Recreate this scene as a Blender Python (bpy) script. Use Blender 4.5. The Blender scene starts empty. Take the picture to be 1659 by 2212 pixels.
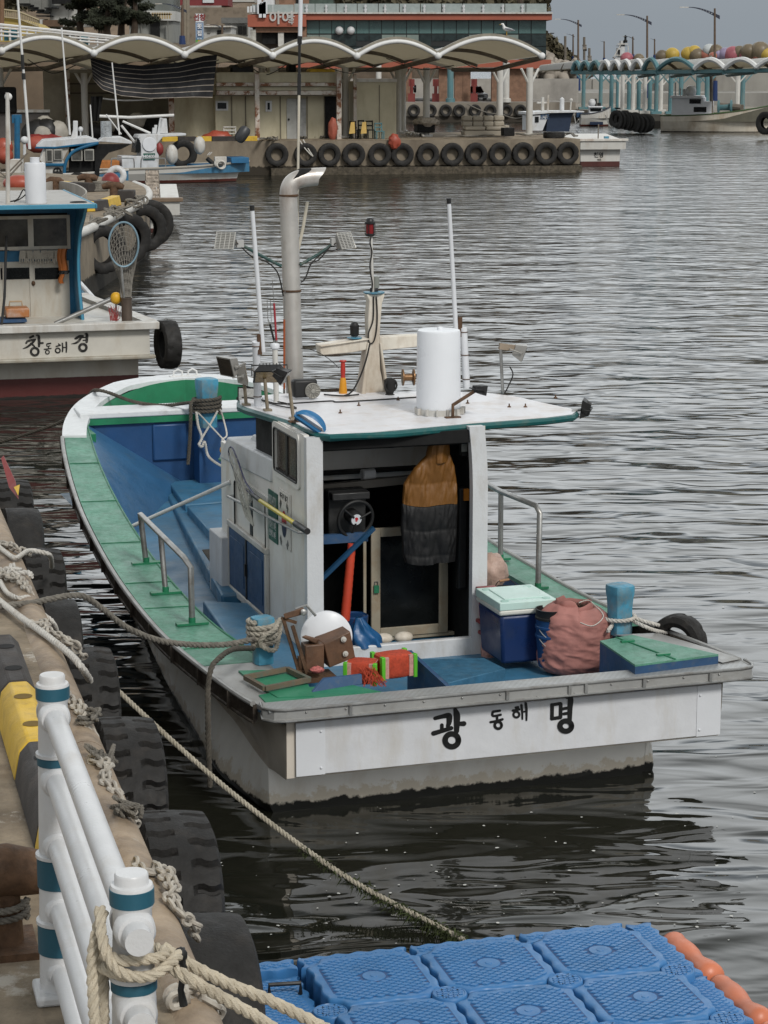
import bpy,math,random
from math import sin,cos,pi as KPI
from mathutils import Matrix,Vector,noise as mnoise
TR=Matrix.Translation;RO=Matrix.Rotation;noi=mnoise.noise
random.seed(7)
R=math.radians
scene=bpy.context.scene
COL=scene.collection
V=Vector
F,TH,H=4830.0,R(11.4),5.0
cT,sT=cos(TH),sin(TH)
def ray(u,v):
 a=(u-829.5)/F;b=-(v-1106)/F
 return(a,cT+b*sT,-sT+b*cT)
def oz(u,v,z):
 r=ray(u,v);t=(z-H)/r[2];return V((r[0]*t,r[1]*t,z))
def oy(u,v,y):
 r=ray(u,v);t=y/r[1];return V((r[0]*t,y,H+r[2]*t))
def frame(x,y,z,deg):
 return TR((x,y,z))@RO(R(deg),4,'Z')
def infr(M,p):return M.inverted()@p
def fz(M,u,v,z):return infr(M,oz(u,v,z+M.translation.z))
def fy(M,u,v,Y):
 r=V(ray(u,v));n=(M.to_3x3()@V((0,1,0)));p0=M@V((0,Y,0));c=V((0,0,H))
 t=(p0-c).dot(n)/r.dot(n);return infr(M,c+r*t)
def fx(M,u,v,X):
 r=V(ray(u,v));n=(M.to_3x3()@V((1,0,0)));p0=M@V((X,0,0));c=V((0,0,H))
 t=(p0-c).dot(n)/r.dot(n);return infr(M,c+r*t)
WM={}
I4=Matrix.Identity(4)
def tag(o,label=None,cat=None,group=None,kind=None):
 if label:o['label']=label
 if cat:o['category']=cat
 if group:o['group']=group
 if kind:o['kind']=kind
 return o
def thing(name,label,cat,M=I4,group=None):
 o=bpy.data.objects.new(name,None);COL.objects.link(o)
 o.matrix_world=M;WM[o]=M.copy();o.empty_display_size=.2
 return tag(o,label,cat,group)
class G:
 def __init__(s):s.v=[];s.f=[];s.m=[]
 def add(s,vs,fs,m=0):
  b=len(s.v);s.v+=[V(p)for p in vs]
  for f in fs:s.f.append([b+i for i in f]);s.m.append(m)
  return s
 def box(s,c,d,m=0,rz=0,rx=0,ry=0):
  M=TR(c)@RO(rz,4,'Z')@RO(rx,4,'X')@RO(ry,4,'Y')
  x,y,z=d[0]/2,d[1]/2,d[2]/2
  vs=[M@V(p)for p in((-x,-y,-z),(x,-y,-z),(x,y,-z),(-x,y,-z),(-x,-y,z),(x,-y,z),(x,y,z),(-x,y,z))]
  return s.add(vs,[(0,3,2,1),(4,5,6,7),(0,1,5,4),(1,2,6,5),(2,3,7,6),(3,0,4,7)],m)
 def bb(s,a,b,m=0):
  return s.box([(a[i]+b[i])/2 for i in range(3)],[abs(b[i]-a[i])for i in range(3)],m)
 def hexa(s,p8,m=0):
  return s.add(p8,[(0,3,2,1),(4,5,6,7),(0,1,5,4),(1,2,6,5),(2,3,7,6),(3,0,4,7)],m)
 def prism(s,poly,vec,m=0):
  n=len(poly);vec=V(vec);poly=[V(p)for p in poly]
  return s.add(poly+[p+vec for p in poly],[list(range(n))[::-1],list(range(n,2*n))]+[(i,(i+1)%n,n+(i+1)%n,n+i)for i in range(n)],m)
 def tube(s,pts,r,n=8,m=0,cap=True,closed=False):
  pts=[V(p)for p in pts];k=len(pts)
  rs=r if isinstance(r,(list,tuple))else[r]*k
  T=[]
  for i in range(k):
   a=pts[(i-1)%k]if(closed or i>0)else pts[i];b=pts[(i+1)%k]if(closed or i<k-1)else pts[i]
   t=(b-a);T.append(t.normalized()if t.length>1e-9 else V((0,0,1)))
  u=T[0].orthogonal().normalized();vs=[]
  for i in range(k):
   u=(u-T[i]*u.dot(T[i]));u=u.normalized()if u.length>1e-6 else T[i].orthogonal().normalized()
   w=T[i].cross(u)
   for j in range(n):
    a=2*KPI*j/n;vs.append(pts[i]+(u*cos(a)+w*sin(a))*rs[i])
  fs=[]
  for i in range(k if closed else k-1):
   for j in range(n):
    a=i*n+j;b=i*n+(j+1)%n;i2=(i+1)%k
    fs.append((a,b,i2*n+(j+1)%n,i2*n+j))
  if cap and not closed:fs+=[list(range(n))[::-1],list(range((k-1)*n,k*n))]
  return s.add(vs,fs,m)
 def lathe(s,prof,M=I4,n=24,m=0,cap=True,arc=None):
  vs=[];k=len(prof)
  for r,z in prof:
   for j in range(n):
    a=2*KPI*j/n;vs.append(M@V((r*cos(a),r*sin(a),z)))
  fs=[(i*n+j,i*n+(j+1)%n,(i+1)*n+(j+1)%n,(i+1)*n+j)for i in range(k-1)for j in range(n)]
  if cap:fs+=[list(range(n))[::-1],list(range((k-1)*n,k*n))]
  return s.add(vs,fs,m)
 def sphere(s,c,r,m=0,n=16,k=10,fn=None,M=None):
  r=r if isinstance(r,(tuple,list))else(r,r,r);vs=[]
  for i in range(k+1):
   ph=KPI*i/k
   for j in range(n):
    a=2*KPI*j/n
    d=V((sin(ph)*cos(a),sin(ph)*sin(a),cos(ph)))
    q=fn(d)if fn else 1
    p=V((d.x*r[0]*q,d.y*r[1]*q,d.z*r[2]*q))
    vs.append((M@p if M else p)+V(c))
  return s.add(vs,[(i*n+j,(i+1)*n+j,(i+1)*n+(j+1)%n,i*n+(j+1)%n)for i in range(k)for j in range(n)],m)
 def grid(s,fn,nu,nv,m=0,flip=False):
  vs=[fn(i/nu,j/nv)for i in range(nu+1)for j in range(nv+1)];w=nv+1
  fs=[(i*w+j,(i+1)*w+j,(i+1)*w+j+1,i*w+j+1)for i in range(nu)for j in range(nv)]
  if flip:fs=[f[::-1]for f in fs]
  return s.add(vs,fs,m)
 def torus(s,c,r,t,M=I4,n=24,k=8,m=0):
  c=V(c);return s.tube([c+(M.to_3x3()@V((r*cos(2*KPI*i/n),r*sin(2*KPI*i/n),0)))for i in range(n)],t,k,m,closed=True)
 def build(s,name,mats,parent=None,fr=I4,smooth=40,bevel=0,solid=0,label=None,cat=None,group=None,kind=None,subsurf=0):
  if not isinstance(mats,(list,tuple)):mats=[mats]
  me=bpy.data.meshes.new(name)
  ws=[fr@p for p in s.v]
  if parent is not None:L=WM[parent].inverted();T=I4
  else:
   zs=min(p.z for p in ws);cx=(min(p.x for p in ws)+max(p.x for p in ws))/2;cy=(min(p.y for p in ws)+max(p.y for p in ws))/2
   T=TR((cx,cy,zs));L=T.inverted()
  me.from_pydata([L@p for p in ws],[],s.f)
  for m in mats:me.materials.append(m)
  for i,p in enumerate(me.polygons):p.material_index=s.m[i];p.use_smooth=smooth>0
  if smooth:me.set_sharp_from_angle(angle=R(smooth))
  o=bpy.data.objects.new(name,me);COL.objects.link(o)
  if parent is not None:o.parent=parent;WM[o]=WM[parent]
  else:o.matrix_world=T;WM[o]=T
  if solid:q=o.modifiers.new('s','SOLIDIFY');q.thickness=solid;q.offset=0
  if subsurf:q=o.modifiers.new('u','SUBSURF');q.levels=q.render_levels=subsurf
  if bevel:q=o.modifiers.new('b','BEVEL');q.width=bevel;q.segments=2;q.limit_method='ANGLE';q.angle_limit=R(40)
  return tag(o,label,cat,group,kind)
def copy_tree(o,M,label=None):
 c=o.copy();COL.objects.link(c)
 c.matrix_world=M;WM[c]=M.copy()
 if label:c['label']=label
 for ch in list(o.children):
  d=ch.copy();COL.objects.link(d);d.parent=c;WM[d]=WM[c]
  for g in list(ch.children):
   e=g.copy();COL.objects.link(e);e.parent=d;WM[e]=WM[c]
 return c
def smoothpath(pts,k=6):
 pts=[V(p)for p in pts];out=[]
 for i in range(len(pts)-1):
  p0=pts[max(i-1,0)];p1=pts[i];p2=pts[i+1];p3=pts[min(i+2,len(pts)-1)]
  for j in range(k):
   t=j/k
   out.append(.5*((2*p1)+(p2-p0)*t+(2*p0-5*p1+4*p2-p3)*t*t+(3*p1-p0-3*p2+p3)*t**3))
 out.append(pts[-1]);return out
def rope_g(g,pts,r,pitch=None,m=0,k=6,n=7):
 """three-strand laid rope along a smooth path"""
 path=smoothpath(pts,k);pitch=pitch or r*5.5
 dense=[path[0]];step=pitch/7
 for a,b in zip(path,path[1:]):
  L=(b-a).length;q=max(1,int(L/step))
  for i in range(1,q+1):dense.append(a.lerp(b,i/q))
 T=[(dense[min(i+1,len(dense)-1)]-dense[max(i-1,0)]).normalized()for i in range(len(dense))]
 u=T[0].orthogonal().normalized();fr=[]
 for t in T:
  u=(u-t*u.dot(t));u=u.normalized()if u.length>1e-6 else t.orthogonal().normalized();fr.append((u.copy(),t.cross(u)))
 for st in range(3):
  d=0;ps=[]
  for i,p in enumerate(dense):
   if i:d+=(p-dense[i-1]).length
   a=2*KPI*(d/pitch+st/3);ps.append(p+(fr[i][0]*cos(a)+fr[i][1]*sin(a))*r*.52)
  g.tube(ps,r*.56,n,m)
 return g
def chain_g(g,pts,L=.075,r=.009,m=0,jit=.2):
 path=smoothpath(pts,5);acc=0;i=0;cur=path[0].copy();k=0
 step=L*.72;out=[cur.copy()]
 for a,b in zip(path,path[1:]):
  seg=(b-a).length;d=(b-a).normalized()if seg>1e-9 else V((0,0,1));pos=0
  while acc+(seg-pos)>=step:
   pos+=step-acc;acc=0;out.append(a+d*pos)
  acc+=seg-pos
 for k in range(len(out)-1):
  a,b=out[k],out[k+1];t=(b-a).normalized();u=t.orthogonal().normalized();w=t.cross(u)
  an=(k%2)*KPI/2+random.uniform(-jit,jit)+.6;s_=u*cos(an)+w*sin(an);c=(a+b)/2
  g.tube([c+t*(L/2-r)*(1 if cos(q)>0 else-1)*abs(cos(q))**.6+s_*L*.3*sin(q)for q in[2*KPI*j/12 for j in range(12)]],r,6,m,closed=True)
 return g
def text_g(g,body,M,size,m=0,thick=.0,bold=0,align='CENTER',xs=1.0):
 """text in the xz plane of M (reads from -y side)"""
 c=bpy.data.curves.new('txt','FONT');c.body=body;c.size=size;c.align_x=align;c.align_y='CENTER';c.offset=bold;c.resolution_u=3
 o=bpy.data.objects.new('txt',c);COL.objects.link(o)
 me=bpy.data.meshes.new_from_object(o.evaluated_get(bpy.context.evaluated_depsgraph_get()))
 vs=[M@V((p.co.x*xs,0,p.co.y))for p in me.vertices]
 g.add(vs,[list(p.vertices)for p in me.polygons],m)
 bpy.data.objects.remove(o);bpy.data.curves.remove(c);bpy.data.meshes.remove(me)
 return g
def brush_g(g,strokes,mp,m=0):
 """strokes: (points, half widths) in drawing units; mp maps (x,y,layer) to 3-D. Each stroke is a ribbon with round ends."""
 for li,(pts,ws)in enumerate(strokes):
  if not isinstance(ws,(list,tuple)):ws=[ws]*len(pts)
  P=[V((a[0],a[1],w))for a,w in zip(pts,ws)]
  D=smoothpath(P,5)if len(P)>2 else P
  L,Rr=[],[]
  for i,p in enumerate(D):
   t=(D[min(i+1,len(D)-1)]-D[max(i-1,0)]).to_2d().normalized();n=V((-t.y,t.x))
   L.append(p.to_2d()+n*p.z);Rr.append(p.to_2d()-n*p.z)
  def cap(p,t):
   a0=math.atan2(t.y,t.x)+KPI/2
   return[p.to_2d()+V((cos(a0-KPI*k/6),sin(a0-KPI*k/6)))*p.z for k in range(1,6)]
  tE=(D[-1]-D[-2]).to_2d().normalized();tS=(D[0]-D[1]).to_2d().normalized()
  n=len(D);vs=[mp(p.x,p.y,li)for p in L]+[mp(p.x,p.y,li)for p in Rr]
  g.add(vs,[(i,i+1,n+i+1,n+i)for i in range(n-1)],m)
  ce=[L[-1]]+cap(D[-1],tE)+[Rr[-1]];cs=[Rr[0]]+cap(D[0],tS)+[L[0]]
  for q in(ce,cs):g.add([mp(p.x,p.y,li)for p in q],[list(range(len(q)))],m)
 return g
def ring(cx,cy,rx,w,ry=None):
 ry=ry or rx;return([(cx+rx*cos(a),cy+ry*sin(a))for a in[2*KPI*i/18 for i in range(19)]],w)
MATS={}
def wm(name,col,rough=.6,metal=0,var=.12,sc=3.0,dirt=None,da=.5,ds=4.0,streak=1.0,rust=0,rs=6.0,bump=.15,bs=40.0,spec=.4,water=None,stripes=None,trans=0,pale=None):
 if name in MATS:return MATS[name]
 m=bpy.data.materials.new(name);m.use_nodes=True;nt=m.node_tree;N=nt.nodes;Lk=nt.links
 b=N['Principled BSDF'];b.inputs['Roughness'].default_value=rough;b.inputs['Metallic'].default_value=metal
 b.inputs['Specular IOR Level'].default_value=spec
 geo=N.new('ShaderNodeNewGeometry');P=geo.outputs['Position']
 def nz(scale,detail=6,rgh=.6,vec=None):
  t=N.new('ShaderNodeTexNoise');t.inputs['Scale'].default_value=scale;t.inputs['Detail'].default_value=detail;t.inputs['Roughness'].default_value=rgh
  Lk.new(vec or P,t.inputs['Vector']);return t.outputs['Fac']
 def mapr(x,a,b_,c=0,d=1):
  r=N.new('ShaderNodeMapRange');r.inputs[1].default_value=a;r.inputs[2].default_value=b_;r.inputs[3].default_value=c;r.inputs[4].default_value=d
  r.clamp=True;Lk.new(x,r.inputs[0]);return r.outputs[0]
 def mix(fac,a,b_):
  x=N.new('ShaderNodeMix');x.data_type='RGBA'
  for sck,val in((x.inputs[0],fac),(x.inputs[6],a),(x.inputs[7],b_)):
   if hasattr(val,'is_linked'):Lk.new(val,sck)
   elif isinstance(val,(int,float)):sck.default_value=val
   else:sck.default_value=(*val,1)
  return x.outputs[2]
 c3=tuple(col)
 base=mix(mapr(nz(sc),.3,.7),tuple(max(0,x*(1-var))for x in c3),tuple(min(1,x*(1+var))for x in c3))
 if stripes:
  base=stripes(N,Lk,P,mix,base)
 if dirt:
  mp=N.new('ShaderNodeMapping');mp.inputs['Scale'].default_value=(1,1,streak);Lk.new(P,mp.inputs[0])
  n1=nz(ds,9,.65,mp.outputs[0]);base=mix(mapr(n1,.62-.3*da,.80-.1*da,0,min(1,.35+da*.6)),base,dirt)
 if pale:
  base=mix(mapr(nz(pale[1],12,.75),pale[2],pale[2]+.05,0,.8),base,pale[0])
 if rust:
  n2=nz(rs,10,.7);base=mix(mapr(n2,.74-.28*rust,.80-.25*rust),base,(.16,.06,.022))
 if water is not None:
  sp=N.new('ShaderNodeSeparateXYZ');Lk.new(P,sp.inputs[0])
  for(zl,wc,amp)in water:
   ad=N.new('ShaderNodeMath');ad.operation='MULTIPLY_ADD';Lk.new(nz(9,8,.7),ad.inputs[0]);ad.inputs[1].default_value=amp;Lk.new(sp.outputs[2],ad.inputs[2])
   base=mix(mapr(ad.outputs[0],zl+amp*.5-.004-amp*.03,zl+amp*.5+.004+amp*.03,1,0),base,wc)
 Lk.new(base,b.inputs['Base Color'])
 if bump:
  bp=N.new('ShaderNodeBump');bp.inputs['Strength'].default_value=bump;bp.inputs['Distance'].default_value=.01
  Lk.new(nz(bs,4),bp.inputs['Height']);Lk.new(bp.outputs[0],b.inputs['Normal'])
 rr=mapr(nz(sc*2.3),.3,.7,max(.03,rough-.12),min(1,rough+.12));Lk.new(rr,b.inputs['Roughness'])
 if trans:b.inputs['Transmission Weight'].default_value=trans
 MATS[name]=m;return m
GR=(.12,.09,.06)
white=wm('white_paint',(.52,.53,.54),.45,dirt=(.28,.22,.15),da=.38,ds=4,streak=.35,rust=.05,rs=12,bump=.12)
white_clean=wm('clean_white_paint',(.60,.615,.64),.4,var=.05,bump=.05)
white_dirty=wm('dirty_white_paint',(.50,.49,.46),.5,dirt=(.22,.15,.08),da=.55,ds=3.5,streak=.3,rust=.12,rs=9)
cream=wm('stained_cream_gelcoat',(.64,.60,.52),.5,dirt=(.20,.11,.04),da=.6,ds=4,streak=.4,bump=.1)
blue_deck=wm('blue_deck_paint',(.040,.142,.245),.42,var=.22,sc=2.2,dirt=(.10,.13,.14),da=.42,ds=5,bump=.2,bs=25)
blue_wall=wm('blue_wall_paint',(.012,.055,.150),.5,var=.15,dirt=(.03,.06,.10),da=.3)
blue_dark=wm('worn_dark_blue_paint',(.020,.060,.135),.55,var=.2,dirt=(.10,.11,.11),da=.35,ds=14)
navy=wm('navy_blue_plastic',(.008,.025,.095),.35,var=.08,dirt=(.03,.04,.06),da=.2,bump=.03)
aqua=wm('chipped_sky_blue_paint',(.05,.22,.33),.5,var=.3,sc=9,dirt=(.25,.18,.09),da=.52,ds=9,streak=.6,bump=.3)
green=wm('pale_green_deck_paint',(.095,.245,.175),.5,var=.2,sc=3,dirt=(.025,.10,.06),da=.6,ds=22,bump=.3,bs=60)
green_dark=wm('dark_green_paint',(.015,.16,.075),.45,var=.2,dirt=(.03,.06,.04),da=.3)
green_bright=wm('bright_green_deck',(.022,.18,.095),.45,var=.2,dirt=(.08,.22,.15),da=.4,ds=3)
teal=wm('teal_trim_paint',(.008,.085,.085),.4,var=.2,dirt=(.12,.12,.10),da=.3,ds=12)
sblue=wm('boat_cabin_blue_paint',(.010,.10,.20),.5,var=.2,dirt=(.02,.03,.04),da=.35)
steel=wm('galvanised_steel',(.34,.34,.33),.38,.75,var=.2,dirt=(.13,.10,.07),da=.45,ds=9,rust=.10,rs=12)
steel_plate=wm('weathered_steel_plate',(.34,.34,.33),.5,.35,var=.15,dirt=(.14,.12,.09),da=.4,ds=6,rust=.08,rs=18)
rusty=wm('rusty_brown_steel',(.10,.055,.03),.75,.2,var=.4,sc=12,dirt=(.035,.022,.015),da=.5,ds=20,bump=.5,bs=50)
darkrail=wm('grimy_dark_rail',(.040,.030,.022),.6,.3,var=.3,dirt=(.20,.17,.14),da=.4,ds=14,rust=.2,bump=.4)
pipe_m=wm('weathered_pipe',(.50,.48,.45),.42,.45,var=.12,dirt=(.16,.07,.03),da=.42,ds=5,streak=.5,rust=.16,rs=5)
black=wm('black_plastic',(.012,.012,.012),.5,var=.3,bump=.05)
rubber=wm('old_tyre_rubber',(.012,.011,.010),.7,var=.35,sc=6,dirt=(.045,.036,.028),da=.34,ds=7,bump=.5,bs=70)
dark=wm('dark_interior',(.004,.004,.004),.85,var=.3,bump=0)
glass_dark=wm('dark_window_glass',(.006,.007,.007),.2,var=.3,bump=0,spec=.25)
rope_grey=wm('grey_hemp_rope',(.18,.165,.14),.95,var=.3,sc=30,dirt=(.06,.05,.04),da=.4,ds=8,bump=.8,bs=300)
rope_dark=wm('dark_hemp_rope',(.085,.075,.06),.95,var=.3,sc=30,dirt=(.03,.026,.02),da=.4,ds=8,bump=.8,bs=300)
rope_white=wm('white_nylon_rope',(.52,.50,.46),.9,var=.15,sc=30,dirt=(.28,.22,.15),da=.4,ds=7,bump=.6,bs=300)
rope_cream=wm('cream_cotton_rope',(.60,.53,.41),.95,var=.15,sc=20,dirt=(.26,.20,.13),da=.35,ds=6,bump=.8,bs=300)
chain_m=wm('chalky_chain',(.40,.37,.32),.75,.15,var=.2,sc=20,dirt=(.11,.07,.05),da=.45,ds=18,bump=.3)
concrete=wm('quay_concrete',(.23,.185,.13),.9,var=.35,sc=4,dirt=(.065,.045,.03),da=.62,ds=2.4,bump=1,bs=30,pale=((.42,.39,.34),1.3,.60))
concrete_wall=wm('stained_quay_wall',(.21,.175,.13),.9,var=.25,sc=1.5,dirt=(.06,.045,.03),da=.55,ds=1.5,streak=.3,bump=.6,bs=12,water=[(.42,(.018,.015,.010),.25)])
concrete_lt=wm('pale_concrete',(.33,.31,.28),.9,var=.2,sc=.6,dirt=(.14,.13,.12),da=.55,ds=.35,streak=.3,bump=.5,bs=5)
nosing_m=wm('worn_quay_nosing',(.30,.23,.16),.65,var=.3,sc=4,dirt=(.075,.05,.035),da=.62,ds=3.2,bump=.6,bs=40,rust=.10,rs=7,pale=((.40,.36,.30),2.5,.62))
yellow=wm('yellow_kerb_rubber',(.56,.36,.035),.6,var=.12,dirt=(.20,.12,.04),da=.35,ds=9,bump=.3,bs=60)
kerbblk=wm('black_kerb_rubber',(.035,.030,.027),.7,var=.25,dirt=(.09,.07,.055),da=.35,bump=.4,bs=60)
post_white=wm('railing_white',(.55,.555,.56),.38,var=.05,dirt=(.42,.38,.33),da=.32,ds=4,bump=.15,bs=90,rust=.03,rs=22)
post_teal=wm('railing_teal',(.018,.085,.125),.45,var=.1,bump=.1)
float_blue=wm('blue_float_plastic',(.040,.160,.365),.42,var=.18,sc=5,dirt=(.035,.095,.23),da=.4,ds=5,bump=.12)
float_orange=wm('orange_float_plastic',(.55,.17,.085),.45,var=.1,bump=.08,dirt=(.35,.10,.05),da=.25)
orange=wm('orange_twine',(.50,.065,.028),.7,var=.25,sc=40,bump=1,bs=250)
buoy_orange=wm('orange_buoy',(.30,.060,.035),.45,var=.15,dirt=(.2,.05,.03),da=.3)
lime=wm('lime_plastic',(.10,.42,.03),.4,var=.1,bump=0)
ink=wm('black_lettering_paint',(.006,.006,.006),.5,var=.3,bump=0)
red=wm('red_paint',(.20,.028,.026),.45,var=.2,dirt=(.1,.03,.03),da=.3)
rusty_white=wm('rust_streaked_white',(.56,.54,.50),.55,dirt=(.24,.11,.04),da=.55,ds=2.5,streak=.4,rust=.28,rs=3.2)
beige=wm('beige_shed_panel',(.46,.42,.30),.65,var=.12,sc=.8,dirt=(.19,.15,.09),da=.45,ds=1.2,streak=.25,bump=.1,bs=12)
beige_dark=wm('dim_beige_panel',(.17,.15,.11),.8,var=.2,sc=.8,dirt=(.07,.055,.04),da=.4,ds=1.5)  # darkened beige: workshop shade put into the colour, reused for seams and trim
canvas=wm('canopy_membrane',(.48,.45,.38),.8,var=.08,sc=.6,dirt=(.36,.30,.21),da=.35,ds=.8,bump=0)
def add_translucent(m,fac,col):
 nt=m.node_tree;b=nt.nodes['Principled BSDF'];t=nt.nodes.new('ShaderNodeBsdfTranslucent');t.inputs[0].default_value=(*col,1);x=nt.nodes.new('ShaderNodeMixShader');x.inputs[0].default_value=fac
 nt.links.new(b.outputs[0],x.inputs[1]);nt.links.new(t.outputs[0],x.inputs[2]);nt.links.new(x.outputs[0],nt.nodes['Material Output'].inputs[0])
add_translucent(canvas,.5,(.58,.53,.43))
canopy_top=wm('canopy_white_top',(.66,.66,.65),.6,var=.05,dirt=(.4,.38,.34),da=.25,ds=.6,bump=0)
add_translucent(canopy_top,.45,(.8,.76,.66))
tube_white=wm('white_steel_tube',(.62,.62,.61),.5,var=.08,dirt=(.33,.28,.22),da=.3,ds=1.5)
tube_grimy=wm('grimy_steel_tube',(.16,.14,.115),.7,var=.25,dirt=(.08,.05,.03),da=.5,ds=2,rust=.15,rs=3)
column_white=wm('white_column',(.50,.49,.46),.55,var=.1,sc=1,dirt=(.25,.21,.16),da=.4,ds=1.2,streak=.3)
column_teal=wm('teal_column',(.085,.185,.205),.55,var=.12,sc=1,dirt=(.22,.20,.16),da=.35,ds=1.2,streak=.3)
# ================================================================= camera, sky, light
cam=bpy.data.cameras.new('camera');co=bpy.data.objects.new('camera',cam);COL.objects.link(co)
co.location=(0,0,H);co.rotation_euler=(KPI/2-TH,0,0)
cam.sensor_fit='VERTICAL';cam.sensor_height=36;cam.lens=36*F/2212;cam.clip_end=5000;cam.clip_start=.1
scene.camera=co
w=bpy.data.worlds.new('World');scene.world=w;w.use_nodes=True
N=w.node_tree.nodes;Lk=w.node_tree.links;bg=N['Background']
sky=N.new('ShaderNodeTexSky');sky.sky_type='NISHITA';sky.sun_disc=False
SUN_EL,SUN_AZ=R(42),R(150)
sky.sun_elevation=SUN_EL;sky.sun_rotation=SUN_AZ;sky.dust_density=4;sky.air_density=1.5
hs=N.new('ShaderNodeHueSaturation');hs.inputs['Saturation'].default_value=.25;Lk.new(sky.outputs[0],hs.inputs['Color'])
tc=N.new('ShaderNodeTexCoord');sp=N.new('ShaderNodeSeparateXYZ');Lk.new(tc.outputs['Generated'],sp.inputs[0])
rp=N.new('ShaderNodeValToRGB');Lk.new(sp.outputs[2],rp.inputs[0])
e=rp.color_ramp.elements
e[0].position=0;e[0].color=(.305,.345,.385,1);e[1].position=1;e[1].color=(.42,.445,.46,1)
x=rp.color_ramp.elements.new(.06);x.color=(.33,.37,.41,1)
x=rp.color_ramp.elements.new(.35);x.color=(.80,.83,.84,1)
x=rp.color_ramp.elements.new(.17);x.color=(.72,.75,.77,1)
cl=N.new('ShaderNodeTexNoise');cl.inputs['Scale'].default_value=2.2;cl.inputs['Detail'].default_value=6
mpn=N.new('ShaderNodeMapping');mpn.inputs['Scale'].default_value=(1,1,3);Lk.new(tc.outputs['Generated'],mpn.inputs[0]);Lk.new(mpn.outputs[0],cl.inputs['Vector'])
cm=N.new('ShaderNodeMapRange');cm.inputs[1].default_value=.3;cm.inputs[2].default_value=.7;cm.inputs[3].default_value=9.4;cm.inputs[4].default_value=10.6;Lk.new(cl.outputs['Fac'],cm.inputs[0])
ml=N.new('ShaderNodeVectorMath');ml.operation='SCALE';Lk.new(rp.outputs[0],ml.inputs[0]);Lk.new(cm.outputs[0],ml.inputs['Scale'])
mx=N.new('ShaderNodeMix');mx.data_type='RGBA';mx.inputs[0].default_value=.88;Lk.new(hs.outputs[0],mx.inputs[6]);Lk.new(ml.outputs[0],mx.inputs[7])
def smath(op,a,b):
 x=N.new('ShaderNodeMath');x.operation=op
 for i,q in enumerate((a,b)):
  if hasattr(q,'is_linked'):Lk.new(q,x.inputs[i])
  else:x.inputs[i].default_value=q
 return x.outputs[0]
def smap(x_,a,b,c,d):
 r=N.new('ShaderNodeMapRange');r.interpolation_type='SMOOTHSTEP'
 for i,q in enumerate((a,b,c,d)):r.inputs[i+1].default_value=q
 Lk.new(x_,r.inputs[0]);return r.outputs[0]
bank=smath('MULTIPLY',smap(sp.outputs[1],.15,.85,0,1),smath('MULTIPLY',smap(sp.outputs[2],.045,.20,0,1),smap(sp.outputs[2],.45,.75,1,0)))
vs_=N.new('ShaderNodeVectorMath');vs_.operation='SCALE';Lk.new(mx.outputs[2],vs_.inputs[0]);Lk.new(smath('ADD',1,smath('MULTIPLY',bank,.95)),vs_.inputs['Scale'])
Lk.new(vs_.outputs[0],bg.inputs['Color']);bg.inputs['Strength'].default_value=.1
sun=bpy.data.lights.new('sun','SUN');sun.energy=2.2;sun.angle=R(12);sun.color=(1,.97,.92)
so=bpy.data.objects.new('sun',sun);COL.objects.link(so);so.rotation_euler=(KPI/2-SUN_EL,0,KPI-SUN_AZ)
scene.view_settings.view_transform='Standard';scene.view_settings.look='None';scene.view_settings.exposure=0;scene.view_settings.gamma=1
# ================================================================= water
def water_mat():
 m=bpy.data.materials.new('harbour_water');m.use_nodes=True;nt=m.node_tree;N=nt.nodes;Lk=nt.links
 b=N['Principled BSDF'];b.inputs['Roughness'].default_value=.04;b.inputs['IOR'].default_value=1.6
 b.inputs['Base Color'].default_value=(.011,.0115,.008,1)
 geo=N.new('ShaderNodeNewGeometry');P=geo.outputs['Position']
 def nz(scale,sx,sy,detail,rg=.5,dist=0):
  mp=N.new('ShaderNodeMapping');mp.inputs['Scale'].default_value=(sx,sy,1);mp.inputs['Rotation'].default_value=(0,0,R(-4));Lk.new(P,mp.inputs[0])
  t=N.new('ShaderNodeTexNoise');t.inputs['Scale'].default_value=scale;t.inputs['Detail'].default_value=detail;t.inputs['Roughness'].default_value=rg;t.inputs['Distortion'].default_value=dist
  Lk.new(mp.outputs[0],t.inputs['Vector']);return t.outputs['Fac']
 def math_(op,a,b_):
  x=N.new('ShaderNodeMath');x.operation=op
  for i,q in enumerate((a,b_)):
   if hasattr(q,'is_linked'):Lk.new(q,x.inputs[i])
   else:x.inputs[i].default_value=q
  return x.outputs[0]
 def mr(x,a,b_,c,d):
  r=N.new('ShaderNodeMapRange');r.inputs[1].default_value=a;r.inputs[2].default_value=b_;r.inputs[3].default_value=c;r.inputs[4].default_value=d;Lk.new(x,r.inputs[0]);return r.outputs[0]
 sp=N.new('ShaderNodeSeparateXYZ');Lk.new(P,sp.inputs[0]);yy=sp.outputs[1]
 far=mr(yy,14,30,0,1)
 a1=nz(.55,.8,1.3,2,.5,.4);a2=nz(1.9,.6,1.5,1.5,.42,1.1);a3=nz(10,.7,1.4,2,.5,.5)
 h=math_('ADD',math_('MULTIPLY',a1,WA[0]),math_('ADD',math_('MULTIPLY',a2,mr(yy,14,42,WA[1],WA[2])),math_('MULTIPLY',a3,mr(yy,16,90,WA[3],WA[4]))))
 bp=N.new('ShaderNodeBump');bp.inputs['Strength'].default_value=1;bp.inputs['Distance'].default_value=1
 Lk.new(h,bp.inputs['Height']);Lk.new(bp.outputs[0],b.inputs['Normal'])
 rg=mr(yy,10,90,.03,.12);Lk.new(rg,b.inputs['Roughness'])
 return m
WA=(.20,.028,.050,.0006,.0026)
water=water_mat()
g=G();g.add([(-900,-60,0),(1500,-60,0),(1500,4000,0),(-900,4000,0)],[(0,1,2,3)])
g.build('water',water,kind='structure',smooth=0)
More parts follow.
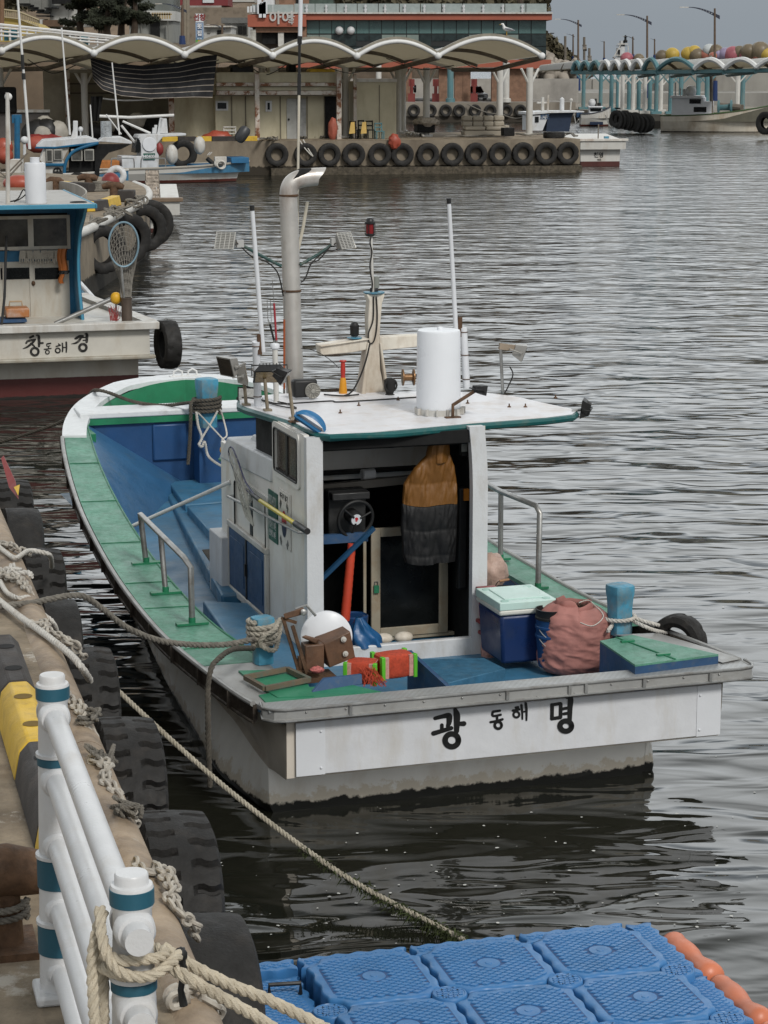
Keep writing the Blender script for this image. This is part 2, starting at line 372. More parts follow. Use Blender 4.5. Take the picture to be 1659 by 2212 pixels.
g=G();g.add([(-900,-60,-3),(1500,-60,-3),(1500,4000,-3),(-900,4000,-3)],[(0,1,2,3)])
g.build('seabed',dark,kind='structure',smooth=0)
foam_m=wm('foam_fleck',(.5,.5,.47),.8,bump=0)
g=G();rnd=random.Random(5)
for i in range(170):
 u=rnd.uniform(470,1640);v=rnd.uniform(1740,2080)if rnd.random()<.75 else rnd.uniform(1250,1740)
 p=oz(u,v,.006)
 r=rnd.choice([.003,.004,.006,.010])*rnd.uniform(.7,1.3);n=7
 a0=rnd.random()*3;g.add([p+V((r*rnd.uniform(.6,1.4)*cos(a0+6.283*k/n),r*rnd.uniform(.6,1.4)*sin(a0+6.283*k/n),0))for k in range(n)],[list(range(n))])
g.build('foam_flecks',foam_m,kind='stuff',smooth=0)
# ================================================================= near quay (frame: y along the edge, x towards the water)
QM=frame(-.69,7.97,0,14.2)
QZ=1.6
g=G()
g.bb((-14,-20,-3),(-.10,60,QZ));
g.bb((-.10,-20,-3),(-.02,60,QZ-.12),1)
g.build('quay',[concrete,concrete_wall],fr=QM,kind='structure',smooth=0)
g=G()
for k in range(12):
 y0=-6+k*3.0
 if y0>26:break
 g.tube([(-.09,y0+.006,QZ-.085),(-.09,y0+2.994,QZ-.085)],.115,20)
g.build('quay_nosing',nosing_m,fr=QM,kind='structure',cat=None)
def kerb_block(y0,y1,m,label,xr=-.62):
 a,b_,h=xr,xr-.15,.20
 g=G()
 prof=[(xr+.03,0),(xr,h-.05),(xr-.045,h),(b_+.045-.03,h),(b_-.03,h-.05),(b_-.06,0)]
 g.prism([(x,y0,QZ+z)for x,z in prof],(0,y1-y0,0))
 t=thing('kerb_block',label,'kerb block',QM@TR((xr-.1,(y0+y1)/2,QZ)),'kerb blocks along the quay edge')
 g.build('body',m,t,QM,bevel=.01)
 for k in(.25,.72):
  c=V((xr-.09,y0+(y1-y0)*k,QZ+h+.0015));q=G()
  q.lathe([(.048,0),(.048,.0012)],QM.inverted()@QM@TR(c),20)
  q.build('bolt_recess',dark if m is kerbblk else wm('dark_recess',(.13,.08,.012),.8,bump=0),t,QM)
 return t
ky=[fz(QM,30,1376,QZ+.18).y,fz(QM,45,1470,QZ+.2).y,fz(QM,62,1600,QZ+.2).y,fz(QM,150,1810,QZ+.2).y]
KX=fz(QM,78,1475,QZ+.2).x
kerb_block(ky[1]+.01,ky[0],kerbblk,'black rubber kerb block with round recesses, farthest of the quay kerb',KX)
kerb_block(ky[2]+.01,ky[1]-.01,yellow,'yellow rubber kerb block with two round recesses beside the tall railing post',KX)
kerb_block(ky[2]-.98,ky[2]-.01,kerbblk,'black kerb block with a bolt behind the tall white railing post',KX)
kerb_block(ky[2]-1.96,ky[2]-.99,yellow,'yellow kerb block glimpsed low between the railing tubes',KX)
g=G();pb=fz(QM,30,1800,QZ+.32)
cx,cy=pb.x-.06,pb.y-.42
t=thing('mooring_bollard','rusty brown double horned bollard bolted on the quay left of the railing','bollard',QM@TR((cx,cy,QZ)))
g=G();g.tube([(cx-.45,cy,QZ+.27),(cx-.3,cy,QZ+.31),(cx,cy,QZ+.32),(cx+.13,cy,QZ+.3)],[.07,.10,.105,.085],18)
g.build('horn',rusty,t,QM)
g=G();g.tube([(cx-.02,cy,QZ+.3),(cx-.02,cy,QZ)],[.06,.075],14);g.box((cx-.05,cy,QZ+.015),(.3,.3,.03))
g.build('stem',rusty,t,QM)
g=G();rope_g(g,[V((cx-.02+.09*cos(a),cy+.09*sin(a),QZ+.12+.006*a))for a in[q*.5 for q in range(26)]],.014)
g.build('rope_loop',rope_grey,fr=QM,cat='rope',label='short rope looped round the stem of the rusty quay bollard')
# ================================================================= tyres
def tyre_mesh(Ro=.52,W=.30,Ri=.27,nseg=96,tread=True,g=None,M=I4,depth=.022):
 """axis = local x"""
 g=g or G();h=W/2
 prof=[(Ri,h*.70),(Ri+.02,h*.82),(Ri+(Ro-Ri)*.45,h*1.02),(Ro-.055,h*.99),(Ro-.02,h*.90)]
 nt_=13
 outer=[(Ro-.008*(abs(k/(nt_-1)*2-1))**3,h*.86*(1-2*k/(nt_-1)))for k in range(nt_)]
 full=prof+outer+[(r,-x)for r,x in prof[::-1]]+[(Ri+.01,-h*.6),(Ro-.05,-h*.7),(Ro-.05,h*.7),(Ri+.01,h*.6)]
 k=len(full);vs=[]
 i0=len(prof)
 for i,(r,x)in enumerate(full):
  for j in range(nseg):
   rr=r
   da_=0
   if tread and i0-1<=i<=i0+nt_:
    q=i-i0;hf=4 if q>6 else 0;da_=.55*(1 if q%4 in(1,2)else 0)*2*KPI/nseg*1.4
    if(j+hf)%8 in(0,1)and q not in(5,6,7):rr-=depth*(1 if 0<=q<nt_ else .8)
   if False:
    q=i-i0;side=abs(q-6)/6
    ph=(j+(1.3*sin(q*1.9))+(4 if q>6 else 0))%9
    if side>.24 and ph<1.7:rr-=depth
   a=2*KPI*j/nseg+da_;vs.append(M@V((x,rr*cos(a),rr*sin(a))))
 fs=[(i*nseg+j,i*nseg+(j+1)%nseg,((i+1)%k)*nseg+(j+1)%nseg,((i+1)%k)*nseg+j)for i in range(k)for j in range(nseg)]
 g.add(vs,[f[::-1]for f in fs]);return g
def tyre_thing(label,M,group,mat=None,**kw):
 t=thing('tyre_fender',label,'tyre',M,group)
 tyre_mesh(**kw).build('tyre_body',mat or rubber,t,M,smooth=32)
 return t
def big_tyre(u0,u1,vtop,zt,label,Rr=.55,tread=True,tilt=0,W=None):
 p=fz(QM,(u0+u1)/2,vtop,zt);a=fz(QM,u0,vtop+40,zt-.05);b_=fz(QM,u1,vtop+40,zt-.05)
 Wd=W or max(.26,min(.42,(b_-a).length*.97))
 M=QM@TR((.03+Wd/2+.03,p.y,zt-Rr))@RO(R(tilt),4,'Z')@RO(R(4),4,'Y')@RO(random.random(),4,'X')
 t=tyre_thing(label,M,'tyre fenders hung along the near quay',Ro=Rr,W=Wd,Ri=Rr*.54,tread=tread,nseg=224,depth=.034)
 return p.y
TY={}
for key,a in dict(t6=(430,600,1985,1.28,'smooth worn truck tyre fender nearest the blue floating dock',.60,False),t5=(300,470,1762,1.36,'deep treaded truck tyre hanging beside the near railing post top',.62,True),t4=(208,350,1556,1.38,'treaded truck tyre fender level with the boat transom corner',.60,True),t3=(128,245,1402,1.36,'truck tyre with the diagonal water rope leaving its far side',.56,True),t2=(95,182,1297,1.34,'worn tyre fender passed over by the grey mooring rope',.54,False),t1=(28,125,1187,1.38,'treaded tyre fender with a short white rope end on its right side',.55,True),t0=(-12,76,1100,1.38,'bald tyre fender against the left picture edge above the chains',.55,False),tm=(-52,42,1038,1.38,'farthest tyre fender of the near quay beside a red flag',.55,True)).items():
 TY[key]=big_tyre(*a)
# ================================================================= railing
RX=-.537;RS=.72
RT=thing('safety_railing','white tubular quay railing with teal bands round its two stout posts','railing',QM@TR((RX,0,QZ)))
py1=-.06;py2=-2.13
for pi_,py in enumerate((py1,py2)):
 g=G();Mx=TR((RX,py,QZ));hgt=1.23
 g.lathe([(.080,.02),(.070,.45),(.060,.9),(.053,1.13),(.058,1.14),(.060,1.15),(.060,1.195),(.057,1.203),(.048,1.205),(.0465,1.209),(.0465,1.230),(.043,1.235)],Mx,40)
 g.build('post',post_white,RT,QM)
 g=G();g.box((RX,py,QZ+.02),(.20,.20,.04));g.build('base_plate',post_white,RT,QM,bevel=.012)
 for z0,z1,r0 in((1.148,1.192,.0615),(.90,.928,.064),(.436,.545,.076),(.18,.29,.081)):
  g=G();g.lathe([(r0-.003,z0-.002),(r0,z0),(r0,z1),(r0-.003,z1+.002)],Mx,40);g.build('band',post_teal,RT,QM)
  if z0<1:g=G();g.lathe([(r0-.012,z1),(r0+.004,z1+.004),(r0+.004,z1+.016),(r0-.014,z1+.022)],Mx,40);g.build('collar',post_white,RT,QM)
 for zz in(1.085,.845,.60,.355,.11):
  for sgn in(-1,1):
   g=G();Mr=TR((RX,py+sgn*.050,QZ+zz))@RO(-sgn*KPI/2,4,'X')
   g.lathe([(.058,-.02),(.056,.012),(.049,.024),(.041,.026)],Mr,32);g.build('socket',post_white,RT,QM)
for zz in(1.085,.845,.60,.355,.11):
 g=G();g.tube([(RX,py2-.135,QZ+zz),(RX,py1,QZ+zz)],.039,28);g.build('rail',post_white,RT,QM)
def on_post(a,z,r=.085):return V((RX+r*cos(a),py2+r*sin(a),QZ+z))
g=G();pts=[on_post(-2.6+.28*i,1.02-.0022*i,.082+.006*sin(i))for i in range(26)]
rope_g(g,pts,.0155)
pts=[V((RX-.075,py2+.03,QZ+1.12)),V((RX-.11,py2,QZ+1.02)),V((RX-.115,py2-.03,QZ+.85)),V((RX-.105,py2-.02,QZ+.76)),V((RX-.085,py2+.02,QZ+.75)),V((RX-.08,py2+.03,QZ+.88)),V((RX-.08,py2+.03,QZ+1.05))]
rope_g(g,pts,.0165)
pts=[V((RX-.085,py2+.03,QZ+1.13)),V((RX-.085,py2-.05,QZ+1.05)),V((RX-.045,py2-.085,QZ+.985)),V((RX+.03,py2-.085,QZ+.965)),V((RX+.09,py2-.05,QZ+.98)),V((RX+.125,py2+.0,QZ+.985))]
rope_g(g,pts,.0165)
g.build('rope_coil',rope_cream,fr=QM,cat='rope',label='beige rope wound and hung round the near railing post')
K0=V((RX+.135,py2+.02,QZ+.975))
kp=QM@K0
g=G();g.sphere(K0,(.018,.017,.022),fn=lambda d:1+.2*noi(d*3));g.tube([K0,K0+V((.008,0,-.04)),K0+V((-.004,-.01,-.10)),K0+V((.003,-.015,-.145))],[.011,.010,.009,.012],8)
g.build('black_tie',black,fr=QM,cat='strap',label='black rubber strip tied round the rope ends by the near post')
g=G();rope_g(g,[kp+V((-.05,0,.02))]+[oy(u,v,y)for u,v,y in((425,2092,5.85),(500,2128,5.9),(580,2160,5.95),(690,2215,6.0),(760,2255,6.05))],.0185)
g.build('mooring_line',rope_cream,cat='rope',label='upper of two thick cream ropes running off to the lower right')
g=G();rope_g(g,[kp+V((-.05,0,-.02))]+[oy(u,v,y)for u,v,y in((405,2112,5.75),(480,2155,5.8),(560,2200,5.85),(640,2255,5.9))],.0185)
g.build('mooring_line',rope_cream,cat='rope',label='lower of two thick cream ropes running off to the lower right')
# ================================================================= chains on the quay edge
def qchain(px,label,m=chain_m,L=.072,r=.0095,z0=QZ+.02,dbl=True):
 g=G();pts=[fz(QM,u,v,QZ+dz)for u,v,dz in px]
 chain_g(g,pts,L,r)
 if dbl:chain_g(g,[p+V((.035*sin(i*2),-.05,.012))for i,p in enumerate(pts[:-1])],L,r,jit=.6)
 g.build('chain',m,fr=QM,cat='chain',label=label,group='chains holding the tyre fenders')
qchain([(140,1500,.03),(165,1530,.04),(185,1560,.02),(205,1600,-.05),(215,1640,-.2)],'chalky chain above the treaded tyre just behind the tall railing post')
qchain([(190,1640,.03),(220,1650,.05),(232,1680,.03),(260,1720,.0),(275,1755,-.08),(300,1790,-.2)],'knotted pale chain draped over the nosing halfway between the railing posts')
qchain([(330,1870,.03),(362,1905,.04),(372,1935,.03),(395,1975,-.02),(415,2000,-.1),(425,2030,-.2)],'grey chain running down past the near railing post cap')
qchain([(55,1350,.03),(85,1345,.04),(110,1365,.04),(140,1380,.03),(165,1400,.0),(185,1425,-.1)],'rusty grey chain lying below the white rope on the quay edge')
qchain([(0,1240,.03),(25,1250,.04),(50,1255,.05),(65,1280,.02),(85,1320,-.1)],'tangled chain by the second rope loop at the left edge')
qchain([(0,1175,.03),(20,1180,.05),(50,1190,.03),(65,1195,-.05)],'farthest chain on the near quay with white rope knotted to it')
qchain([(360,2160,.04),(385,2145,.05),(410,2130,.05),(440,2150,.02),(460,2180,-.05),(480,2212,-.15)],'heavy chain bunch at the very bottom beside the shackle',L=.10,r=.014)
qchain([(290,1860,.04),(310,1880,.05),(330,1885,.04),(352,1880,.02),(375,1890,-.02)],'short rusty chain end sticking out behind the near post cap',dbl=False)
def qrope(px,r,m,label,pitch=None,name='rope'):
 g=G();rope_g(g,[fz(QM,u,v,QZ+dz)for u,v,dz in px],r,pitch);return g.build(name,m,fr=QM,cat='rope',label=label)
qrope([(-30,1275,.05),(40,1330,.05),(90,1365,.06),(150,1412,.05),(175,1440,.03),(195,1470,-.1)],.021,rope_white,'thick white twisted rope lying diagonally over the quay edge')
qrope([(-20,1225,.03),(30,1238,.04),(60,1237,.05),(68,1245,.04)],.019,rope_white,'white rope loop lying across the nosing at the left edge')
qrope([(0,1255,.02),(15,1280,.03),(40,1292,.03),(60,1290,.02),(62,1300,.0),(85,1320,-.02),(115,1345,-.08),(125,1375,-.2)],.016,rope_white,'thin white rope hanging over the nosing beside the worn tyre')
qrope([(-10,1175,.04),(15,1195,.05),(35,1205,.06),(60,1190,.04),(85,1192,.02),(108,1200,-.02),(112,1225,-.25)],.017,rope_white,'white rope trailing across the treaded tyre and down its side')
rnd=random.Random(11)
for(uu,vv,lab)in((222,1648,'knotted grey rope bundle on the nosing halfway along the railing'),(276,1762,'frayed rope knot tied in the chain above the second treaded tyre'),(192,1562,'small rope knot in the chain beside the tall post'),(25,1243,'heap of thin rope and orange twine on the chain at the left edge')):
 g=G();c=fz(QM,uu,vv,QZ+.02);pts=[]
 for i in range(22):pts.append(c+V((rnd.uniform(-.07,.07),rnd.uniform(-.10,.10),rnd.uniform(0,.07))))
 rope_g(g,pts,.010,k=4,n=5);g.build('rope_knot',rope_grey if uu>30 else rope_white,fr=QM,cat='rope',label=lab)
g=G();a=oy(8,990,17.2);b_=oy(28,1045,16.9);c=oy(40,1078,16.7)
g.add([a+V((-.02,0,0)),a+V((.0,0,.02)),b_+V((.02,0,.02)),c,b_+V((-.03,0,-.03))],[(0,1,2,4),(4,2,3)])
q=oy(36,1052,16.85);g.add([q+V((-.02,-.01,.0)),q+V((.025,-.01,.02)),c+V((0,-.01,.03))],[(0,1,2)],1)
g.build('pennant',[red,yellow],cat='flag',label='limp red and yellow pennant at the left edge above the tyres',smooth=0,solid=.004)
# ================================================================= long ropes
def lrope(px,r,m,label,name='mooring_rope',**kw):
 g=G();rope_g(g,[oy(*p)for p in px],r,**kw);return g.build(name,m,cat='rope',label=label)
pA=fz(QM,240,1478,1.05);pA=QM@pA;pB=oz(1010,2035,.02)
ang=[]
px=[(240,1478),(330,1562),(430,1652),(520,1728),(640,1820),(760,1902),(870,1962),(950,2003),(1010,2035)]
n=len(px)
def ylin(i,u):t=(u-240)/770;return pA.y*(1-t)+pB.y*t+0
g=G();P_=[oy(u,v,ylin(i,u))for i,(u,v)in enumerate(px)]
rope_g(g,P_,.017)
wl=g.build('mooring_rope',wm('weedy_rope',(.42,.38,.30),.95,var=.2,sc=30,dirt=(.20,.17,.10),da=.4,ds=6,bump=.8,bs=300),cat='rope',label='pale rope slanting down into the dark water, green weed on its far end')
g=G();rnd=random.Random(3);sp_=smoothpath(P_,14)
for p in sp_[int(len(sp_)*.52):]:
 tt=sp_.index(p)/len(sp_)
 for k in range(int(10+55*(tt-.5))):
  a=p+V((rnd.gauss(0,.018),rnd.gauss(0,.018),rnd.gauss(-.005,.015)));d=V((rnd.gauss(0,.022),rnd.gauss(0,.022),-rnd.uniform(.0,.05)))*(.6+tt)
  s_=V((rnd.uniform(-1,1),rnd.uniform(-1,1),rnd.uniform(-1,1))).normalized()*.006;g.add([a-s_,a+s_,a+d],[(0,1,2)])
g.build('weed',wm('dark_green_weed',(.030,.040,.010),.9,var=.5,sc=20,bump=0),wl,smooth=0)
# ================================================================= floating dock of blue cubes
r0=oz(807.6,2109,.35);r1=oz(1296.5,2053.6,.35);cA=oz(1136,2185,.35);cB=oz(1055.5,2083,.35)
FA=math.degrees(math.atan2(r1 .y-r0 .y,r1 .x-r0 .x));FS=(r1-r0).length/2
FM=frame(r0 .x,r0 .y,0,FA)
print('float size',FS,FA,fz(FM,1136,2185,.35))
def float_top(x,y,s):
 return s
def float_cube(ix,iy,label,mat,lowz=0.0,first=[None]):
 c=V((ix*FS,iy*FS,.35));S=FS/2+.001
 if first[0]is None or first[0][1]is not mat:
  t=thing('dock_float',label,'dock float',FM@TR((c.x,c.y,-.05)),'cube floats of the floating dock')
  L=FM@TR((c.x,c.y,0))
  g=G();n=72;out=[];cut=.115
  per=[]
  for side in range(4):
   ca,sa=cos(side*KPI/2),sin(side*KPI/2)
   for k in range(1,30):
    q=-S+cut*.0+(2*S)*k/30;dx=S-.010+.007*sin(k/30*KPI*2*4.0)*(1 if side in(0,1)else-1)
    dist1=math.hypot(S-dx*0-S,0)
    x_,y_=dx,q
    dc=math.hypot(FS/2-abs(x_),FS/2-abs(y_))
    if dc<.094:
     continue
    per.append((x_*ca-y_*sa,x_*sa+y_*ca))
   for k in range(1,6):
    a=KPI*(1.5-.5*k/6)if False else R(-90-90*k/6)
    x_,y_=FS/2+.094*cos(a),FS/2+.094*sin(a)
    per.append((x_*ca-y_*sa,x_*sa+y_*ca))
  m_=len(per)
  rings=[(1,.35-.016),(1-.005/S,.35-.005),(1-.014/S,.35),(1-.03/S,.35),]
  low=[(1,-.05),(1,.10),(1,.24)]
  allr=low+rings
  vs=[]
  for(q,z)in allr:vs+=[(x_*q,y_*q,z)for x_,y_ in per]
  fs=[(i*m_+j,i*m_+(j+1)%m_,(i+1)*m_+(j+1)%m_,(i+1)*m_+j)for i in range(len(allr)-1)for j in range(m_)]
  fs.append([(len(allr)-1)*m_+j for j in range(m_)])
  g.add(vs,fs)
  g.build('body',mat,t,L,smooth=50)
  g=G();q_=S-.058;c_=.10
  g.add([(x_,y_,.3502)for x_,y_ in((-q_+c_,-q_),(q_-c_,-q_),(q_,-q_+c_),(q_,q_-c_),(q_-c_,q_),(-q_+c_,q_),(-q_,q_-c_),(-q_,-q_+c_))],[list(range(8))]);g.build('groove_shade_sheet',wm('float_groove_shade',(.018,.065,.18),.6,var=.2,sc=6),t,L,smooth=0)  # dark sheet under the tread: groove shade put into its colour
  g=G();nb=10;hs_=S-.055
  step=2*hs_/nb
  for k in range(-nb,nb+1):
   for sg in(1,):
    pass
  for i in range(nb*2):
   for j in range(nb*2):
    cx_=(i-j)*step*.62;cy_=(i+j-nb*2+1)*step*.40
    if abs(cx_)>hs_-.01 or abs(cy_)>hs_-.01:continue
    if math.hypot(cx_,cy_)<.075:continue
    if math.hypot(FS/2-abs(cx_),FS/2-abs(cy_))<.135:continue
    aa,bb_=step*.50,step*.315
    z0,z1=.3506,.356
    o4=[(cx_-aa,cy_),(cx_,cy_-bb_),(cx_+aa,cy_),(cx_,cy_+bb_)]
    i4=[(cx_+(x_-cx_)*.90,cy_+(y_-cy_)*.90)for x_,y_ in o4]
    g.add([(x_,y_,z0)for x_,y_ in o4]+[(x_,y_,z1)for x_,y_ in i4],[(0,1,5,4),(1,2,6,5),(2,3,7,6),(3,0,4,7),(4,5,6,7)])
  g.build('tread',mat,t,L,smooth=0)
  g=G();g.lathe([(.062,.3503),(.060,.3545),(.0,.3545)],I4,28,cap=False);g.lathe([(.020,.3548),(.018,.3575),(0,.3575)],I4,16,cap=False);g.build('plug',mat,t,L)
  first[0]=(t,mat)
  return t
 return copy_tree(first[0][0],FM@TR((c.x,c.y,-.05))if False else(FM@TR((c.x,c.y,-.05))),label)
names_r={0:'far row',-1:'middle row',-2:'near row',-3:'nearest row'}
names_c={0:'leftmost',1:'centre left',2:'centre right'}
for iy in(0,-1,-2):
 for ix in(0,1,2):
  float_cube(ix,iy,'raised blue dock float, %s, %s'%(names_r[iy],names_c[ix]),float_blue)
def edge_float(x0,x1,y0,y1,z,label,mat=None,scal=(1,1,1,1),tread=True,slope=0):
 mat=mat or float_blue;g=G();per=[]
 P4=[V((x0,y0)),V((x1,y0)),V((x1,y1)),V((x0,y1))]
 for k in range(4):
  a,b=P4[k],P4[(k+1)%4];d=(b-a);L=d.length;nn=V((d.y,-d.x)).normalized();n=max(3,int(L/.018))
  for q in range(n):
   s_=q/n;w_=.010*sin(s_*L/.12*2*KPI)*(1 if scal[k]else 0)-.012;per.append(a+d*s_+nn*w_)
 c=V(((x0+x1)/2,(y0+y1)/2));m_=len(per);lv=[(1,-.05),(1,z-.05),(1,z-.014),(.99,z-.004),(.97,z)]
 vs=[]
 for q,zz in lv:vs+=[V(((p.x-c.x)*q+c.x,(p.y-c.y)*q+c.y,zz))for p in per]
 g.add(vs,[(i*m_+j,i*m_+(j+1)%m_,(i+1)*m_+(j+1)%m_,(i+1)*m_+j)for i in range(len(lv)-1)for j in range(m_)]+[[(len(lv)-1)*m_+j for j in range(m_)]])
 t=thing('dock_float',label,'dock float',FM@TR((c.x,c.y,-.05)),'border floats of the floating dock')
 g.build('body',mat,t,FM,smooth=45)
 if tread:
  g=G();st=.045
  nx,ny=int((x1-x0)/st),int((y1-y0)/st)
  for i in range(2*(nx+ny)):
   for j in range(2*(nx+ny)):
    cx_=c.x+(i-j)*st*.62;cy_=c.y+(i+j-2*(nx+ny))*st*.40
    if not(x0+.05<cx_<x1-.05 and y0+.05<cy_<y1-.05):continue
    aa,bb_=st*.5,st*.33;o4=[(cx_-aa,cy_),(cx_,cy_-bb_),(cx_+aa,cy_),(cx_,cy_+bb_)];i4=[(cx_+(x_-cx_)*.82,cy_+(y_-cy_)*.82)for x_,y_ in o4]
    g.add([(x_,y_,z+.0003)for x_,y_ in o4]+[(x_,y_,z+.005)for x_,y_ in i4],[(0,1,5,4),(1,2,6,5),(2,3,7,6),(3,0,4,7),(4,5,6,7)])
  g.build('tread',mat,t,FM,smooth=0)
 return t
S2=FS/2
for k,lab in enumerate(('left border float of the far edge, half under the mooring line','far border float behind the leftmost cube','far border float behind the centre left cube','far border float behind the centre right cube')):
 edge_float((k-1.5)*FS+.006+(.22 if k==0 else 0),(k-.5)*FS-.006,S2+.004,S2+.15,.30,lab)
for k,lab in enumerate(('low blue float left of the far row, with the black cleat','low blue float left of the middle row','low blue float left of the near row')):
 edge_float(-1.28*FS,-.5*FS-.01,(-k-.5)*FS+.006,(-k+.5)*FS-.006,.27,lab)
for k,lab in enumerate(('right border float beside the far row','right border float beside the middle row','right border float beside the near row')):
 edge_float(2.5*FS+.004,2.5*FS+.16,(-k-.5)*FS+.006,(-k+.5)*FS-.006+(.15 if k==0 else 0),.29,lab)
for k,lab in enumerate(('orange fender float at the far right corner of the dock','dented orange fender float beside the right border','orange fender float at the lower right picture edge')):
 y1=(-k+.5)*FS+.10;y0=y1-FS*.92;xx=2.5*FS+.27
 t=thing('fender_float',lab,'fender float',FM@TR((xx,(y0+y1)/2,-.02)),'orange fender floats')
 g=G();n=26
 prof=[(max(.02,(.082+.009*sin(q/n*4*KPI))*sin(min(1,(q+.6)/2.2,(n-q+.6)/2.2)*KPI/2)),q/n*(y1-y0))for q in range(n+1)]
 g.lathe(prof,FM@TR((xx,y0,.17))@RO(-KPI/2,4,'X'),20);g.v=[FM.inverted()@p for p in g.v]
 for p in g.v:p.x+=.02*noi(p*5);p.z+=.02*noi(p*4+V((9,0,0)))
 g.build('body',float_orange,t,FM,smooth=50)
k=0
for iy in(0,-1,-2):
 for ix in(-1,0,1,2):
  c=V(((ix+.5)*FS,(iy-.5)*FS,.355));t=thing('connector_pin','round blue connector cap joining the dock floats, %s, %s'%(('first row','second row','third row')[-iy],('far left','left','middle','right')[ix+1]),'connector cap',FM@TR(c),'connector caps of the dock')
  g=G();zz=c.z if ix in(0,1)else c.z-.02
  g.lathe([(.092,-.10),(.092,-.012),(.086,-.002),(.080,0),(.078,-.003),(0,-.003)],TR((c.x,c.y,zz)),36,cap=False);g.build('cap',float_blue,t,FM,smooth=40)
  g=G();g.box((c.x,c.y,zz-.001),(.145,.006,.004),rz=1.0)
  for i in range(-2,3):
   for j in range(-2,3):
    if abs(i)+abs(j)<4 and(i,j)!=(0,0):g.box((c.x+i*.028+j*.006,c.y+j*.026,zz-.001),(.019,.017,.004),rz=.2)
  g.build('tread',float_blue,t,FM,smooth=0)
  for a in range(4):g=G();g.lathe([(.007,.0012),(.0,.0013)],TR((c.x+.052*cos(a*1.571+.5),c.y+.052*sin(a*1.571+.5),zz-.001)),10,cap=False);g.build('screw_hole',dark,t,FM)
  k+=1
g=G();a=V((-.86*FS,.12*FS,.275));g.tube([a,a+V((.0,.0,.06)),a+V((.16,-.02,.06)),a+V((.16,-.02,0))],.012,8);g.build('black_cleat',black,fr=FM,cat='cleat',label='black plastic cleat on the low float at the dock corner')
# ================================================================= main fishing boat
a_=cos(R(18));b_=sin(R(18))
BM=frame(5.3*a_-13.6*b_,5.3*b_+13.6*a_,0,18)
def bz(u,v,z):return fz(BM,u,v,z)
def by(u,v,Y):return fy(BM,u,v,Y)
def bx(u,v,X):return fx(BM,u,v,X)
def sheer(Y):
 t=max(0,min(1,(Y-1.5)/8.2));return .86+.78*t**1.6
def interp(tab,y):
 if y<=tab[0][0]:return tab[0][1]
 for(a,p),(b,q)in zip(tab,tab[1:]):
  if y<=b:return p+(q-p)*(y-a)/(b-a)
 return tab[-1][1]
PO=[(-1.72,.0),(-1.78,.32),(-1.84,.85),(-1.89,1.47),(-1.93,2.04),(-1.95,2.82),(-1.95,3.67),(-1.92,4.67),(-1.86,5.78),(-1.75,6.94),(-1.62,7.92),(-1.47,8.54),(-1.24,9.08),(-.86,9.58),(-.43,9.94),(.05,10.12)]
SO=[(1.80,.05),(1.75,.49),(1.62,1.3),(1.50,2.12),(1.42,3.06),(1.35,3.89),(1.33,5.0),(1.38,6.2),(1.40,7.2),(1.33,8.1),(1.16,8.85),(.88,9.45),(.50,9.90),(.05,10.12)]
PI=[(-1.40,1.0),(-1.42,1.45),(-1.50,2.16),(-1.54,2.98),(-1.55,4.17),(-1.51,5.7),(-1.43,7.03),(-1.33,8.03),(-1.29,8.35)]
POs=smoothpath([V((x,y,0))for x,y in PO],4);SOs=smoothpath([V((x,y,0))for x,y in SO],4);PIs=smoothpath([V((x,y,0))for x,y in PI],4)
def px_at(path,y):
 for a,b in zip(path,path[1:]):
  if a.y<=y<=b.y:return a.x+(b.x-a.x)*(y-a.y)/max(1e-6,b.y-a.y)
 return path[-1].x if y>path[-1].y else path[0].x
BOAT=thing('fishing_boat','white fishing boat with pale green gunwales, blue deck and small wheelhouse moored at the centre','boat',BM)
def part(g,name,m,par=BOAT,**kw):return g.build(name,m,par,BM,**kw)
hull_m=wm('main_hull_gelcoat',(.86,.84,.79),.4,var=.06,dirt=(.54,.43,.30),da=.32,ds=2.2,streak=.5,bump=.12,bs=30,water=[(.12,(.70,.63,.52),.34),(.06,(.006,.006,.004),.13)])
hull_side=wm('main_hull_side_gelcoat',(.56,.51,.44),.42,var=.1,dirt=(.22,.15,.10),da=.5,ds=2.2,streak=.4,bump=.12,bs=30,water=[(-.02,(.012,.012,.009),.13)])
loop=POs+SOs[::-1][1:]
n=len(loop)
def lev(p,k,z,yk):
 cx=0 if p.y<7 else .02*(p.y-7)
 return V((cx+(p.x-cx)*k,.35+(p.y-.35)*yk if p.y>.35 else max(p.y,.0 if z>.335 else .40),z))
KT=[[(0,.905),(1.5,.975),(10.2,.985)],[(0,.905),(1.4,.88),(3,.87),(6,.85),(10.2,.86)],[(0,.905),(.6,.86),(1.4,.81),(3,.775),(6,.70),(8,.62),(10.2,.50)],[(0,.90),(.6,.87),(1.4,.825),(3,.79),(6,.71),(8,.62),(10.2,.48)],[(0,.88),(.6,.885),(1.4,.875),(3,.82),(6,.73),(8,.62),(10.2,.45)],[(0,.855),(.6,.90),(1.4,.905),(2.4,.845),(4,.80),(6.4,.725),(8,.60),(10.2,.38)],[(0,.83),(1.4,.88),(4,.76),(8,.52),(10.2,.3)],[(0,.6),(6,.5),(10.2,.1)]]
EZ=[(0,.355),(1.4,.41),(3,.46),(6,.56),(10.2,.95)]
g=G();rows=[]
defs=[(lambda p:sheer(p.y)-.13,1.0),(lambda p:(sheer(p.y)-.13+interp(EZ,p.y))/2,.985),(lambda p:interp(EZ,p.y),.965),(lambda p:interp(EZ,p.y)-.045,.955),(lambda p:.18+max(0,p.y-6)*.05,.95),(lambda p:.05,.92),(lambda p:-.10,.88),(lambda p:-.45,.82)]
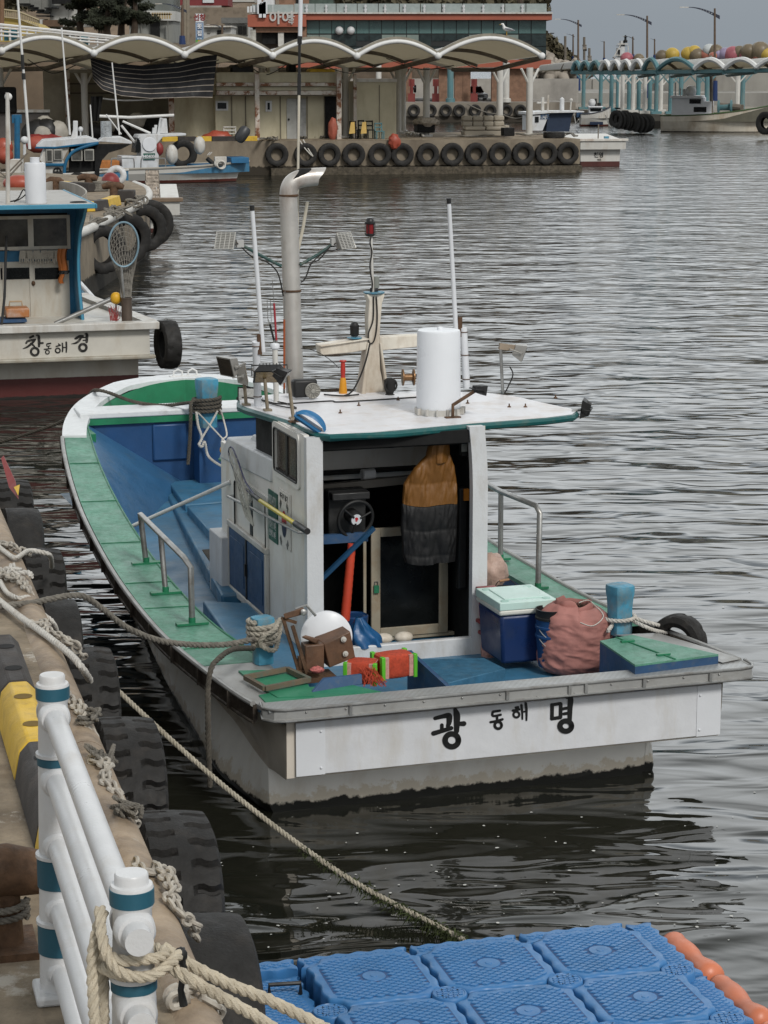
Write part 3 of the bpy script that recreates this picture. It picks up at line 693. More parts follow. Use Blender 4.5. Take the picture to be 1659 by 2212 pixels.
for(zf,yk),kt in zip(defs,KT):
 ri=len(rows);sf=lambda p:1 if p.x<0 or ri<2 else(interp([(0,1),(.6,.82),(10,.9)],p.y)if ri==2 else interp([(0,.765),(1.2,.80),(3,.86),(10,.95)],p.y))
 rows.append([lev(p,interp(kt,p.y)*sf(p),zf(p),yk)for p in loop])
vs=[p for r_ in rows for p in r_]
fs=[];ms=[]
for i in range(len(rows)-1):
 for j in range(n-1):
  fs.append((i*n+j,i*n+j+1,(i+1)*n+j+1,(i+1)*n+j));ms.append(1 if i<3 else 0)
g.v=vs;g.f=[list(f)for f in fs];g.m=ms
tr=[(rows[i][0],rows[i][-1])for i in range(2,len(rows))]
for(a,b),(c,d)in zip(tr,tr[1:]):
 g.add([V((a.x,.40,a.z)),V((b.x,.40,b.z)),V((d.x,.40,d.z)),V((c.x,.40,c.z))],[(0,1,2,3)],0)
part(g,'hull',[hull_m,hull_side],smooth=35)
xq=by(1392,1640,.4).x
g=G();g.prism([V((xq-.02,.44,.34)),V((xq+.06,.44,.31)),V((xq+.12,.44,.20)),V((xq+.14,.44,.04)),V((xq+.10,.44,-.15)),V((xq-.02,.44,-.15))],(.05,1.5,0));g.v[0:6]=[V((p.x-(.04 if p.x>xq else 0),p.y,p.z))for p in g.v[0:6]];part(g,'quarter_bulge',hull_m,bevel=.02)
xL,xR=by(638,1640,0).x,by(1553,1580,0).x
zb,zt_=.375,.745
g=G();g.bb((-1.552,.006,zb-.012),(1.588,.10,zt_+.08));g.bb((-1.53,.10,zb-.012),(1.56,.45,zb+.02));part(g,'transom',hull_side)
g=G();g.bb((xL,-.016,zb+.004),(xR,-.002,zt_));part(g,'name_panel',wm('name_panel_paint',(.57,.58,.60),.38,var=.06,sc=5,dirt=(.42,.38,.31),da=.34,ds=5,streak=.25,bump=.5,bs=5,rust=.03,rs=20),bevel=.004)
for x0,x1 in((xL-.0,xL+.20),(xR-.185,xR+.0)):
 g=G();g.bb((x0,-.020,zb+.002),(x1,-.017,zt_));
 for dz in(.05,.30):g.sphere((x0+(x1-x0)*(.85 if x0<0 else .12),-.021,zb+dz),.009,n=8,k=5)
 part(g,'end_plate',white_clean,bevel=.003)
def zc(ox,oy_,sc_,Y,d=.0006):
 def f(x,y,li):
  p=by((ox+x*sc_)/1.82278,(oy_+y*sc_)/1.82278,Y);return V((p.x,Y-d*li,p.z))
 return f
mp=zc(1650,2680,.42194,-.0185)
S=[([(150,352),(215,335),(275,325),(283,345),(280,390),(268,425)],[15,17,22,24,21,15]),([(213,415),(213,455)],15),([(135,492),(215,468),(300,442)],[19,17,17]),([(338,272),(352,320),(352,395),(350,470)],[16,26,24,20]),([(368,402),(418,400)],[16,20]),ring(305,555,62,22,60)]
S+=[([(692,290),(755,280)],10),([(688,292),(684,318),(700,330),(762,318)],10),([(728,328),(728,370)],10),([(668,386),(725,376),(778,360)],10),ring(738,415,32,11)]
S+=[([(903,252),(925,248)],10),([(876,280),(935,268)],10),ring(908,316,27,9),([(955,228),(962,290),(964,358)],[10,9,7]),([(995,212),(1002,280),(1002,368)],[11,10,7]),([(965,290),(1000,285)],7)]
S+=[([(1238,226),(1320,214)],13),([(1322,220),(1320,340)],15),([(1242,230),(1240,350)],15),([(1238,355),(1320,342)],14),([(1378,155),(1412,165),(1408,260),(1405,370)],[12,22,20,17]),([(1332,264),(1400,250)],12),([(1350,308),(1400,300)],12),ring(1368,422,54,21,48)]
S=[(p_,[q_*1.18 for q_ in w_]if isinstance(w_,list)else w_*1.18)for p_,w_ in S]
for a_i,b_i in((0,6),(6,11),(11,17),(17,25)):
 g=G();brush_g(g,S[a_i:b_i],mp);part(g,'name_lettering',ink,smooth=0)
zr0,zr1=.785,.878
g=G()
pr=[V((-1.70,.10,0)),V((-1.72,-.02,0)),V((-1.66,-.09,0)),V((-1.58,-.11,0)),V((1.70,-.11,0)),V((1.78,-.09,0)),V((1.82,-.02,0)),V((1.82,.10,0))]
def ribbon(g,path,z0,z1,off=.0,m=0,th=.02):
 for a,b in zip(path,path[1:]):
  d=(b-a).normalized();nn=V((d.y,-d.x,0))*th
  g.hexa([a+V((0,0,z0)),b+V((0,0,z0)),b-nn+V((0,0,z0)),a-nn+V((0,0,z0)),a+V((0,0,z1)),b+V((0,0,z1)),b-nn+V((0,0,z1)),a-nn+V((0,0,z1))],m)
ribbon(g,pr,zr0+.01,zr1-.012,th=.03)
part(g,'stern_rub_rail',steel_plate)
for zz,rr in((zr1-.008,.011),(zr0+.008,.011)):
 g=G();g.tube([p+V((0,-.003 if abs(p.y+.11)<.02 else 0,zz))for p in pr],rr,8);part(g,'rail_moulding',steel)
for x in(-1.15,-.05,.40,.52,.95,1.45):
 g=G();g.bb((x-.010,-.128,zr0+.015),(x+.010,-.111,zr1-.015));part(g,'rail_joint',steel)
for x in[-1.45+.27*i for i in range(12)]:
 g=G();g.sphere((x,-.113,zr1-.035-.04*(int(x*7)%2)),.008,n=8,k=5);part(g,'rail_stud',steel)
def checker(N,Lk,P,mix,base):
 t=N.new('ShaderNodeTexChecker');t.inputs['Scale'].default_value=42;mp_=N.new('ShaderNodeMapping');mp_.inputs['Rotation'].default_value=(0,0,R(63));Lk.new(P,mp_.inputs[0]);Lk.new(mp_.outputs[0],t.inputs[0])
 ma=N.new('ShaderNodeMath');ma.operation='MULTIPLY';ma.inputs[1].default_value=.45;Lk.new(t.outputs['Fac'],ma.inputs[0]);return mix(ma.outputs[0],base,(.26,.26,.25))
plate_m=wm('checker_plate',(.36,.37,.37),.45,.4,var=.12,dirt=(.18,.15,.11),da=.35,ds=6,stripes=checker)
g=G();g.prism([V((x,y,.846))for x,y in((-1.69,-.07),(-1.60,-.10),(1.70,-.10),(1.80,-.05),(1.80,.12),(-1.70,.12))],(0,0,.018));part(g,'stern_plate',plate_m)
def strip(path_o,inner,y0,y1,zo,m,name,seam=True,thick=.03,par=BOAT):
 ys=[y0+(y1-y0)*i/max(2,int((y1-y0)/.22))for i in range(max(2,int((y1-y0)/.22))+1)]
 g=G()
 for ya,yb in zip(ys,ys[1:]):
  P4=[V((px_at(path_o,ya)*.985,ya,sheer(ya)+zo)),V((px_at(path_o,yb)*.985,yb,sheer(yb)+zo)),V((inner(yb),yb,sheer(yb)+zo)),V((inner(ya),ya,sheer(ya)+zo))]
  if path_o is POs:P4=P4[::-1]
  lo=[p-V((0,0,thick))for p in P4];g.hexa(lo[::-1]+P4[::-1]if False else[lo[0],lo[1],lo[2],lo[3]]+P4)
 return part(g,name,m,par,smooth=0)
innP=lambda y:px_at(PIs,y)
innS=lambda y:px_at(SOs,y)-interp([(0,.33),(2,.28),(4,.30),(9,.32)],y)
strip(POs,innP,1.15,8.35,.0,green,'gunwale_deck')
strip(POs,lambda y:-1.38,.02,1.15,-.004,steel_plate,'stern_quarter_plate')
strip(SOs,innS,1.35,8.4,.0,green,'gunwale_deck')
g=G()
for y in(1.62,2.75,3.45,4.6,5.85,7.05):g.hexa([V((px_at(POs,y)*.98,y,sheer(y)+.001)),V((innP(y),y-.03,sheer(y)+.001)),V((innP(y),y-.015,sheer(y)+.001)),V((px_at(POs,y)*.98,y+.015,sheer(y)+.001))]+[q+V((0,0,.006))for q in(V((px_at(POs,y)*.98,y,sheer(y))),V((innP(y),y-.03,sheer(y))),V((innP(y),y-.015,sheer(y))),V((px_at(POs,y)*.98,y+.015,sheer(y))))])
g.tube([V((innP(y),y,sheer(y)+.004))for y in[1.15+.2*i for i in range(37)]],.008,6)
part(g,'seam_strip',green_dark)
for nm,path,sg in(('port',POs,1),('stbd',SOs,-1)):
 pth=[p for p in path if p.y>.1]
 g=G()
 for a,b in zip(pth,pth[1:]):
  d=(b-a).normalized()*sg;nn=V((-d.y,d.x,0))*.035
  za,zb_=sheer(a.y),sheer(b.y)
  q=[a+V((0,0,za-.125)),b+V((0,0,zb_-.125)),b-nn+V((0,0,zb_-.125)),a-nn+V((0,0,za-.125)),a+V((0,0,za-.008)),b+V((0,0,zb_-.008)),b-nn+V((0,0,zb_-.008)),a-nn+V((0,0,za-.008))]
  g.hexa(q)
 part(g,'side_rub_rail',darkrail)
 ai=[i for i,p in enumerate(pth)if p.y<8.0]
 g=G();g.tube([p+V((0,0,sheer(p.y)+.001))for i,p in enumerate(pth)if p.y<8.1],.020,8);part(g,'edge_moulding',steel_plate)
 g=G();g.tube([p+V((0,0,sheer(p.y)-.125))for i,p in enumerate(pth)],.011,8);part(g,'lower_moulding',darkrail)
 for y in[.5+.62*i for i in range(13)]:
  x=px_at(path,y);g=G();g.box((x-.003*sg,y,sheer(y)-.066),(.045,.02,.12),rz=0);part(g,'rail_joint',darkrail)
bowm=wm('white_bow_cap',(.60,.62,.63),.42,var=.06,sc=9,dirt=(.32,.30,.27),da=.3,ds=7,bump=.12,bs=60)
def bowcap(y0=7.9):
 P_=[p for p in POs if p.y>=y0];S_=[p for p in SOs if p.y>=y0][::-1][1:]
 ou=P_+S_;c=V((-.02,7.6,0));g=G();nn=len(ou)
 for a,b in zip(ou,ou[1:]):
  ia=c+(a-c)*.855;ib=c+(b-c)*.855
  for q in(ia,ib):q.y=max(q.y,y0-.1)
  za,zb_=sheer(a.y)+.018,sheer(b.y)+.018
  g.hexa([V((a.x,a.y,za-.05)),V((ia.x,ia.y,za-.05)),V((ib.x,ib.y,zb_-.05)),V((b.x,b.y,zb_-.05)),V((a.x,a.y,za)),V((ia.x,ia.y,za)),V((ib.x,ib.y,zb_)),V((b.x,b.y,zb_))])
 return g
part(bowcap(),'bow_cap',bowm,smooth=50)
c0=V((-.02,7.6,0))
inn=[c0+(p-c0)*.855 for p in([q for q in POs if q.y>=7.9]+[q for q in SOs if q.y>=7.9][::-1][1:])]
g=G()
ib=[p for p in inn if p.y>8.5]
for a,b in zip(ib,ib[1:]):
 g.add([V((a.x,a.y,sheer(a.y)-.0)),V((b.x,b.y,sheer(b.y)-.0)),V((b.x*.97,b.y-.03,1.40)),V((a.x*.97,a.y-.03,1.40))],[(0,1,2,3)])
part(g,'bow_bulwark',green_dark)
g=G();g.add([V((p.x,p.y,1.40))for p in ib],[list(range(len(ib)))]);part(g,'foredeck',green_bright,smooth=0)
yb0,yb1=8.44,8.80
g=G();xl_=px_at(POs,8.6)*.93;xr_=px_at(SOs,8.6)*.93
g.hexa([V((xl_,yb0,1.47)),V((xr_,yb0,1.47)),V((xr_,yb1,1.47)),V((xl_,yb1,1.47)),V((xl_,yb0,1.53)),V((xr_,yb0,1.53)),V((xr_,yb1,1.545)),V((xl_,yb1,1.545))]);part(g,'cross_beam',bowm,bevel=.012)
g=G();g.bb((xl_+.02,yb0+.01,1.405),(xr_-.02,yb0+.05,1.471));g.bb((px_at(PIs,8.2)-.02,7.95,1.32),(px_at(PIs,8.2)+.03,8.43,1.40));part(g,'beam_trim',green_dark)
g=G();g.bb((xl_+.05,yb0+.05,.5),(xr_-.05,yb0+.09,1.41));part(g,'bow_bulkhead',blue_wall)
pA_,pB_=by(330,918,yb0+.02),by(405,992,yb0+.02)
g=G();g.bb((pA_.x,yb0+.018,pB_.z),(pB_.x,yb0+.049,pA_.z));part(g,'bulkhead_locker_lid',wm('blue_locker_lid',(.016,.06,.16),.4,var=.1,bump=.05),bevel=.02)
DZ=.56
def floor_z(y):return DZ+.16*max(0,min(1,(y-4.5)/3.2))**1.5
g=G()
def wallf(i,j):
 y=1.2+(yb0+.05-1.2)*i;xt=innP(y)-.01;k=max(0,(y-5.6)/2.9)**1.3
 xb=xt+.03+1.05*k
 return V((xt+(xb-xt)*j,y,(sheer(y)-.03)*(1-j)+floor_z(y)*j))
g.grid(wallf,26,4);part(g,'bulwark_lining',wm('blue_bulwark',(.030,.105,.215),.45,var=.15,dirt=(.07,.12,.16),da=.3,bump=.15))
g=G();g.grid(lambda i,j:V((1.55-.1*j-0+0*i+(innS(1.2+7.2*i)-1.55),1.2+7.2*i,(sheer(1.2+7.2*i)-.03)*(1-j)+DZ*j)),20,2,flip=True);part(g,'bulwark_lining',blue_wall)
g=G();g.grid(lambda i,j:V((-1.56+3.0*j,.1+8.4*i,floor_z(.1+8.4*i))),30,8);part(g,'deck',blue_deck,smooth=60)
def slab(pts4,z0,z1,name,m,bev=.012):
 g=G();P4=[V((p.x,p.y,z0))for p in pts4];U4=[V((p.x,p.y,z1))for p in pts4]
 g.hexa(P4+U4);return part(g,name,m,bevel=bev)
hz=.80
def hp(u,v,z=hz):return bz(u,v,z)
co_l=hp(362,1052);co_b=hp(478,1268,.74)
hatches=[((378,1003),(384,1030),(500,1024),(500,990)),((362,1040),(400,1090),(520,1080),(500,1030)),((404,1094),(455,1150),(560,1140),(522,1084)),((458,1155),(494,1206),(600,1196),(562,1144))]
g=G()
A,B=bz(350,1052,.74),bz(478,1290,.66)
g.hexa([V((A.x,A.y+.02,DZ+.02)),V((B.x,B.y,DZ-.01)),V((.45,B.y,DZ)),V((.45,A.y+.02,DZ+.02)),V((A.x,A.y+.02,.755)),V((B.x,B.y,.68)),V((.45,B.y,.68)),V((.45,A.y+.02,.755))]);part(g,'hatch_coaming',blue_deck,bevel=.02)
for hpts in hatches:
 ps=[bz(u,v,.80)for u,v in hpts];ps=[ps[1],ps[2],ps[3],ps[0]]
 slab(ps,.70,.80+.0,'hatch_cover',blue_deck)
p0,p1=bx(477,1085,-.92),bx(497,1270,-.92)
g=G();g.bb((-.955,4.18,DZ),(-.70,4.60,1.10));part(g,'side_locker',white,bevel=.01)
g=G();pm=[bz(437,1190,.82),bz(478,1250,.70),bz(500,1250,.70),bz(500,1186,.82)];g.prism(pm,(0,0,.012));part(g,'deck_mat',wm('brown_rubber_mat',(.06,.05,.04),.8,var=.2))
g=G();chain_g(g,[bz(482,1222,.76),bz(470,1240,.70),bz(462,1250,.64),bz(448,1262,.60)],.05,.006);part(g,'chain',darkrail)
g=G();q=[bz(460,1262,.70),bz(575,1400,.68)]
g.hexa([V((-1.40,1.15,DZ)),V((-.85,1.35,DZ)),V((-.85,3.55,DZ)),V((-1.22,3.75,DZ)),V((-1.40,1.15,.66)),V((-.85,1.35,.66)),V((-.85,3.55,.68)),V((-1.22,3.75,.68))]);part(g,'side_platform',blue_deck,bevel=.015)
YA=1.9
xa,xb_,XR_=-.86,-.735,.56
xi=.44
cab_m=wm('wheelhouse_paint',(.66,.645,.61),.5,var=.06,sc=4,dirt=(.42,.32,.20),da=.42,ds=4,streak=.3,bump=.15,bs=50,rust=.07,rs=16)
pil_m=wm('wheelhouse_pillar_paint',(.54,.55,.56),.42,var=.06,dirt=(.30,.25,.18),da=.36,ds=6,streak=.4,bump=.2,bs=60,rust=.06,rs=16)
g=G()
def pillar(g,x0,x1,z0,z1,flare0=0,flare1=0,m=0):
 zs=[z0,.9,1.5,1.85,2.0,2.12,2.22,z1];rows_=[]
 for z in zs:
  f=max(0,(z-1.8)/.5)**2
  rows_.append((x0+flare0*f,x1+flare1*f,z))
 for(a,b,z),(c,d,z2)in zip(rows_,rows_[1:]):
  g.hexa([V((a,YA,z)),V((b,YA,z)),V((b,YA+.07,z)),V((a,YA+.07,z)),V((c,YA,z2)),V((d,YA,z2)),V((d,YA+.07,z2)),V((c,YA+.07,z2))],m)
pillar(g,xa,xb_+.0,.50,2.30,0,.0)
part(g,'port_pillar',pil_m)
g=G();pillar(g,xi,XR_,.45,2.32,-.03,-.03);part(g,'starboard_pillar',pil_m)
g=G();g.bb((xb_-.01,YA+.004,.50),(xi+.01,YA+.06,.695));part(g,'door_sill',pil_m,bevel=.01)
wallT=2.31
Yh=2.86;Yf=4.56
g=G()
g.bb((xa,YA+.07,.50),(xa+.04,4.52,1.86));g.bb((xa,YA+.07,1.86),(xa+.04,2.10,wallT));g.bb((xa,2.76,1.86),(xa+.04,Yh,wallT));g.bb((xa,2.10,1.86),(xa+.04,2.76,1.93));g.bb((xa,2.10,2.27),(xa+.04,2.76,wallT))
g.bb((xa+.04,Yh-.04,1.80),(XR_,Yh,wallT))
part(g,'wheelhouse_wall',cab_m)
g=G();g.bb((XR_-.04,YA+.07,.50),(XR_,4.52,1.86));g.bb((XR_-.04,YA+.07,1.86),(XR_,Yh,wallT));part(g,'wheelhouse_wall',cab_m)
g=G();g.bb((xa+.04,4.48,.50),(XR_-.04,4.52,1.80));part(g,'front_wall',cab_m)
g=G();g.bb((xa+.05,3.5,.52),(XR_-.05,3.54,2.3));g.bb((xa+.05,YA+.08,.50),(XR_-.05,3.5,.53));g.bb((xa+.042,YA+.075,.53),(xa+.06,3.5,1.87));g.bb((xa+.042,2.86,1.87),(xa+.06,3.5,2.3));g.bb((xa+.042,YA+.075,1.87),(xa+.06,2.12,2.3));g.bb((XR_-.06,YA+.075,.53),(XR_-.042,3.5,2.3));g.bb((xa+.06,2.7,1.86),(XR_-.06,3.5,1.88));g.bb((xa+.06,YA+.08,2.18),(XR_-.06,2.85,2.19));part(g,'cabin_shade_lining',dark)  # black panels added as lining, cabin shade put into their colour
def rounded(y0,y1,z0,z1,r,x,n=5):
 out=[]
 for cy_,cz_,a0 in((y1-r,z1-r,0),(y0+r,z1-r,90),(y0+r,z0+r,180),(y1-r,z0+r,270)):
  for k in range(n+1):
   a=R(a0+90*k/n);out.append(V((x,cy_+r*cos(a),cz_+r*sin(a))))
 return out
def framed_window(y0,y1,z0,z1,par_name,x=xa,panes=2,fr_m=None,gm=glass_dark):
 o=rounded(y0,y1,z0,z1,.05,x-.016);i_=rounded(y0+.045,y1-.045,z0+.045,z1-.045,.03,x-.016);ob=[p+V((.02,0,0))for p in o];ii=[p+V((.03,0,0))for p in i_];n=len(o)
 g=G();g.add(o+i_+ob+ii,[(k,(k+1)%n,n+(k+1)%n,n+k)for k in range(n)]+[(k,2*n+k,2*n+(k+1)%n,(k+1)%n)for k in range(n)]+[(n+k,n+(k+1)%n,3*n+(k+1)%n,3*n+k)for k in range(n)])
 W_=part(g,par_name,fr_m or cab_m,smooth=30)
 g=G();t=[p+V((-.001,0,0))for p in i_];g.tube(t,.007,6,closed=True);g.build('rubber_seal',black,W_,BM)
 g=G();w_=(y1-y0-.09)
 if panes==2:
  g.bb((x+.002,y0+.045,z0+.045),(x+.008,y0+.045+w_*.52,z1-.045));g.bb((x+.010,y0+.045+w_*.5,z0+.045),(x+.016,y1-.045,z1-.045))
 else:g.bb((x+.004,y0+.045,z0+.045),(x+.010,y1-.045,z1-.045))
 g.build('pane',gm,W_,BM)
 if panes==2:
  g=G();g.bb((x-.006,y0+.045+w_*.46,z0+.04),(x+.002,y0+.045+w_*.54,z1-.04));g.bb((x-.004,y0+.04,z0+.04),(x+.002,y1-.04,z0+.062));g.build('mullion',black,W_,BM)
 return W_
brownglass=wm('dusty_brown_glass',(.055,.045,.038),.25,var=.5,sc=5,dirt=(.12,.10,.08),da=.5,ds=4,bump=0)
framed_window(2.06,2.80,1.88,2.30,'upper_window',gm=brownglass)
framed_window(2.98,4.05,1.16,1.66,'lower_window',panes=2,gm=wm('dark_rough_glass',(.012,.012,.011),.5,var=.4,bump=0,spec=.15))
g=G();g.hexa([V((xa-.02,Yh,1.80)),V((XR_,Yh,1.80)),V((XR_,4.52,1.72)),V((xa-.02,4.52,1.72)),V((xa+.0,Yh,1.98)),V((XR_,Yh,1.98)),V((XR_,4.30,1.93)),V((xa+.0,4.30,1.93))]);part(g,'forward_hood',white,bevel=.015)
g=G();g.hexa([V((xa+.14,Yh,1.97)),V((XR_-.1,Yh,1.97)),V((XR_-.1,4.1,1.93)),V((xa+.14,4.1,1.93)),V((xa+.16,Yh,2.03)),V((XR_-.12,Yh,2.03)),V((XR_-.12,4.06,1.98)),V((xa+.16,4.06,1.98))]);part(g,'hood_hatch',white,bevel=.01)
e0,e1,e2,e3=bz(600,1037,1.78),bz(477,987,1.70),bz(500,958,1.84),bz(612,1012,1.92)
g=G();g.hexa([p-V((0,0,.03))for p in(e0,e1,e2,e3)]+[e0,e1,e2,e3]);part(g,'hood_eave',white_dirty,bevel=.008)
g=G();g.tube([e0-V((.006,0,.02)),e1-V((.006,0,.02))],.016,8);part(g,'eave_trim',green_dark)
fm=wm('plaque_white',(.58,.56,.52),.5,dirt=(.35,.28,.2),da=.3)
fy0,fy1=2.32,2.66
g=G();g.bb((xa-.010,fy0,1.36),(xa-.001,fy1,1.80));PL=part(g,'flag_plaque',fm,bevel=.003)
g=G();g.bb((xa-.0125,fy0+.02,1.715),(xa-.0105,fy1-.02,1.785));g.build('plaque_heading',wm('plaque_heading_white',(.62,.60,.56),.5),PL,BM)
def side_text(body,y,z,size,par,m,name='lettering',x=xa-.0135,xs=1.0,bold=.002):
 T=Matrix(((0,1,0,x),(-1,0,0,y),(0,0,1,z),(0,0,0,1)))
 g=G();text_g(g,body,T,size,bold=bold,xs=xs);return g.build(name,m,par,BM,smooth=0)
side_text('태극기 달기',(fy0+fy1)/2,1.75,.048,PL,ink)
cyf,czf,rf=(fy0+fy1)/2,1.545,.082
g=G();blue_f=wm('flag_blue',(.01,.015,.05),.5,bump=0);red_f=wm('flag_red',(.42,.02,.025),.5,bump=0)
def arcpts(c,r,a0,a1,n=14):return[(c[0]+r*cos(R(a0+(a1-a0)*k/n)),c[1]+r*sin(R(a0+(a1-a0)*k/n)))for k in range(n+1)]
up_=arcpts((0,0),rf,0,180)+arcpts((-rf/2,0),rf/2,180,360)[1:]+arcpts((rf/2,0),rf/2,180,0)[1:-1]
lo_=arcpts((0,0),rf,180,360)+arcpts((rf/2,0),rf/2,0,180)[1:]+arcpts((-rf/2,0),rf/2,0,-180)[1:-1]
def fl(s,t,x):
 ca,sa=cos(R(-33)),sin(R(-33));s,t=s*ca-t*sa,s*sa+t*ca
 return V((x,cyf-s*.82,czf+t*1.25))
g=G();g.add([fl(s,t,xa-.0130)for s,t in up_],[list(range(len(up_)))],0);g.add([fl(s,t,xa-.0134)for s,t in lo_],[list(range(len(lo_)))],1)
for ang,pat in((-56+90+33,0),(0,0)):pass
for sx,sy,br in((-1,1,(0,0,0)),(1,-1,(1,1,1)),(1,1,(1,0,1)),(-1,-1,(0,1,0))):
 dx_,dy_=.115*sx,.125*sy;d=V((dx_,dy_)).normalized();nn=V((-d.y,d.x))
 for k in(-1,0,1):
  c=V((dx_,dy_))+d*k*.016
  segs=[(-.032,.032)]if not br[k+1]else[(-.032,-.004),(.004,.032)]
  for a,b in segs:
   q=[c+nn*a-d*.005,c+nn*b-d*.005,c+nn*b+d*.005,c+nn*a+d*.005];g.add([V((xa-.0132,cyf-p.x*.82,czf+p.y*1.15))for p in q],[(0,1,2,3)],2)
g.build('flag_emblem',[red_f,blue_f,ink],PL,BM,smooth=0)
gsm=wm('faded_green_sign',(.015,.085,.06),.5,var=.15,dirt=(.2,.22,.2),da=.3,ds=12)
g=G();g.bb((xa-.010,2.70,1.34),(xa-.001,2.96,1.735));SG=part(g,'registration_sign',gsm)
side_text('9405002-6472201',2.83,1.66,.105,SG,wm('sign_white',(.42,.44,.42),.6),xs=.30)
side_text('어업허선 1.98톤',2.83,1.47,.070,SG,wm('sign_white',(.42,.44,.42),.6),xs=.46)
side_text('연안복합 1.98톤',2.83,1.40,.058,SG,wm('sign_white',(.42,.44,.42),.6),xs=.5)
d0=bx(502,1135,xa);d1=bx(580,1330,xa)
Y0_,Y1_=3.02,4.17
g=G();g.bb((xa-.035,Y0_-.05,.64),(xa-.0,Y1_+.05,.70));g.bb((xa-.035,Y0_-.05,.70),(xa,Y0_,1.20));g.bb((xa-.035,Y1_,.70),(xa,Y1_+.05,1.20));g.bb((xa-.035,Y0_-.05,1.20),(xa,Y1_+.05,1.25));part(g,'cupboard_frame',white_dirty,bevel=.008)
for ya,yb in((Y0_+.005,(Y0_+Y1_)/2-.02),((Y0_+Y1_)/2+.02,Y1_-.005)):
 g=G();g.bb((xa-.028,ya,.705),(xa-.002,yb,1.195));g.bb((xa-.033,ya+.06,.77),(xa-.0285,yb-.05,1.13));D=part(g,'cupboard_door',blue_dark,bevel=.006)
g=G();g.bb((xa-.036,(Y0_+Y1_)/2-.018,.705),(xa-.004,(Y0_+Y1_)/2+.018,1.195));g.bb((xa-.05,(Y0_+Y1_)/2-.03,.90),(xa-.03,(Y0_+Y1_)/2+.0,1.0));part(g,'cupboard_latch',black)
r0_=bx(492,1072,xa-.07);r1_=bx(645,1150,xa-.07)
g=G();g.tube([r0_+V((.07,0,0)),r0_,r1_,r1_+V((.07,-.01,0))],.012,8);part(g,'side_handrail',steel)
rz_=2.33
ro=[bz(*p,rz_)for p in((712,938),(690,935),(660,925),(630,910),(575,893),(532,880),(518,873),(518,865),(540,858),(600,851),(760,846),(900,846),(1040,848),(1110,856),(1180,872),(1232,883),(1244,889),(1236,895),(1180,902),(1000,916),(850,930))]
g=G();g.prism([V((p.x,p.y,rz_-.028))for p in ro][::-1],(0,0,.030));
roofm=wm('roof_white_paint',(.64,.64,.66),.4,var=.05,sc=6,dirt=(.38,.27,.16),da=.42,ds=2.8,bump=.2,bs=60,rust=.06,rs=9)
RF=part(g,'roof',roofm,smooth=30)
g=G();g.tube([V((p.x,p.y,rz_-.028))for p in ro],.028,8,closed=True);g.build('roof_trim',teal,RF,BM)
g=G()
for u,v in((735,893),(775,877),(1100,880),(1135,880),(1200,860),(1010,872),(860,865)):
 p=bz(u,v,rz_);g.lathe([(.018,0),(.014,.008),(.006,.012),(.006,.03)],TR(p),8)
g.build('roof_bolt',rusty,RF,BM)
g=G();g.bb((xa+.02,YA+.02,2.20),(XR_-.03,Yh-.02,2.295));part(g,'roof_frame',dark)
def upright(u0,v0,u1,v1,z=rz_):
 a=bz(u0,v0,z);b=by(u1,v1,a.y);return a,b
a=bz(641,838,rz_);Yp=a.y+.1
p0=by(638,850,Yp);p1=by(627,500,Yp);g=G()
p0 .z=1.9
s_=(by(648,700,Yp).x-by(611,700,Yp).x)/2
pts=[p0,by(636,800,Yp),by(632,700,Yp),by(628,560,Yp),by(624,460,Yp),by(623,420,Yp),by(627,402,Yp),by(637,391,Yp),by(655,385,Yp),by(690,381,Yp)]
g.tube(smoothpath(pts,4),s_,24,cap=False)
zc_=sum(p.z for p in g.v[-24:])/24
for p in g.v[-24:]:p.x+=(p.z-zc_)*.95-.01
EX=part(g,'exhaust_pipe',pipe_m,smooth=60)
tip=by(690,381,Yp);g=G()
g.lathe([(s_*.93,-.2),(s_*.93,.0)],TR(tip+V((-.03,0,0)))@RO(KPI/2,4,'Y'),20,cap=True)
for p in g.v:p.x+=(p.z-zc_)*.95
g.build('pipe_bore',dark,EX,BM)
for vv in(422,628):
 q=by(624 if vv<500 else 630,vv,Yp);g=G();g.lathe([(s_*1.0,-.01),(s_*1.1,-.006),(s_*1.1,.006),(s_,.01)],TR(q),24);g.build('weld_ring',rusty,EX,BM)
Ya=Yp+.25
g=G();g.tube([by(642,545,Ya),by(644,350,Ya),by(646,205,Ya)],.011,8);ar=part(g,'whip_aerial',wm('cream_fibreglass',(.50,.46,.38),.5))
g=G();g.tube([by(646,205,Ya),by(646.5,160,Ya)],.016,8);g.tube([by(646.5,162,Ya),by(647,95,Ya)],.012,8);g.tube([by(647,95,Ya),by(648,78,Ya)],.020,8);g.build('aerial_joint',black,ar,BM)
g=G();g.tube([by(648,90,Ya),by(652,-140,Ya)],.018,8);g.build('upper_rod',white_clean,ar,BM)
g=G();g.tube([by(643,545,Ya),by(655,490,Ya),by(664,436,Ya)],.014,8);part(g,'short_rod',wm('cream_fibreglass',(.50,.46,.38),.5))
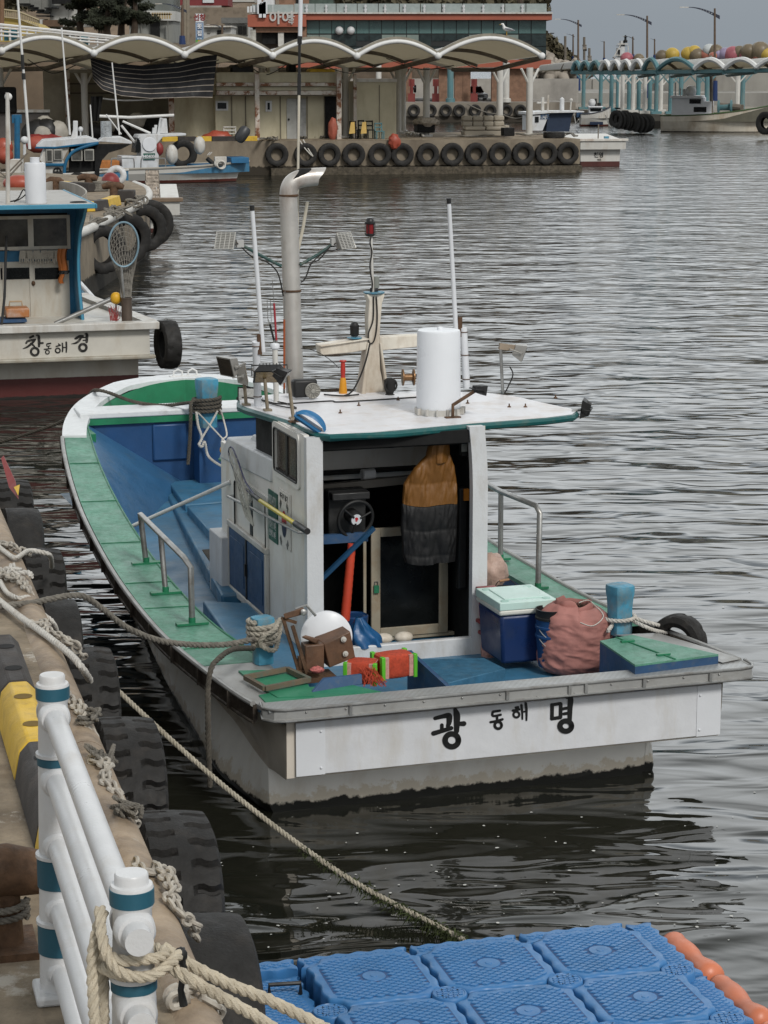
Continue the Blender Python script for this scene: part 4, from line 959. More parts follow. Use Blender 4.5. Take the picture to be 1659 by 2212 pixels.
for(u0,v0,u1,v1,lab)in((568,760,545,455,'l'),(985,715,970,440,'r')):
 Yw=bz(556,882,rz_).y if lab=='l' else bz(1010,845,rz_).y
 g=G();g.tube([by(u0,v0,Yw),by(u1,v1,Yw)],[.020,.0165],14);A_=part(g,'white_whip_antenna',white_clean)
 g=G();q0=by(u1,v1,Yw);q1=by(u1-.8,v1-12,Yw);g.tube([q0,q1],.0185,12);g.build('antenna_cap',black,A_,BM)
 if lab=='l':a0,a1=bz(557,877,rz_),by(553,738,Yw)
 else:a0,a1=by(1008,838,Yw),by(1001,708,Yw)
 g=G();g.tube([a0,a1],.030,16);g.build('antenna_post',white_clean,A_,BM)
 for t in(.15,.55,.93):g=G();q=a0 .lerp(a1,t);g.torus(q,.032,.004,n=16,k=6);g.build('clamp',rusty,A_,BM)
 g=G();mid=a1 .lerp(by(u0,v0,Yw),.5);g.box(mid+V((0,0,.02)),(.035,.03,.16));g.build('mount',rusty,A_,BM)
dc=bz(947,893,rz_);rr_=(by(990,800,dc.y).x-by(899,800,dc.y).x)/2;zt2=by(945,712,dc.y).z
g=G();g.lathe([(rr_*.98,.02),(rr_*1.0,.06),(rr_*.985,(zt2-rz_)*.5),(rr_*.97,zt2-rz_-.02),(rr_*.94,zt2-rz_-.004),(rr_*.85,zt2-rz_),(0.012,zt2-rz_)],TR((dc.x,dc.y,rz_)),48)
g.lathe([(.025,0),(.022,.018),(.01,.022)],TR((dc.x+.01,dc.y,zt2-.001)),12)
DR=part(g,'white_drum',wm('white_drum_plastic',(.70,.72,.75),.35,var=.03,bump=.25,bs=160),smooth=50)
g=G();g.lathe([(rr_+.012,0),(rr_+.012,.045),(rr_+.004,.045),(rr_+.004,0)],TR((dc.x,dc.y,rz_+.002)),40)
for k in range(7):aa=R(200+k*24);g.box((dc.x+(rr_+.022)*cos(aa),dc.y+(rr_+.022)*sin(aa),rz_+.03),(.03,.012,.05),rz=aa)
g.build('drum_bracket',white_dirty,DR,BM)
mc=bz(815,848,rz_);Ym=mc.y
def mp_(u,v):return by(u,v,Ym)
g=G()
outl=[(778,862),(792,800),(797,740),(795,690),(798,650),(792,636),(832,636),(826,655),(822,700),(820,745),(822,800),(838,860)]
poly=[mp_(*p)for p in outl];cxm=sum(p.x for p in poly)/len(poly)
g.prism(poly,(0,.10,0));
g.hexa([mp_(778,862)+V((-.01,-.05,0)),mp_(786,862)+V((0,-.05,0)),mp_(797,740)+V((0,-.02,0)),mp_(793,740)+V((0,-.02,0)),mp_(778,862)+V((-.01,.12,0)),mp_(786,862)+V((0,.12,0)),mp_(797,740)+V((0,.12,0)),mp_(793,740)+V((0,.12,0))])
g.hexa([mp_(832,858)+V((0,-.05,0)),mp_(839,858)+V((0,-.05,0)),mp_(823,740)+V((0,-.02,0)),mp_(819,740)+V((0,-.02,0)),mp_(832,858)+V((0,.12,0)),mp_(839,858)+V((0,.12,0)),mp_(823,740)+V((0,.12,0)),mp_(819,740)+V((0,.12,0))])
MT=part(g,'mast_column',cream,bevel=.012)
g=G();g.prism([mp_(*p)for p in((690,746),(760,735),(797,730),(797,755),(760,762),(693,768))],(0,.12,0));g.prism([mp_(*p)for p in((820,728),(900,724),(960,722),(960,745),(900,750),(820,758))],(0,.12,0))
g.prism([mp_(*p)+V((0,-.02,0))for p in((690,746),(797,730),(797,734),(692,750))],(0,.16,0));part(g,'cross_arm',cream,bevel=.01)
g=G();tp=mp_(812,634);g.lathe([(.03,-.02),(.085,.0),(.088,.008),(.02,.012)],TR(tp+V((0,.05,0))),20);part(g,'mast_plate',aqua)
lt=tp+V((0,.05,.012))
g=G();g.lathe([(.034,0),(.036,.02),(.030,.03)],TR(lt),16);part(g,'lamp_base',black)
g=G();g.lathe([(.031,.03),(.033,.12),(.028,.125)],TR(lt+V((.012,.0,0))),16);part(g,'white_lamp',wm('frosted_lamp_glass',(.20,.21,.19),.15,bump=0))
g=G();rod0,rod1=mp_(802,605),mp_(803,512);g.tube([lt+V((-.02,-.03,0)),rod1+V((0,.02,0))],.012,10);part(g,'lamp_pole',white_dirty)
rl=mp_(801,510)+V((0,.02,0))
g=G();g.lathe([(.02,-.005),(.036,.0),(.040,.015),(.034,.02)],TR(rl),20);g.lathe([(.036,.095),(.044,.10),(.044,.112),(.034,.118),(.030,.135),(.018,.145),(.006,.147)],TR(rl),20)
for k in range(6):aa=k*KPI/3;g.tube([rl+V((.042*cos(aa),.042*sin(aa),.01)),rl+V((.042*cos(aa),.042*sin(aa),.105))],.003,5)
LP=part(g,'red_masthead_lamp',black);g=G();g.lathe([(.034,.018),(.034,.098)],TR(rl),20);g.build('red_lens',wm('red_lens',(.16,.010,.012),.15,bump=0,var=.2),LP,BM)
g=G();bl=mp_(769,728)+V((0,.04,0));g.lathe([(.06,-.015),(.062,-.008),(.03,-.006)],TR(bl),16,1);g.lathe([(.026,0),(.036,.015),(.037,.075),(.041,.08),(.041,.09),(.030,.10),(.026,.112),(.010,.12)],TR(bl),18);part(g,'dark_side_lamp',[black,aqua])
cb=wm('black_cable',(.012,.011,.010),.6,bump=0)
def cable(px,name='cable',r=.006,Y=None,z=None,off=0,m=cb,par=BOAT):
 g=G();pts=[(by(u,v,Y)if Y is not None else bz(u,v,z))+V((0,off,0))for u,v in px];g.tube(smoothpath(pts,5),r,6);return part(g,name,m,par)
cable([(801,512),(799,525),(803,545),(799,570),(800,590),(804,612),(802,630)],Y=Ym,off=-.005)
cable([(806,640),(805,690),(795,720),(797,740),(806,738),(812,715),(814,680),(812,640)],Y=Ym,off=-.012)
cable([(799,742),(790,780),(775,820),(755,850),(715,862)],Y=Ym-.1,r=.007)
cable([(520,858),(560,862),(600,872),(650,870),(715,866),(740,868),(900,858)],z=rz_+.008)
cable([(560,864),(600,876),(640,882),(620,872),(600,868)],z=rz_+.012,name='cable')
cable([(700,852),(740,855),(775,852)],z=rz_+.01)
cable([(1048,856),(1085,852),(1100,830),(1108,808),(1101,792)],Y=bz(1086,850,rz_).y)
cable([(650,752),(680,758),(710,775),(732,795)],Y=Ym-.1,r=.003)
lens_m=wm('flood_lens',(.42,.42,.40),.25,var=.2,sc=60,bump=.8,bs=180)
amber=wm('amber_reflector',(.28,.20,.10),.3,var=.3,sc=30)
def flood(c,az,el,w_=.15,h_=.12,d_=.05,body=black,lens=lens_m,name='flood_light',back='fins',sc=1):
 """az 0 faces -y (aft), positive turns towards +x; el up"""
 M=TR(c)@RO(R(az),4,'Z')@RO(R(-el),4,'X')@Matrix.Scale(sc,4)
 g=G();a,b_,k=w_/2,h_/2,.62
 vs=[(-a,-d_*.5,-b_),(a,-d_*.5,-b_),(a,-d_*.5,b_),(-a,-d_*.5,b_),(-a*k,d_,-b_*k),(a*k,d_,-b_*k),(a*k,d_,b_*k),(-a*k,d_,b_*k)]
 vs=[M@V(p)for p in vs];g.add(vs,[(3,2,1,0),(4,5,6,7),(0,1,5,4),(1,2,6,5),(2,3,7,6),(3,0,4,7)])
 if back=='fins':
  for i in range(7):
   x=-a*.6+a*1.2*i/6;g.hexa([M@V(p)for p in((x-.003,d_*.3,-b_*.8),(x+.003,d_*.3,-b_*.8),(x+.003,d_*1.35,-b_*.6),(x-.003,d_*1.35,-b_*.6),(x-.003,d_*.3,b_*.8),(x+.003,d_*.3,b_*.8),(x+.003,d_*1.35,b_*.6),(x-.003,d_*1.35,b_*.6))])
 for sx in(-1,1):g.hexa([M@V(p)for p in((sx*a*1.08-.004,-.01,-.012),(sx*a*1.08+.004,-.01,-.012),(sx*a*1.08+.004,.01,-.012),(sx*a*1.08-.004,.01,-.012),(sx*a*1.08-.004,-.01,.012),(sx*a*1.08+.004,-.01,.012),(sx*a*1.08+.004,.01,.012),(sx*a*1.08-.004,.01,.012))])
 g.tube([M@V((-a*1.08,0,0)),M@V((-a*1.08,d_*1.6,0)),M@V((a*1.08,d_*1.6,0)),M@V((a*1.08,0,0))],.006,5)
 o=part(g,name,body,bevel=.003)
 g=G();q=[M@V(p)for p in((-a*.88,-d_*.52-.002,-b_*.86),(a*.88,-d_*.52-.002,-b_*.86),(a*.88,-d_*.52-.002,b_*.86),(-a*.88,-d_*.52-.002,b_*.86))];g.add(q,[(0,1,2,3)]);g.build('lens',lens,o,BM,smooth=0)
 return o
def grille_lamp(c,az,el,sc=1):
 M=TR(c)@RO(R(az),4,'Z')@RO(R(-el),4,'X')@Matrix.Scale(sc,4)
 g=G();a=.10;b_=.085
 for k in range(11):z=-b_+2*b_*k/10;g.tube([M@V((-a,-.05,z)),M@V((a,-.05,z))],.004,5)
 for x in(-a,-.05,0,.05,a):g.tube([M@V((x,-.052,-b_)),M@V((x,-.052,b_))],.004,5)
 g.tube([M@V(p)for p in((-a,-.05,-b_),(a,-.05,-b_),(a,-.05,b_),(-a,-.05,b_))],.007,6,closed=True)
 o=part(g,'flood_light',wm('pale_wire_guard',(.45,.44,.41),.5,.3))
 g=G();g.hexa([M@V(p)for p in((-a,-.035,-b_),(a,-.035,-b_),(a*.7,.05,-b_*.7),(-a*.7,.05,-b_*.7),(-a,-.035,b_),(a,-.035,b_),(a*.7,.05,b_*.7),(-a*.7,.05,b_*.7))]);g.build('lamp_housing',wm('pale_lamp_housing',(.30,.29,.27),.4,.3),o,BM,bevel=.01)
 g=G();g.tube([M@V((-a*1.05,.0,0)),M@V((-a*1.0,.09,0)),M@V((a*1.0,.09,0)),M@V((a*1.05,0,0))],.006,5);g.build('lamp_bracket',darkrail,o,BM)
 return o
Yl=Yp-.05
grille_lamp(by(490,523,Yl),-38,22,.82);grille_lamp(by(741,524,Yl),30,26,.82)
g=G();g.tube([by(520,528,Yl),by(560,550,Yl),by(608,575,Yl)],.013,8);g.tube([by(722,525,Yl),by(690,548,Yl),by(648,572,Yl)],.013,8);part(g,'lamp_arm',wm('green_black_arm',(.02,.06,.055),.5,dirt=(.2,.18,.14),da=.4,ds=20))
g=G();g.box(by(518,526,Yl),(.06,.05,.06));g.box(by(722,522,Yl),(.06,.05,.06));part(g,'junction_box',wm('grey_box',(.36,.36,.35),.5))
cable([(522,534),(545,555),(575,565),(600,590),(612,640)],Y=Yl-.02,r=.006)
cable([(715,530),(690,560),(672,570),(660,600),(650,610)],Y=Yl-.02,r=.006)
cable([(742,528),(725,540),(700,545),(668,572)],Y=Yl-.02,r=.005)
def pole(u0,v0,u1,v1,r=.014,m=None):
 a,b=upright(u0,v0,u1,v1);g=G();g.tube([a,b],r,10);g.box(a+V((0,0,.01)),(.06,.06,.015));part(g,'lamp_pole',m or wm('tan_lamp_pole',(.26,.22,.16),.5,.4,dirt=(.1,.06,.04),da=.4,ds=15));return a,b
a,b=pole(532,876,527,820);flood(by(525,808,a.y),75,10,.22,.17,.05,body=wm('pale_lamp_housing',(.30,.29,.27),.4,.3),lens=amber,back='')
flood(by(493,790,a.y),-70,-15,.20,.16,.06,body=wm('pale_lamp_housing',(.30,.29,.27),.4,.3),lens=glass_dark,back='')
a,b=pole(578,888,572,818);flood(by(583,808,a.y),-10,-52,.26,.18,.05,body=black,lens=amber)
a,b=pole(634,906,622,812);flood(by(612,812,a.y),60,-30,.14,.12,.05)
flood(by(540,862,bz(545,862,rz_).y+.05),-30,5,.20,.2,.04,back='fins')
q=by(657,838,bz(660,862,rz_).y);g=G();g.box(q,(.20,.10,.145));SP=part(g,'search_light',black,bevel=.02)
g=G();Mq=TR(by(671,842,q.y)+V((0,-.055,0)))@RO(KPI/2,4,'X');g.lathe([(.064,0),(.064,.01),(.058,.016),(.05,.010),(.02,.012),(.018,.022),(0,.024)],Mq,28)
for k in range(14):aa=k*KPI/7;g.box((0,0,0),(.0,.0,.0))if False else g.tube([Mq@V((.024*cos(aa),.024*sin(aa),.016)),Mq@V((.058*cos(aa),.058*sin(aa),.018))],.003,5)
g.build('lamp_face',wm('dusty_lamp_face',(.30,.29,.26),.5,.4,dirt=(.1,.08,.06),da=.4,ds=40),SP,BM)
bc=bz(668,912,rz_+.06)
MB_=TR(bc)@RO(R(28),4,'Z')@RO(R(-8),4,'X')
MB_=TR(bc+V((.0,-.02,-.01)))@RO(R(-20),4,'Z')@RO(R(34),4,'Y')
g=G();g.grid(lambda i,j:MB_@V((.125*cos(KPI*i)*(1+.03*sin(j*44)),-.07+.14*j,(.085*sin(KPI*i)+.0)*(1-.35*abs(2*j-1)**2)*(1+.07*sin(j*44)))),24,30);g.tube([MB_@V((x_,y_,0))for x_,y_ in((-.13,-.075),(.13,-.075),(.13,.075),(-.13,.075))],.010,6,closed=True);g.hexa([MB_@V(q)for q in((-.12,-.065,-.02),(.12,-.065,-.02),(.12,.065,-.02),(-.12,.065,-.02),(-.12,-.065,.01),(.12,-.065,.01),(.12,.065,.01),(-.12,.065,.01))]);part(g,'blue_deck_lamp',wm('blue_lamp_shell',(.015,.12,.27),.4,var=.1),smooth=50)
g=G();g.tube([bz(636,912,rz_),bz(640,905,rz_+.08)],.012,8);g.box(bz(636,912,rz_)+V((0,0,.008)),(.09,.05,.012));part(g,'lamp_foot',rusty)
a,b=upright(1086,850,1081,745);g=G();g.tube([a,b],.013,10);part(g,'lamp_pole',steel)
g=G();g.box(by(1098,750,a.y),(.16,.03,.05),ry=.15);part(g,'lamp_bracket',wm('rust_tinged_bracket',(.30,.24,.18),.5,.3,rust=.4,rs=20))
flood(by(1125,760,a.y),70,-20,.15,.14,.06,body=wm('pale_lamp_housing',(.30,.29,.27),.4,.3),back='')
a=bz(978,903,rz_);g=G();g.tube([a,a+V((0,0,.10)),by(1030,842,a.y)],.014,8);g.box(a+V((0,0,.006)),(.12,.05,.01));part(g,'bent_lamp_arm',rusty)
flood(by(1040,842,a.y),100,-10,.09,.08,.05)
tipp=bz(1236,889,rz_);flood(by(1262,882,tipp.y),-118,8,.17,.15,.035);g=G();g.tube([tipp,by(1258,884,tipp.y)],.012,6);part(g,'lamp_arm',steel)
q=bz(868,856,rz_)+V((0,.1,.07));g=G();Mq=TR(by(882,815,q.y))@RO(R(80),4,'Z')@RO(KPI/2,4,'X');g.lathe([(.068,-.05),(.068,-.04),(.03,-.03),(.03,.03),(.068,.04),(.068,.05)],Mq,24);part(g,'cable_reel',wm('copper_reel',(.20,.11,.05),.4,.5))
g=G();q=by(842,850,q.y);g.lathe([(.05,0),(.03,.02),(.045,.06),(.05,.13),(.02,.15)],TR(q-V((0,0,.02))),18);g.torus(q+V((0,-.03,.07)),.05,.008,RO(KPI/2,4,'X'),18,6);part(g,'coiled_cable',cb)
a,b=upright(597,868,594,755);g=G();g.tube([a,b],.022,14);part(g,'aerial_post',white_dirty)
g=G();g.lathe([(.022,0),(.036,.012),(.038,.035),(.030,.048),(.01,.052)],TR(b),18);part(g,'mushroom_aerial',white_clean)
g=G()
g=G();g.tube([by(1010,838,bz(1010,845,rz_).y+.1),by(1008,780,bz(1010,845,rz_).y+.1)],.014,8);part(g,'lamp_pole',white_dirty)
Yi=2.55
g=G();s0,s1=by(690,1058,Yi),by(870,1035,Yi);g.hexa([s0-V((.1,0,.03)),s1+V((.3,0,-.03+0)),s1+V((.3,.06,-.03)),s0+V((-.1,.06,-.03)),s0+V((-.1,0,.03)),s1+V((.3,0,.03)),s1+V((.3,.06,.03)),s0+V((-.1,.06,.03))]);part(g,'interior_shelf',wm('dim_shelf',(.15,.135,.115),.6,dirt=(.12,.08,.05),da=.4))
g=G();sh_=by(795,1025,Yi+.1);g.lathe([(.035,-.055),(.045,-.05),(.045,.05),(.035,.055)],TR(sh_)@RO(R(100),4,'Z')@RO(KPI/2,4,'X'),18,cap=False);part(g,'paper_roll',white)
Yw=2.45
def W4(u,v):return by(u,v,Yw)
g=G();fo=[W4(800,1140),W4(945,1140),W4(975,1345),W4(808,1372)]
x0,x1=W4(802,1200).x,W4(968,1300).x;z0,z1=W4(890,1372).z,W4(840,1140).z
g.bb((x0,Yw,z0),(x0+.075,Yw+.03,z1));g.bb((x1-.075,Yw,z0),(x1,Yw+.03,z1));g.bb((x0+.075,Yw,z1-.07),(x1-.075,Yw+.03,z1));g.bb((x0+.075,Yw,z0),(x1-.075,Yw+.03,z0+.075))
g.bb((x0-.04,Yw+.01,z0-.03),(x1+.06,Yw+.06,z0-.001));g.bb((x0-.06,Yw+.012,z0),(x0-.035,Yw+.03,z1-.02));DW=part(g,'inner_door_frame',wm('aged_cream_frame',(.30,.265,.20),.5,dirt=(.22,.13,.06),da=.5,ds=7),bevel=.004)
g=G();g.bb((x0+.07,Yw+.014,z0+.07),(x1-.07,Yw+.018,z1-.065));g.build('door_pane',glass_dark,DW,BM)
g=G();q=W4(812,1272);g.bb(q+V((-.02,-.02,-.03)),q+V((.02,-.002,.03)),1);g.tube([q+V((-.012,-.01,.03)),q+V((-.012,-.01,.06)),q+V((.012,-.01,.06)),q+V((.012,-.01,.03))],.004,6,0);g.build('padlock',[steel,wm('padlock_green',(.02,.14,.07),.4)],DW,BM)
g=G();g.bb((xb_,3.6,.6),(xi,3.62,2.2));part(g,'inner_bulkhead',wm('shaded_inner_wall',(.010,.010,.009),.9,var=.5,sc=4,bump=0))  # near-black colour carries the shade inside the wheelhouse
wc=by(768,1121,2.2);Mw=TR(wc)@RO(R(8),4,'Z')@RO(KPI/2+R(10),4,'X')
g=G();g.torus((0,0,0),.142,.014,Mw,36,10);g.v=[wc+p for p in g.v]
for k in range(3):aa=R(20+120*k);g.tube([Mw@V((.03*cos(aa),.03*sin(aa),.02)),Mw@V((.14*cos(aa),.14*sin(aa),0))],.009,8)
g.lathe([(.055,-.10),(.058,.0),(.05,.015)],Mw,20)
SW=part(g,'steering_wheel',black,smooth=50)
g=G();g.lathe([(.042,.014),(.042,.019),(0.0,.019)],Mw,24,cap=False);g.build('wheel_cap',white_clean,SW,BM)
def mpw(x,y,li):return Mw@V((x*.001,y*.001,.0195+li*.0003))
g=G();brush_g(g,[([(-10,12),(-2,14),(8,10)],[5,6,5]),([(-8,2),(4,4),(10,0)],[5,6,4]),([(-4,-8),(2,-14)],[6,3]),([(4,12),(6,-4)],[4,4])],mpw);g.build('wheel_emblem',red_f,SW,BM,smooth=0)
g=G();g.box(by(745,1105,2.45),(.30,.12,.36));g.box(by(755,1070,2.35),(.30,.10,.06));part(g,'engine_console',wm('console_grey',(.022,.022,.022),.5,var=.4,sc=10),bevel=.01)
g=G();g.bb(by(695,1165,2.2)+V((0,0,-.04)),by(795,1150,2.2)+V((0,.04,0)),);part(g,'console_beam',blue_dark)
g=G();a,b=by(690,1255,2.12),by(808,1140,2.12);g.tube([a,b],.022,4);part(g,'diagonal_brace',wm('brace_blue',(.010,.05,.11),.45))
g=G();a,b=by(745,1340,2.16),by(760,1175,2.16);ps=[a.lerp(b,k/24)for k in range(25)];g.tube(ps,[.036-.006*k/24+.0025*(k%2)for k in range(25)],16);part(g,'orange_hose',wm('orange_hose',(.48,.055,.025),.5,var=.1,dirt=(.3,.05,.02),da=.3,ds=9),smooth=25)
g=G();g.tube([by(1030-10,1300,1.96)]*2,.01)if False else None
def rail_tube(pts,r=.022):g=G();g.tube(smoothpath(pts,3)if False else pts,r,12);return g
zr=lambda y:sheer(y)
f1,f2,f3=bz(315,1217,sheer(4.3)),bz(358,1283,sheer(3.2)),bz(415,1350,sheer(2.2))
f1=bz(316,1219,sheer(f1 .y));f2=bz(358,1283,sheer(f2 .y));f3=bz(415,1350,sheer(f3 .y))
t1=by(304,1112,f1 .y);t2=by(352,1165,f2 .y);t3a=by(398,1205,f3 .y+.12);t3=by(412,1226,f3 .y)
g=G();g.tube([t1,t3a,t3,f3],.023,14);g.tube([f1,t1+V((0,.02,.01))],.023,14);g.tube([f2,t1 .lerp(t3a,.48)],.022,14)
PR=part(g,'port_handrail',steel,smooth=50)
for f in(f1,f2,f3):g=G();g.box(f+V((0,0,.012)),(.24,.07,.018));g.tube([f,f+V((0,0,.06))],.026,12);g.build('rail_foot',green_dark,PR,BM)
f1s=bz(1081,1210,sheer(3.5));f2s=bz(1162,1272,sheer(2.5))
t0s=by(1048,1043,f1s.y+.7);t1s=by(1082,1062,f1s.y);t2s=by(1158,1092,f2s.y+.05);t3s=by(1166,1108,f2s.y)
g=G();g.tube([t0s,t1s,t2s,t3s,f2s],.023,14);g.tube([t1s,f1s],.022,14);SR=part(g,'starboard_handrail',steel,smooth=50)
for f in(f1s,f2s):g=G();g.box(f+V((0,0,.012)),(.16,.07,.018));g.tube([f,f+V((0,0,.05))],.026,12);g.build('rail_foot',green_dark,SR,BM)
a=bz(287,1136,sheer(5));b=bx(498,1041,xa);g=G();g.tube([a,b],.017,12);part(g,'brace_tube',tube_white)
def bitt(base,top,w_,name='mooring_bitt',m=aqua,n=4,lean=0):
 g=G();h_=top.z-base.z;M=TR(base)@RO(R(10),4,'Z')
 prof=[(.86,0),(.84,.5),(.90,.72),(.97,.82),(1.0,.93),(.96,.985),(.80,1.0)]
 ro_=[]
 for q,z in prof:
  for k in range(16):
   a=2*KPI*k/16;c,s_=cos(a),sin(a);e_=(abs(c)**4+abs(s_)**4)**.25
   ro_.append(M@V((w_/2*q*c/e_,w_/2*q*s_/e_,z*h_)))
 fs=[(i*16+j,i*16+(j+1)%16,(i+1)*16+(j+1)%16,(i+1)*16+j)for i in range(len(prof)-1)for j in range(16)];fs.append([(len(prof)-1)*16+j for j in range(16)])
 g.add(ro_,fs);return part(g,name,m,smooth=40)
Yb=8.30
bt=by(446,817,Yb);bb_=by(446,1000,Yb);bw=by(469,850,Yb).x-by(424,850,Yb).x
bitt(V((bt.x,Yb,1.30)),V((bt.x,Yb,bt.z)),bw);g=G();g.bb((bt.x-bw*.52,Yb-bw*.5,.60),(bt.x+bw*.52,Yb+.14,1.36));part(g,'bitt_casing',blue_wall)
p=bz(575,1425,.88);q=by(567,1332,p.y);wq=by(592,1350,p.y).x-by(545,1350,p.y).x;pb_=V((q.x,p.y,.86));bitt(pb_,V((q.x,p.y,q.z)),wq*.98)
STP=(q.x,p.y,q.z,wq)
p=bz(1340,1362,.88);q=by(1340,1262,p.y);wq2=by(1366,1290,p.y).x-by(1315,1290,p.y).x;bitt(V((q.x,p.y,.86)),V((q.x,p.y,q.z)),wq2*.98)
STS=(q.x,p.y,q.z,wq2)
c=bz(400,812,sheer(10.0)+.02);g=G()
for dx in(-.08,.08):g.tube([c+V((dx-.05,0,0)),c+V((dx-.045,0,.05)),c+V((dx,0,.075)),c+V((dx+.045,0,.05)),c+V((dx+.05,0,0))],.011,8)
g.box(c,(.34,.08,.015));part(g,'bow_fairlead',tube_white)
g=G();g.prism([V((x,y,.852))for x,y in((-1.38,.38),(-1.02,.38),(-.86,.12),(-1.66,.12),(-1.66,.30))][::-1],(0,0,.014));part(g,'quarter_deck',green_bright,smooth=0)
gp=[bz(u,v,.866)for u,v in((515,1450),(650,1448),(678,1505),(600,1508),(553,1480))]
g=G();g.prism([p-V((0,0,.012))for p in gp],(0,0,.018));part(g,'quarter_deck',green_bright,smooth=0)
g=G();fr0=[bz(u,v,.90)for u,v in((530,1463),(620,1445),(668,1468),(572,1487))]
for a,b in zip(fr0,fr0[1:]+fr0[:1]):g.tube([a,b],.022,4)
part(g,'wooden_tray_frame',wm('teal_brown_timber',(.12,.09,.06),.7,var=.3,dirt=(.03,.14,.13),da=.5,ds=8))
g=G();bd=[bz(u,v,z)for u,v,z in((672,1498,.86),(700,1466,.93),(782,1457,.93),(783,1478,.86))];g.prism(bd,(0,.03,0));part(g,'stern_board',blue_dark,bevel=.004)
g=G();bd=[bz(u,v,.66)for u,v in((968,1475),(1092,1444),(1046,1421),(905,1424))]
g.hexa([V((p.x,p.y,DZ))for p in bd]+[V((p.x,p.y,.66))for p in bd]);part(g,'aft_platform',wm('faded_blue_boards',(.035,.12,.20),.55,var=.25,sc=12,dirt=(.1,.13,.14),da=.3),bevel=.006)
g=G();q0,q1=bz(880,1405,.93),bz(975,1462,.90);g.hexa([V((q0 .x,q0 .y,.6)),V((q1 .x,q1 .y,.6)),V((q1 .x+.03,q1 .y,.6)),V((q0 .x+.03,q0 .y,.6)),V((q0 .x,q0 .y,.93)),V((q1 .x,q1 .y,.80)),V((q1 .x+.03,q1 .y,.80)),V((q0 .x+.03,q0 .y,.93))]);part(g,'well_divider',blue_dark)
g=G();g.bb((-1.4,.12,.42),(1.55,.14,.85));g.bb((-1.5,.12,DZ-.04),(1.55,1.9,DZ-.02));part(g,'stern_well',blue_dark)
lz_=.93
l4=[bz(u,v,lz_)for u,v in((1296,1385),(1365,1372),(1545,1412),(1430,1427))];l4[3]=bz(1372,1437,lz_);l4[2]=bz(1552,1414,lz_)
g=G();g.hexa([V((p.x,p.y,.70))for p in l4]+[V((p.x,p.y,lz_-.012))for p in l4]);part(g,'stern_locker',blue_dark)
g=G();g.prism([V((p.x,p.y,lz_-.011))for p in l4],(0,0,.014));LL=part(g,'locker_lid',green,smooth=0)
g=G();m0,m1=l4[0].lerp(l4[1],.5),l4[3].lerp(l4[2],.48);g.tube([m0+V((0,0,.006)),m1+V((0,0,.006))],.006,5)
for t in(.2,.8):q=m0 .lerp(m1,t);g.box(q+V((0,0,.01)),(.10,.03,.012))
g.build('lid_hinge',green_dark,LL,BM)
g=G();g.prism([bz(u,v,.872)for u,v in((1330,1372),(1420,1368),(1540,1404),(1600,1424),(1560,1432),(1380,1380))][::-1],(0,0,.004));part(g,'quarter_plate',steel_plate,smooth=0)
# ================================================================= loose things on the main boat (each a thing of its own)
def item(g,name,m,cat,label,group=None,**kw):return g.build(name,m,None,BM,cat=cat,label=label,group=group,**kw)
cy_=1.35
p0,p1=by(1080,1400,cy_),by(1196,1400,cy_)
T=thing('cooler_box','navy blue cooler with a pale mint lid standing between the wheelhouse and the pink sack','cooler',BM@TR(((p0 .x+p1 .x)/2,cy_+.2,.62)))
wx=(p1 .x-p0 .x);cz1=by(1090,1330,cy_).z;X0,X1=p0 .x,p1 .x
D_=.48
g=G();g.hexa([V((X0+.02,cy_,.62)),V((X1-.02,cy_,.62)),V((X1-.02,cy_+D_-.02,.62)),V((X0+.02,cy_+D_-.02,.62)),V((X0,cy_-.01,cz1)),V((X1,cy_-.01,cz1)),V((X1,cy_+D_,cz1)),V((X0,cy_+D_,cz1))]);g.build('cooler_body',navy,T,BM,bevel=.025)
mint=wm('pale_mint_plastic',(.46,.62,.57),.35,var=.04,dirt=(.38,.42,.36),da=.25,ds=9,bump=.03)
g=G();g.bb((X0-.012,cy_-.022,cz1+.001),(X1+.012,cy_+D_+.012,cz1+.045));g.build('lid_rim',wm('cream_lid_rim',(.55,.55,.50),.4,var=.04),T,BM,bevel=.015)
g=G();g.bb((X0-.012,cy_-.022,cz1+.042),(X1+.012,cy_+D_+.012,cz1+.10));g.bb((X0+.06,cy_+.07,cz1+.098),(X1-.06,cy_+D_-.07,cz1+.108));LD=g.build('lid',mint,T,BM,bevel=.018)
for dx,dy in((.05,.05),(.95,.05),(.05,.95),(.95,.95)):
 g=G();c=V((X0+.03+(wx-.06)*dx,cy_+.02+(D_-.05)*dy,cz1+.1005));g.lathe([(.032,0),(.030,.003),(0,.003)],TR(c),20,cap=False);g.build('cup_recess',wm('mint_recess',(.30,.48,.42),.4,bump=0),LD,BM)
g=G();hx=X1-.10;g.tube([V((hx,cy_-.012,cz1-.10)),V((hx,cy_-.045,cz1-.10)),V((hx,cy_-.045,cz1-.20)),V((hx,cy_-.012,cz1-.20))],.012,4);g.tube([V((hx+.07,cy_-.045,cz1-.10)),V((hx,cy_-.045,cz1-.10))],.012,4);g.build('cooler_handle',wm('pale_green_handle',(.30,.38,.33),.5),T,BM)
g=G();g.lathe([(.014,0),(.014,.02),(.006,.024)],TR((X1-.10,cy_+.0,.69))@RO(KPI/2,4,'X'),12);g.build('drain_plug',wm('brass_plug',(.25,.22,.08),.4,.6),T,BM)
bx0=by(1172,1330,1.15);bx1=by(1226,1330,1.15);bc_=V(((bx0 .x+bx1 .x)/2+.0,1.22,.62));br=.115
hb=by(1195,1315,1.2).z-.62
blk=wm('bucket_blue',(.012,.045,.13),.4,dirt=(.05,.06,.08),da=.3)
